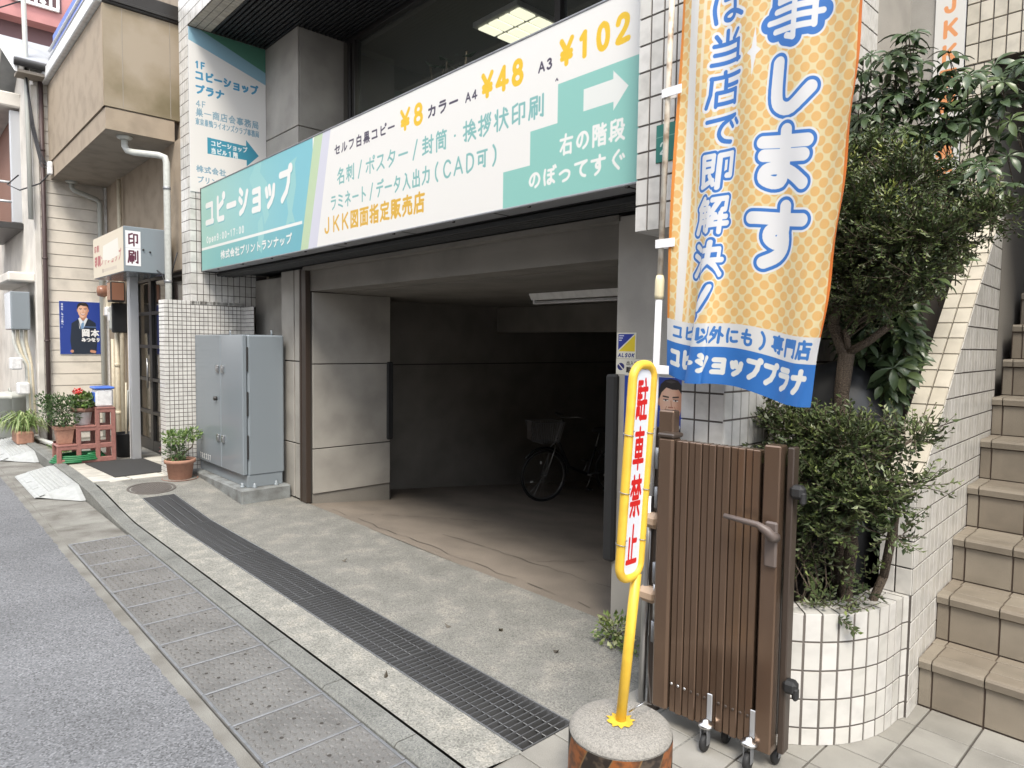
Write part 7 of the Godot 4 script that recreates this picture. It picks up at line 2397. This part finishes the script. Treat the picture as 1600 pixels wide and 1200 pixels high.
# ---------------------------------------------------------------- bicycle in the garage
func bicycle() -> void:
	var t := thing("bicycle", "dark city bicycle with a wire front basket parked deep in the garage", "bicycle", Vector3(-5.62, -0.275, -5.74), deg_to_rad(-15))
	# local: front wheel at the origin, the bicycle runs back along -z
	for w in 2:
		var c := Vector3(0, 0.315, -1.05 * w)
		var wh := Node3D.new()
		wh.name = "wheel"
		t.add_child(wh, true)
		var b := MB.new(true)
		var ring := []
		for k in 37:
			ring.append(c + Vector3(0, cos(TAU * k / 36.0), sin(TAU * k / 36.0)) * 0.298)
		b.tube(ring, 0.017, 8, false)
		part("tyre", b, mats.black_rubber, wh)
		b = MB.new(true)
		ring = []
		for k in 37:
			ring.append(c + Vector3(0, cos(TAU * k / 36.0), sin(TAU * k / 36.0)) * 0.277)
		b.tube(ring, 0.009, 8, false)
		part("rim", b, mats.bike_metal, wh)
		b = MB.new()
		for k in 24:
			var a := TAU * k / 24.0
			b.tube([c + Vector3(0.02 * (1 if k % 2 else -1), 0, 0), c + Vector3(0, cos(a), sin(a)) * 0.275], 0.0013, 4)
		part("spokes", b, mats.bike_metal, wh)
		b = MB.new(true)
		b.tube([c + Vector3(-0.05, 0, 0), c + Vector3(0.05, 0, 0)], 0.02, 10)
		part("hub", b, mats.bike_metal, wh)
		b = MB.new()
		b.bev(c + Vector3(0.01, 0.16, 0.05 - 0.1 * w), Vector3(0.012, 0.035, 0.02), 0.003)
		b.bev(c + Vector3(0.01, -0.06, 0.17), Vector3(0.012, 0.02, 0.035), 0.003)
		part("reflector", b, mats.white_plastic, wh)
		b = MB.new(true)
		var guard := []
		for k in 13:
			var a := deg_to_rad(-70 + 140.0 * k / 12.0) + (-0.35 if w == 0 else -0.5)
			guard.append(c + Vector3(0, cos(a), sin(a)) * 0.335)
		b.tube(guard, 0.014, 6)
		part("mudguard", b, mats.black_plastic, wh)
	var b := MB.new(true)
	for s in [-0.05, 0.05]:
		b.tube([Vector3(s, 0.315, 0), Vector3(s, 0.66, -0.13), Vector3(0, 0.70, -0.145)], 0.010, 8)
	b.tube([Vector3(0, 0.68, -0.14), Vector3(0, 0.98, -0.25)], 0.014, 8)
	part("fork", b, mats.bike_metal, t)
	b = MB.new(true)
	b.tube([Vector3(0, 0.76, -0.17), Vector3(0, 0.40, -0.35), Vector3(0, 0.28, -0.62)], 0.019, 9)
	b.tube([Vector3(0, 0.28, -0.62), Vector3(0, 0.62, -0.74)], 0.016, 9)
	for s in [-0.05, 0.05]:
		b.tube([Vector3(0, 0.28, -0.62), Vector3(s, 0.315, -1.05)], 0.010, 7)
		b.tube([Vector3(0, 0.60, -0.73), Vector3(s, 0.315, -1.05)], 0.008, 7)
	part("frame", b, mats.black_plastic, t)
	b = MB.new(true)
	b.tube([Vector3(0, 0.62, -0.74), Vector3(0, 0.80, -0.80)], 0.012, 8)
	part("seat_post", b, mats.bike_metal, t)
	b = MB.new(true)
	b.lathe(Vector3(0, 0.80, -0.82), [[0.0, 0.06], [0.06, 0.055], [0.10, 0.03], [0.09, 0.0], [0.0, 0.0]], 16, Basis(Vector3(0.8, 0, 0), Vector3.UP, Vector3(0, 0, 1.35)))
	part("saddle", b, mats.black_rubber, t)
	b = MB.new(true)
	b.tube([Vector3(-0.27, 1.00, -0.42), Vector3(-0.25, 1.03, -0.30), Vector3(-0.10, 1.01, -0.25), Vector3(0.10, 1.01, -0.25), Vector3(0.25, 1.03, -0.30), Vector3(0.27, 1.00, -0.42)], 0.011, 8)
	part("handlebar", b, mats.bike_metal, t)
	b = MB.new(true)
	b.tube([Vector3(-0.10, 0.28, -0.62), Vector3(0.10, 0.28, -0.62)], 0.016, 8)
	b.tube([Vector3(0.09, 0.28, -0.62), Vector3(0.10, 0.14, -0.55)], 0.008, 6)
	b.tube([Vector3(-0.09, 0.28, -0.62), Vector3(-0.10, 0.42, -0.69)], 0.008, 6)
	part("crank", b, mats.bike_metal, t)
	b = MB.new()
	b.bev(Vector3(0.15, 0.13, -0.55), Vector3(0.09, 0.02, 0.06), 0.004)
	b.bev(Vector3(-0.15, 0.43, -0.69), Vector3(0.09, 0.02, 0.06), 0.004)
	part("pedal", b, mats.black_rubber, t)
	b = MB.new()
	var top := [Vector3(-0.19, 0.97, 0.16), Vector3(0.19, 0.97, 0.16), Vector3(0.17, 0.97, -0.18), Vector3(-0.17, 0.97, -0.18)]
	var low := [Vector3(-0.14, 0.72, 0.10), Vector3(0.14, 0.72, 0.10), Vector3(0.12, 0.72, -0.13), Vector3(-0.12, 0.72, -0.13)]
	for i in 4:
		var j := (i + 1) % 4
		b.tube([top[i], top[j]], 0.005, 5)
		b.tube([low[i], low[j]], 0.004, 5)
		for k in 10:
			b.tube([top[i].lerp(top[j], k / 10.0), low[i].lerp(low[j], k / 10.0)], 0.0026, 4)
	for k in 6:
		b.tube([low[0].lerp(low[1], k / 5.0), low[3].lerp(low[2], k / 5.0)], 0.0026, 4)
	part("basket", b, mats.grate_steel, t)
	b = MB.new()
	b.bev(Vector3(-0.145, 0.85, 0.125), Vector3(0.10, 0.22, 0.008), 0.002)
	part("plate", b, mats.cast_iron, t)

# ---------------------------------------------------------------- planting by the stairs
# a sprig: a thin twig with small leaves in pairs
func sprig(b: MB, tw: MB, o: Vector3, d: Vector3, l: float, n: int, leaf_l: float, cols: Array) -> void:
	var side := d.cross(Vector3(rng.randf_range(-1, 1), 1.2, rng.randf_range(-1, 1))).normalized()
	var nrm := side.cross(d).normalized()
	var bend := Vector3(0, rng.randf_range(-0.25, 0.3), 0) * l
	tw.tube([o, o + d * l * 0.5 + bend * 0.3, o + d * l + bend], [0.0022, 0.0016, 0.0009], 3, false)
	var t: Color = cols[rng.randi() % cols.size()]
	for i in n:
		var k := (i + 0.6) / n
		var p := o + d * l * k + bend * k * k
		var s := side if i % 2 else -side
		var spin := rng.randf_range(-0.9, 0.9)
		s = (s * cos(spin) + nrm * sin(spin)).normalized()
		var out := (d * rng.randf_range(0.5, 1.1) + s).normalized()
		var f := rng.randf_range(0.55, 1.3) * (1.0 if k < 0.8 else 0.75)
		var v := rng.randf_range(0.7, 1.3)
		var young := 1.35 if k > 0.85 else 1.0
		b.tint = Color(t.r * v * young, t.g * v * young, t.b * v)
		b.leaf(p, out, out.cross(nrm).normalized(), leaf_l * f, leaf_l * f * 0.5)

func sprigs(b: MB, tw: MB, c: Array, leaf_l: float, cols: Array, share: float) -> void:
	for i in int(c[6] * share):
		var d := Vector3(rng.randfn(), rng.randfn() + 0.25, rng.randfn()).normalized()
		var o := Vector3(c[0], c[1], c[2]) + d * Vector3(c[3], c[4], c[5]) * rng.randf_range(0.15, 0.85)
		var out := (d + Vector3(rng.randf_range(-0.6, 0.6), rng.randf_range(-0.2, 0.7), rng.randf_range(-0.6, 0.6))).normalized()
		sprig(b, tw, o, out, rng.randf_range(0.05, 0.13), rng.randi_range(7, 13), leaf_l, cols)

func plants() -> void:
	var dark := [Color(0.060, 0.085, 0.032), Color(0.08, 0.11, 0.042), Color(0.045, 0.065, 0.026), Color(0.12, 0.145, 0.06)]
	var tips := [Color(0.20, 0.22, 0.05), Color(0.15, 0.19, 0.05)]
	# small-leaved tree
	var t := thing("clipped_tree", "small-leaved evergreen tree with a bare forked trunk in the planter", "tree")
	var b := MB.new(true)
	b.tube([Vector3(-1.19, 0.45, -3.15), Vector3(-1.20, 0.9, -3.15), Vector3(-1.215, 1.20, -3.15), Vector3(-1.225, 1.40, -3.15), Vector3(-1.21, 1.58, -3.15)], [0.036, 0.034, 0.032, 0.031, 0.034], 10)
	b.tube([Vector3(-1.21, 1.56, -3.15), Vector3(-1.27, 1.70, -3.15), Vector3(-1.30, 1.92, -3.16), Vector3(-1.32, 2.25, -3.17)], [0.030, 0.024, 0.018, 0.008], 9)
	b.tube([Vector3(-1.27, 1.70, -3.15), Vector3(-1.22, 1.90, -3.12), Vector3(-1.10, 2.12, -3.10), Vector3(-1.0, 2.35, -3.14)], [0.020, 0.017, 0.012, 0.006], 8)
	b.tube([Vector3(-1.22, 1.90, -3.12), Vector3(-1.05, 1.97, -3.08), Vector3(-0.86, 2.02, -3.06), Vector3(-0.68, 2.10, -3.08)], [0.013, 0.010, 0.008, 0.004], 7)
	b.tube([Vector3(-1.21, 1.58, -3.15), Vector3(-1.12, 1.63, -3.14), Vector3(-1.03, 1.705, -3.14)], [0.022, 0.017, 0.016], 8)
	b.tube([Vector3(-1.20, 1.60, -3.14), Vector3(-1.205, 1.68, -3.12)], [0.014, 0.013], 8)
	part("trunk", b, mats.bark, t)
	b = MB.new()
	b.lathe(Vector3(-1.205, 1.68, -3.12), [[0.0, 0.003], [0.013, 0.001]], 10)
	b.lathe(Vector3(-1.03, 1.705, -3.14), [[0.0, 0.003], [0.016, 0.0]], 10, Basis(Vector3(0, 0, 1), -0.9))
	part("cut_end", b, mats.cut_wood, t)
	b = MB.new()
	for i in 40:
		var o := Vector3(rng.randf_range(-1.32, -0.95), rng.randf_range(1.75, 2.25), rng.randf_range(-3.25, -3.0))
		b.tube([Vector3(lerpf(-1.26, o.x, 0.3), o.y - 0.12, -3.14), o, o + Vector3(rng.randf_range(-0.1, 0.14), 0.12, rng.randf_range(-0.1, 0.12))], [0.006, 0.004, 0.002], 5)
	part("twigs", b, mats.bark, t)
	b = MB.new()
	var tw := MB.new(true)
	for c in [[-1.30, 2.32, -3.15, 0.16, 0.20, 0.18, 1500], [-1.17, 2.16, -3.08, 0.20, 0.17, 0.22, 2100], [-1.02, 2.05, -3.05, 0.22, 0.15, 0.22, 2100], [-0.86, 2.04, -3.02, 0.19, 0.10, 0.17, 1200], [-0.68, 2.10, -3.06, 0.12, 0.06, 0.10, 420], [-1.26, 1.94, -3.08, 0.17, 0.16, 0.18, 1300], [-1.00, 2.28, -3.15, 0.20, 0.11, 0.18, 1200], [-1.20, 2.44, -3.2, 0.12, 0.09, 0.12, 420], [-0.90, 1.90, -3.02, 0.14, 0.06, 0.14, 500], [-1.12, 1.82, -3.05, 0.16, 0.07, 0.16, 420], [-1.04, 1.80, -3.10, 0.18, 0.09, 0.15, 500], [-1.27, 1.74, -3.18, 0.10, 0.10, 0.10, 260]]:
		sprigs(b, tw, c, 0.024, dark, 0.20)
	for c in [[-1.15, 2.32, -3.05], [-1.30, 2.46, -3.1], [-1.02, 2.42, -3.1], [-0.98, 2.20, -2.9], [-1.22, 2.40, -3.0]]:
		leaf_ball(b, Vector3(c[0], c[1], c[2]), Vector3(0.09, 0.06, 0.08), 80, 0.022, 0.010, tips, -0.5, 0.6)
	tag(part("crown", b, mats.small_leaf, t), "", "", "", "stuff")
	tag(part("fine_twigs", tw, mats.bark, t), "", "", "", "stuff")
	# low shrub in front
	t = thing("low_shrub", "low spreading shrub with a crooked trunk behind the folding gate", "shrub")
	b = MB.new(true)
	b.tube([Vector3(-1.09, 0.44, -2.95), Vector3(-1.095, 0.62, -2.95), Vector3(-1.08, 0.78, -2.95), Vector3(-1.10, 0.87, -2.95), Vector3(-1.145, 0.95, -2.95), Vector3(-1.18, 1.10, -2.93)], [0.027, 0.025, 0.026, 0.030, 0.024, 0.010], 10)
	b.tube([Vector3(-1.10, 0.87, -2.95), Vector3(-1.02, 0.98, -2.92), Vector3(-0.98, 1.15, -2.90), Vector3(-0.86, 1.25, -2.90)], [0.026, 0.020, 0.012, 0.005], 8)
	b.tube([Vector3(-1.145, 0.95, -2.95), Vector3(-1.26, 1.12, -2.9), Vector3(-1.42, 1.28, -2.88)], [0.018, 0.011, 0.004], 7)
	b.tube([Vector3(-0.975, 0.66, -3.02), Vector3(-0.945, 0.84, -3.0), Vector3(-0.925, 0.95, -2.97), Vector3(-0.93, 1.10, -2.93)], [0.018, 0.019, 0.016, 0.008], 8)
	b.tube([Vector3(-1.05, 0.45, -3.05), Vector3(-0.975, 0.66, -3.02)], [0.018, 0.018], 8)
	part("trunk", b, mats.bark, t)
	b = MB.new()
	for i in 26:
		var o := Vector3(rng.randf_range(-1.36, -1.18), 0.47, rng.randf_range(-2.95, -2.75))
		b.tube([o, o + Vector3(rng.randf_range(-0.05, 0.08), 0.16, 0.02), o + Vector3(rng.randf_range(-0.08, 0.12), 0.34, rng.randf_range(-0.04, 0.06))], [0.004, 0.003, 0.002], 5)
	part("twigs", b, mats.bark, t)
	b = MB.new()
	tw = MB.new(true)
	var mid := [Color(0.10, 0.13, 0.052), Color(0.07, 0.095, 0.038), Color(0.14, 0.17, 0.075), Color(0.05, 0.072, 0.03)]
	for c in [[-1.42, 1.30, -2.90, 0.12, 0.05, 0.10, 260], [-1.28, 1.23, -2.85, 0.16, 0.09, 0.16, 900], [-1.08, 1.22, -2.85, 0.18, 0.09, 0.17, 1100], [-1.18, 1.05, -2.82, 0.20, 0.13, 0.17, 1500], [-1.02, 1.02, -2.82, 0.16, 0.12, 0.15, 1000], [-1.30, 0.90, -2.82, 0.12, 0.12, 0.12, 520], [-1.15, 0.88, -2.82, 0.13, 0.10, 0.12, 520], [-0.94, 1.0, -2.86, 0.10, 0.08, 0.09, 300], [-0.86, 1.26, -2.90, 0.13, 0.045, 0.09, 240], [-0.84, 1.08, -2.88, 0.08, 0.035, 0.07, 90], [-0.90, 0.88, -2.86, 0.08, 0.04, 0.06, 110], [-1.26, 0.72, -2.86, 0.14, 0.10, 0.11, 420], [-1.0, 0.66, -2.88, 0.05, 0.09, 0.05, 60], [-1.10, 0.55, -2.80, 0.10, 0.04, 0.08, 110]]:
		sprigs(b, tw, c, 0.029, mid, 0.18)
	tag(part("crown", b, mats.small_leaf, t), "", "", "", "stuff")
	tag(part("fine_twigs", tw, mats.bark, t), "", "", "", "stuff")
	# large-leaved shrub behind: palmate leaves, each a part
	t = thing("umbrella_shrub", "tall shrub with large glossy fingered leaves behind the clipped tree", "shrub")
	var kinds := []
	for v in 4:
		var m := MB.new(true)
		m.tint = [Color(0.058, 0.088, 0.042), Color(0.066, 0.100, 0.046), Color(0.052, 0.080, 0.038), Color(0.090, 0.125, 0.050)][v]
		var n := 6 + v % 3
		for i in n:
			var w := TAU * i / n + 0.2 * v
			var d := Vector3(cos(w), 0, sin(w))
			var s := Vector3(-sin(w), 0, cos(w))
			var l := 0.112 + 0.016 * ((i * 7 + v) % 3)
			var pts := [[0.0, 0.004, 0.0], [0.16, 0.005, 0.012], [0.35, 0.017, 0.014], [0.6, 0.024, 0.004], [0.82, 0.018, -0.014], [1.0, 0.0, -0.042]]
			for k in pts.size() - 1:
				var a: Array = pts[k]
				var c: Array = pts[k + 1]
				var pa: Vector3 = d * l * a[0] + Vector3.UP * a[2]
				var pc: Vector3 = d * l * c[0] + Vector3.UP * c[2]
				var lift := Vector3.UP * 0.007
				m.quad(pa, pc, pc + s * c[1] + lift, pa + s * a[1] + lift)
				m.quad(pa, pa - s * a[1] + lift, pc - s * c[1] + lift, pc)
		kinds.append(m.done())
	b = MB.new(true)
	var stems_at := []
	for i in 5:
		var o := Vector3(-1.42 + 0.035 * i, 0.48, -3.55 - 0.09 * (i % 4))
		var top := Vector3(-1.40 + 0.042 * i, 2.8 - 0.12 * absf(i - 3.0), -3.6 - 0.06 * (i % 3))
		stems_at.append([o, top])
		b.tube([o, o.lerp(top, 0.4) + Vector3(0.03, 0, 0.02), o.lerp(top, 0.75), top], [0.016, 0.013, 0.010, 0.006], 7)
	part("stem", b, mats.bark, t)
	var st := MB.new(true)
	var n := 0
	for g in [[-1.22, 2.93, -3.66, 0.24, 0.20, 0.16, 36], [-1.10, 2.62, -3.62, 0.30, 0.20, 0.18, 36], [-0.86, 2.66, -3.62, 0.20, 0.24, 0.14, 26], [-1.34, 2.66, -3.56, 0.13, 0.22, 0.12, 22], [-0.82, 2.32, -3.60, 0.16, 0.16, 0.12, 18], [-1.10, 2.30, -3.55, 0.26, 0.22, 0.12, 8], [-1.12, 1.92, -3.46, 0.17, 0.18, 0.12, 40], [-1.15, 1.66, -3.38, 0.16, 0.16, 0.10, 46], [-1.08, 1.46, -3.30, 0.10, 0.10, 0.08, 16], [-0.98, 1.98, -3.52, 0.08, 0.14, 0.08, 10], [-1.28, 1.75, -3.45, 0.13, 0.2, 0.1, 26], [-0.70, 2.72, -3.58, 0.10, 0.16, 0.08, 10]]:
		for i in g[6]:
			var d := Vector3(rng.randfn(), rng.randfn(), rng.randfn()).normalized() * pow(rng.randf(), 0.4)
			var p := Vector3(g[0], g[1], g[2]) + d * Vector3(g[3], g[4], g[5])
			var tilt := Basis(Vector3(1, 0, 0), rng.randf_range(0.1, 0.95)) * Basis(Vector3.UP, rng.randf() * TAU)
			tilt = Basis(Vector3(0, 0, 1), rng.randf_range(-0.5, 0.5)) * tilt
			var s := rng.randf_range(0.5, 0.82)
			part("leaf", kinds[(n * 3 + i) % 4 if i % 5 else 3], mats.large_leaf, t, p, tilt.scaled(Vector3.ONE * s))
			st.tube([p, p + Vector3(rng.randf_range(-0.03, 0.03), -0.10, -0.05)], 0.0025, 4)
			n += 1
	part("leaf_stalk", st, mats.bark, t)
	# the leaves further in, past the limit for single parts
	var deep := SurfaceTool.new()
	deep.begin(Mesh.PRIMITIVE_TRIANGLES)
	for g in [[-1.20, 1.72, -3.52, 0.20, 0.28, 0.12, 120], [-1.12, 2.20, -3.68, 0.26, 0.26, 0.12, 70], [-1.15, 2.72, -3.78, 0.28, 0.26, 0.10, 60]]:
		for i in g[6]:
			var d := Vector3(rng.randfn(), rng.randfn(), rng.randfn()).normalized() * pow(rng.randf(), 0.4)
			var tilt := Basis(Vector3(0, 0, 1), rng.randf_range(-0.5, 0.5)) * Basis(Vector3(1, 0, 0), rng.randf_range(0.1, 0.9)) * Basis(Vector3.UP, rng.randf() * TAU)
			deep.append_from(kinds[i % 4], 0, Transform3D(tilt.scaled(Vector3.ONE * rng.randf_range(0.5, 0.85)), Vector3(g[0], g[1], g[2]) + d * Vector3(g[3], g[4], g[5])))
	tag(part("inner_leaves", deep.commit(), mats.large_leaf, t), "", "", "", "stuff")
	# black rounded cover behind the trunk
	var dm := thing("black_dome", "large black rounded cover behind the tree trunk in the planter", "cover", Vector3(-1.30, 0.47, -3.36))
	b = MB.new(true)
	b.lathe(Vector3.ZERO, [[0.0, 1.075], [0.06, 1.068], [0.12, 1.045], [0.17, 1.00], [0.21, 0.93], [0.232, 0.84], [0.236, 0.80], [0.222, 0.78], [0.20, 0.4], [0.18, 0.0]], 36)
	part("shell", b, mats.black_plastic, dm)
	b = MB.new(true)
	b.lathe(Vector3.ZERO, [[0.238, 0.785], [0.246, 0.795], [0.246, 0.815], [0.238, 0.825]], 36)
	part("rim", b, mats.black_rubber, dm)
	# variegated weed at the foot of the garage jamb
	t = thing("variegated_weed", "variegated weed growing at the foot of the garage jamb", "plant", Vector3(-2.24, 0.0, -2.86))
	b = MB.new(true)
	for i in 10:
		var w := TAU * i / 10.0
		b.tube([Vector3.ZERO, Vector3(cos(w) * 0.04, 0.06, sin(w) * 0.04), Vector3(cos(w) * 0.09, 0.10, sin(w) * 0.08)], 0.002, 4)
	part("stem", b, mats.bark, t)
	b = MB.new()
	leaf_ball(b, Vector3(0, 0.07, 0.02), Vector3(0.11, 0.085, 0.10), 200, 0.034, 0.022, [Color(0.16, 0.22, 0.06), Color(0.30, 0.34, 0.14), Color(0.10, 0.16, 0.04), Color(0.38, 0.40, 0.22)])
	leaf_ball(b, Vector3(0.14, 0.03, 0.06), Vector3(0.06, 0.03, 0.05), 30, 0.028, 0.018, [Color(0.16, 0.22, 0.06), Color(0.10, 0.16, 0.04)])
	tag(part("foliage", b, mats.soft_leaf, t), "", "", "", "stuff")
	# a few fallen leaves and pebbles on the drive
	for i in 5:
		var q: Array = [[-2.38, -2.52], [-2.75, -2.50], [-2.96, -2.30], [-2.70, -1.70], [-4.4, -2.4]][i]
		b = MB.new()
		b.tint = Color(0.07, 0.055, 0.04)
		b.leaf(Vector3.ZERO, Vector3(cos(i * 1.3), 0.1, sin(i * 1.3)).normalized(), Vector3(-sin(i * 1.3), 0.0, cos(i * 1.3)), 0.045, 0.026, 0.5)
		var o := part("fallen_leaf", b, mats.soft_leaf, self, Vector3(q[0], 0.010, q[1]))
		tag(o, "dry brown leaf lying on the concrete drive", "leaf", "fallen leaves on the drive")

# ---------------------------------------------------------------- posters, stickers, plates
func small_things() -> void:
	var pm := printed("poster_print", poster_print(), 0.4)
	var t := thing("poster", "blue election poster of a suited man on the siding wall", "poster")
	var b := MB.new()
	b.bev(Vector3(-11.995, 1.76, -2.185), Vector3(0.006, 0.80, 0.53), 0.001)
	part("board", b, mats.white_plastic, t)
	b = MB.new()
	b.uvquad(Vector3(-11.991, 2.155, -1.922), Vector3(-11.991, 2.155, -2.448), Vector3(-11.991, 1.365, -2.448), Vector3(-11.991, 1.365, -1.922))
	part("print", b, pm, t)
	t = thing("poster", "blue election poster on the garage jamb, half hidden by the no parking sign", "poster")
	b = MB.new()
	b.bev(Vector3(-2.055, 1.045, -2.996), Vector3(0.53, 0.79, 0.006), 0.001)
	part("board", b, mats.white_plastic, t)
	b = MB.new()
	b.uvquad(Vector3(-2.318, 1.438, -2.991), Vector3(-1.794, 1.438, -2.991), Vector3(-1.794, 0.652, -2.991), Vector3(-2.318, 0.652, -2.991))
	part("print", b, pm, t)
	t = thing("security_sticker", "blue and yellow security company sticker on the garage jamb", "sticker")
	b = MB.new()
	b.uvquad(Vector3(-2.382, 1.672, -2.9985), Vector3(-2.252, 1.672, -2.9985), Vector3(-2.252, 1.530, -2.9985), Vector3(-2.382, 1.530, -2.9985))
	part("print", b, printed("guard_print", guard_print(), 0.4), t)
	t = thing("keep_clear_sticker", "pale sticker with a dark blue slashed circle under the security sticker", "sticker")
	b = MB.new()
	b.uvquad(Vector3(-2.385, 1.528, -2.9982), Vector3(-2.145, 1.528, -2.9982), Vector3(-2.145, 1.442, -2.9982), Vector3(-2.385, 1.442, -2.9982))
	part("print", b, printed("keep_clear_print", keep_clear_print(), 0.4), t)
	t = thing("address_plate", "small green address plate on the tiled pier by the flag", "plate")
	b = MB.new()
	b.bev(Vector3(-1.76, 2.49, -2.538), Vector3(0.125, 0.165, 0.004), 0.001)
	part("plate", b, mats.green_panel, t)
	b = MB.new()
	b.uvquad(Vector3(-1.82, 2.57, -2.5345), Vector3(-1.70, 2.57, -2.5345), Vector3(-1.70, 2.41, -2.5345), Vector3(-1.82, 2.41, -2.5345))
	part("print", b, printed("plate_print", plate_print(), 0.3), t)
	t = thing("vertical_sign", "white upright sign with orange letters beside the stairwell", "sign")
	b = MB.new()
	b.bev(Vector3(-1.325, 3.25, -4.817), Vector3(0.165, 1.34, 0.012), 0.002)
	part("board", b, mats.white_plastic, t)
	b = MB.new()
	b.uvquad(Vector3(-1.405, 3.90, -4.809), Vector3(-1.245, 3.90, -4.809), Vector3(-1.245, 2.60, -4.809), Vector3(-1.405, 2.60, -4.809))
	part("print", b, printed("vertical_sign_print", vertical_sign_print(), 0.4), t)
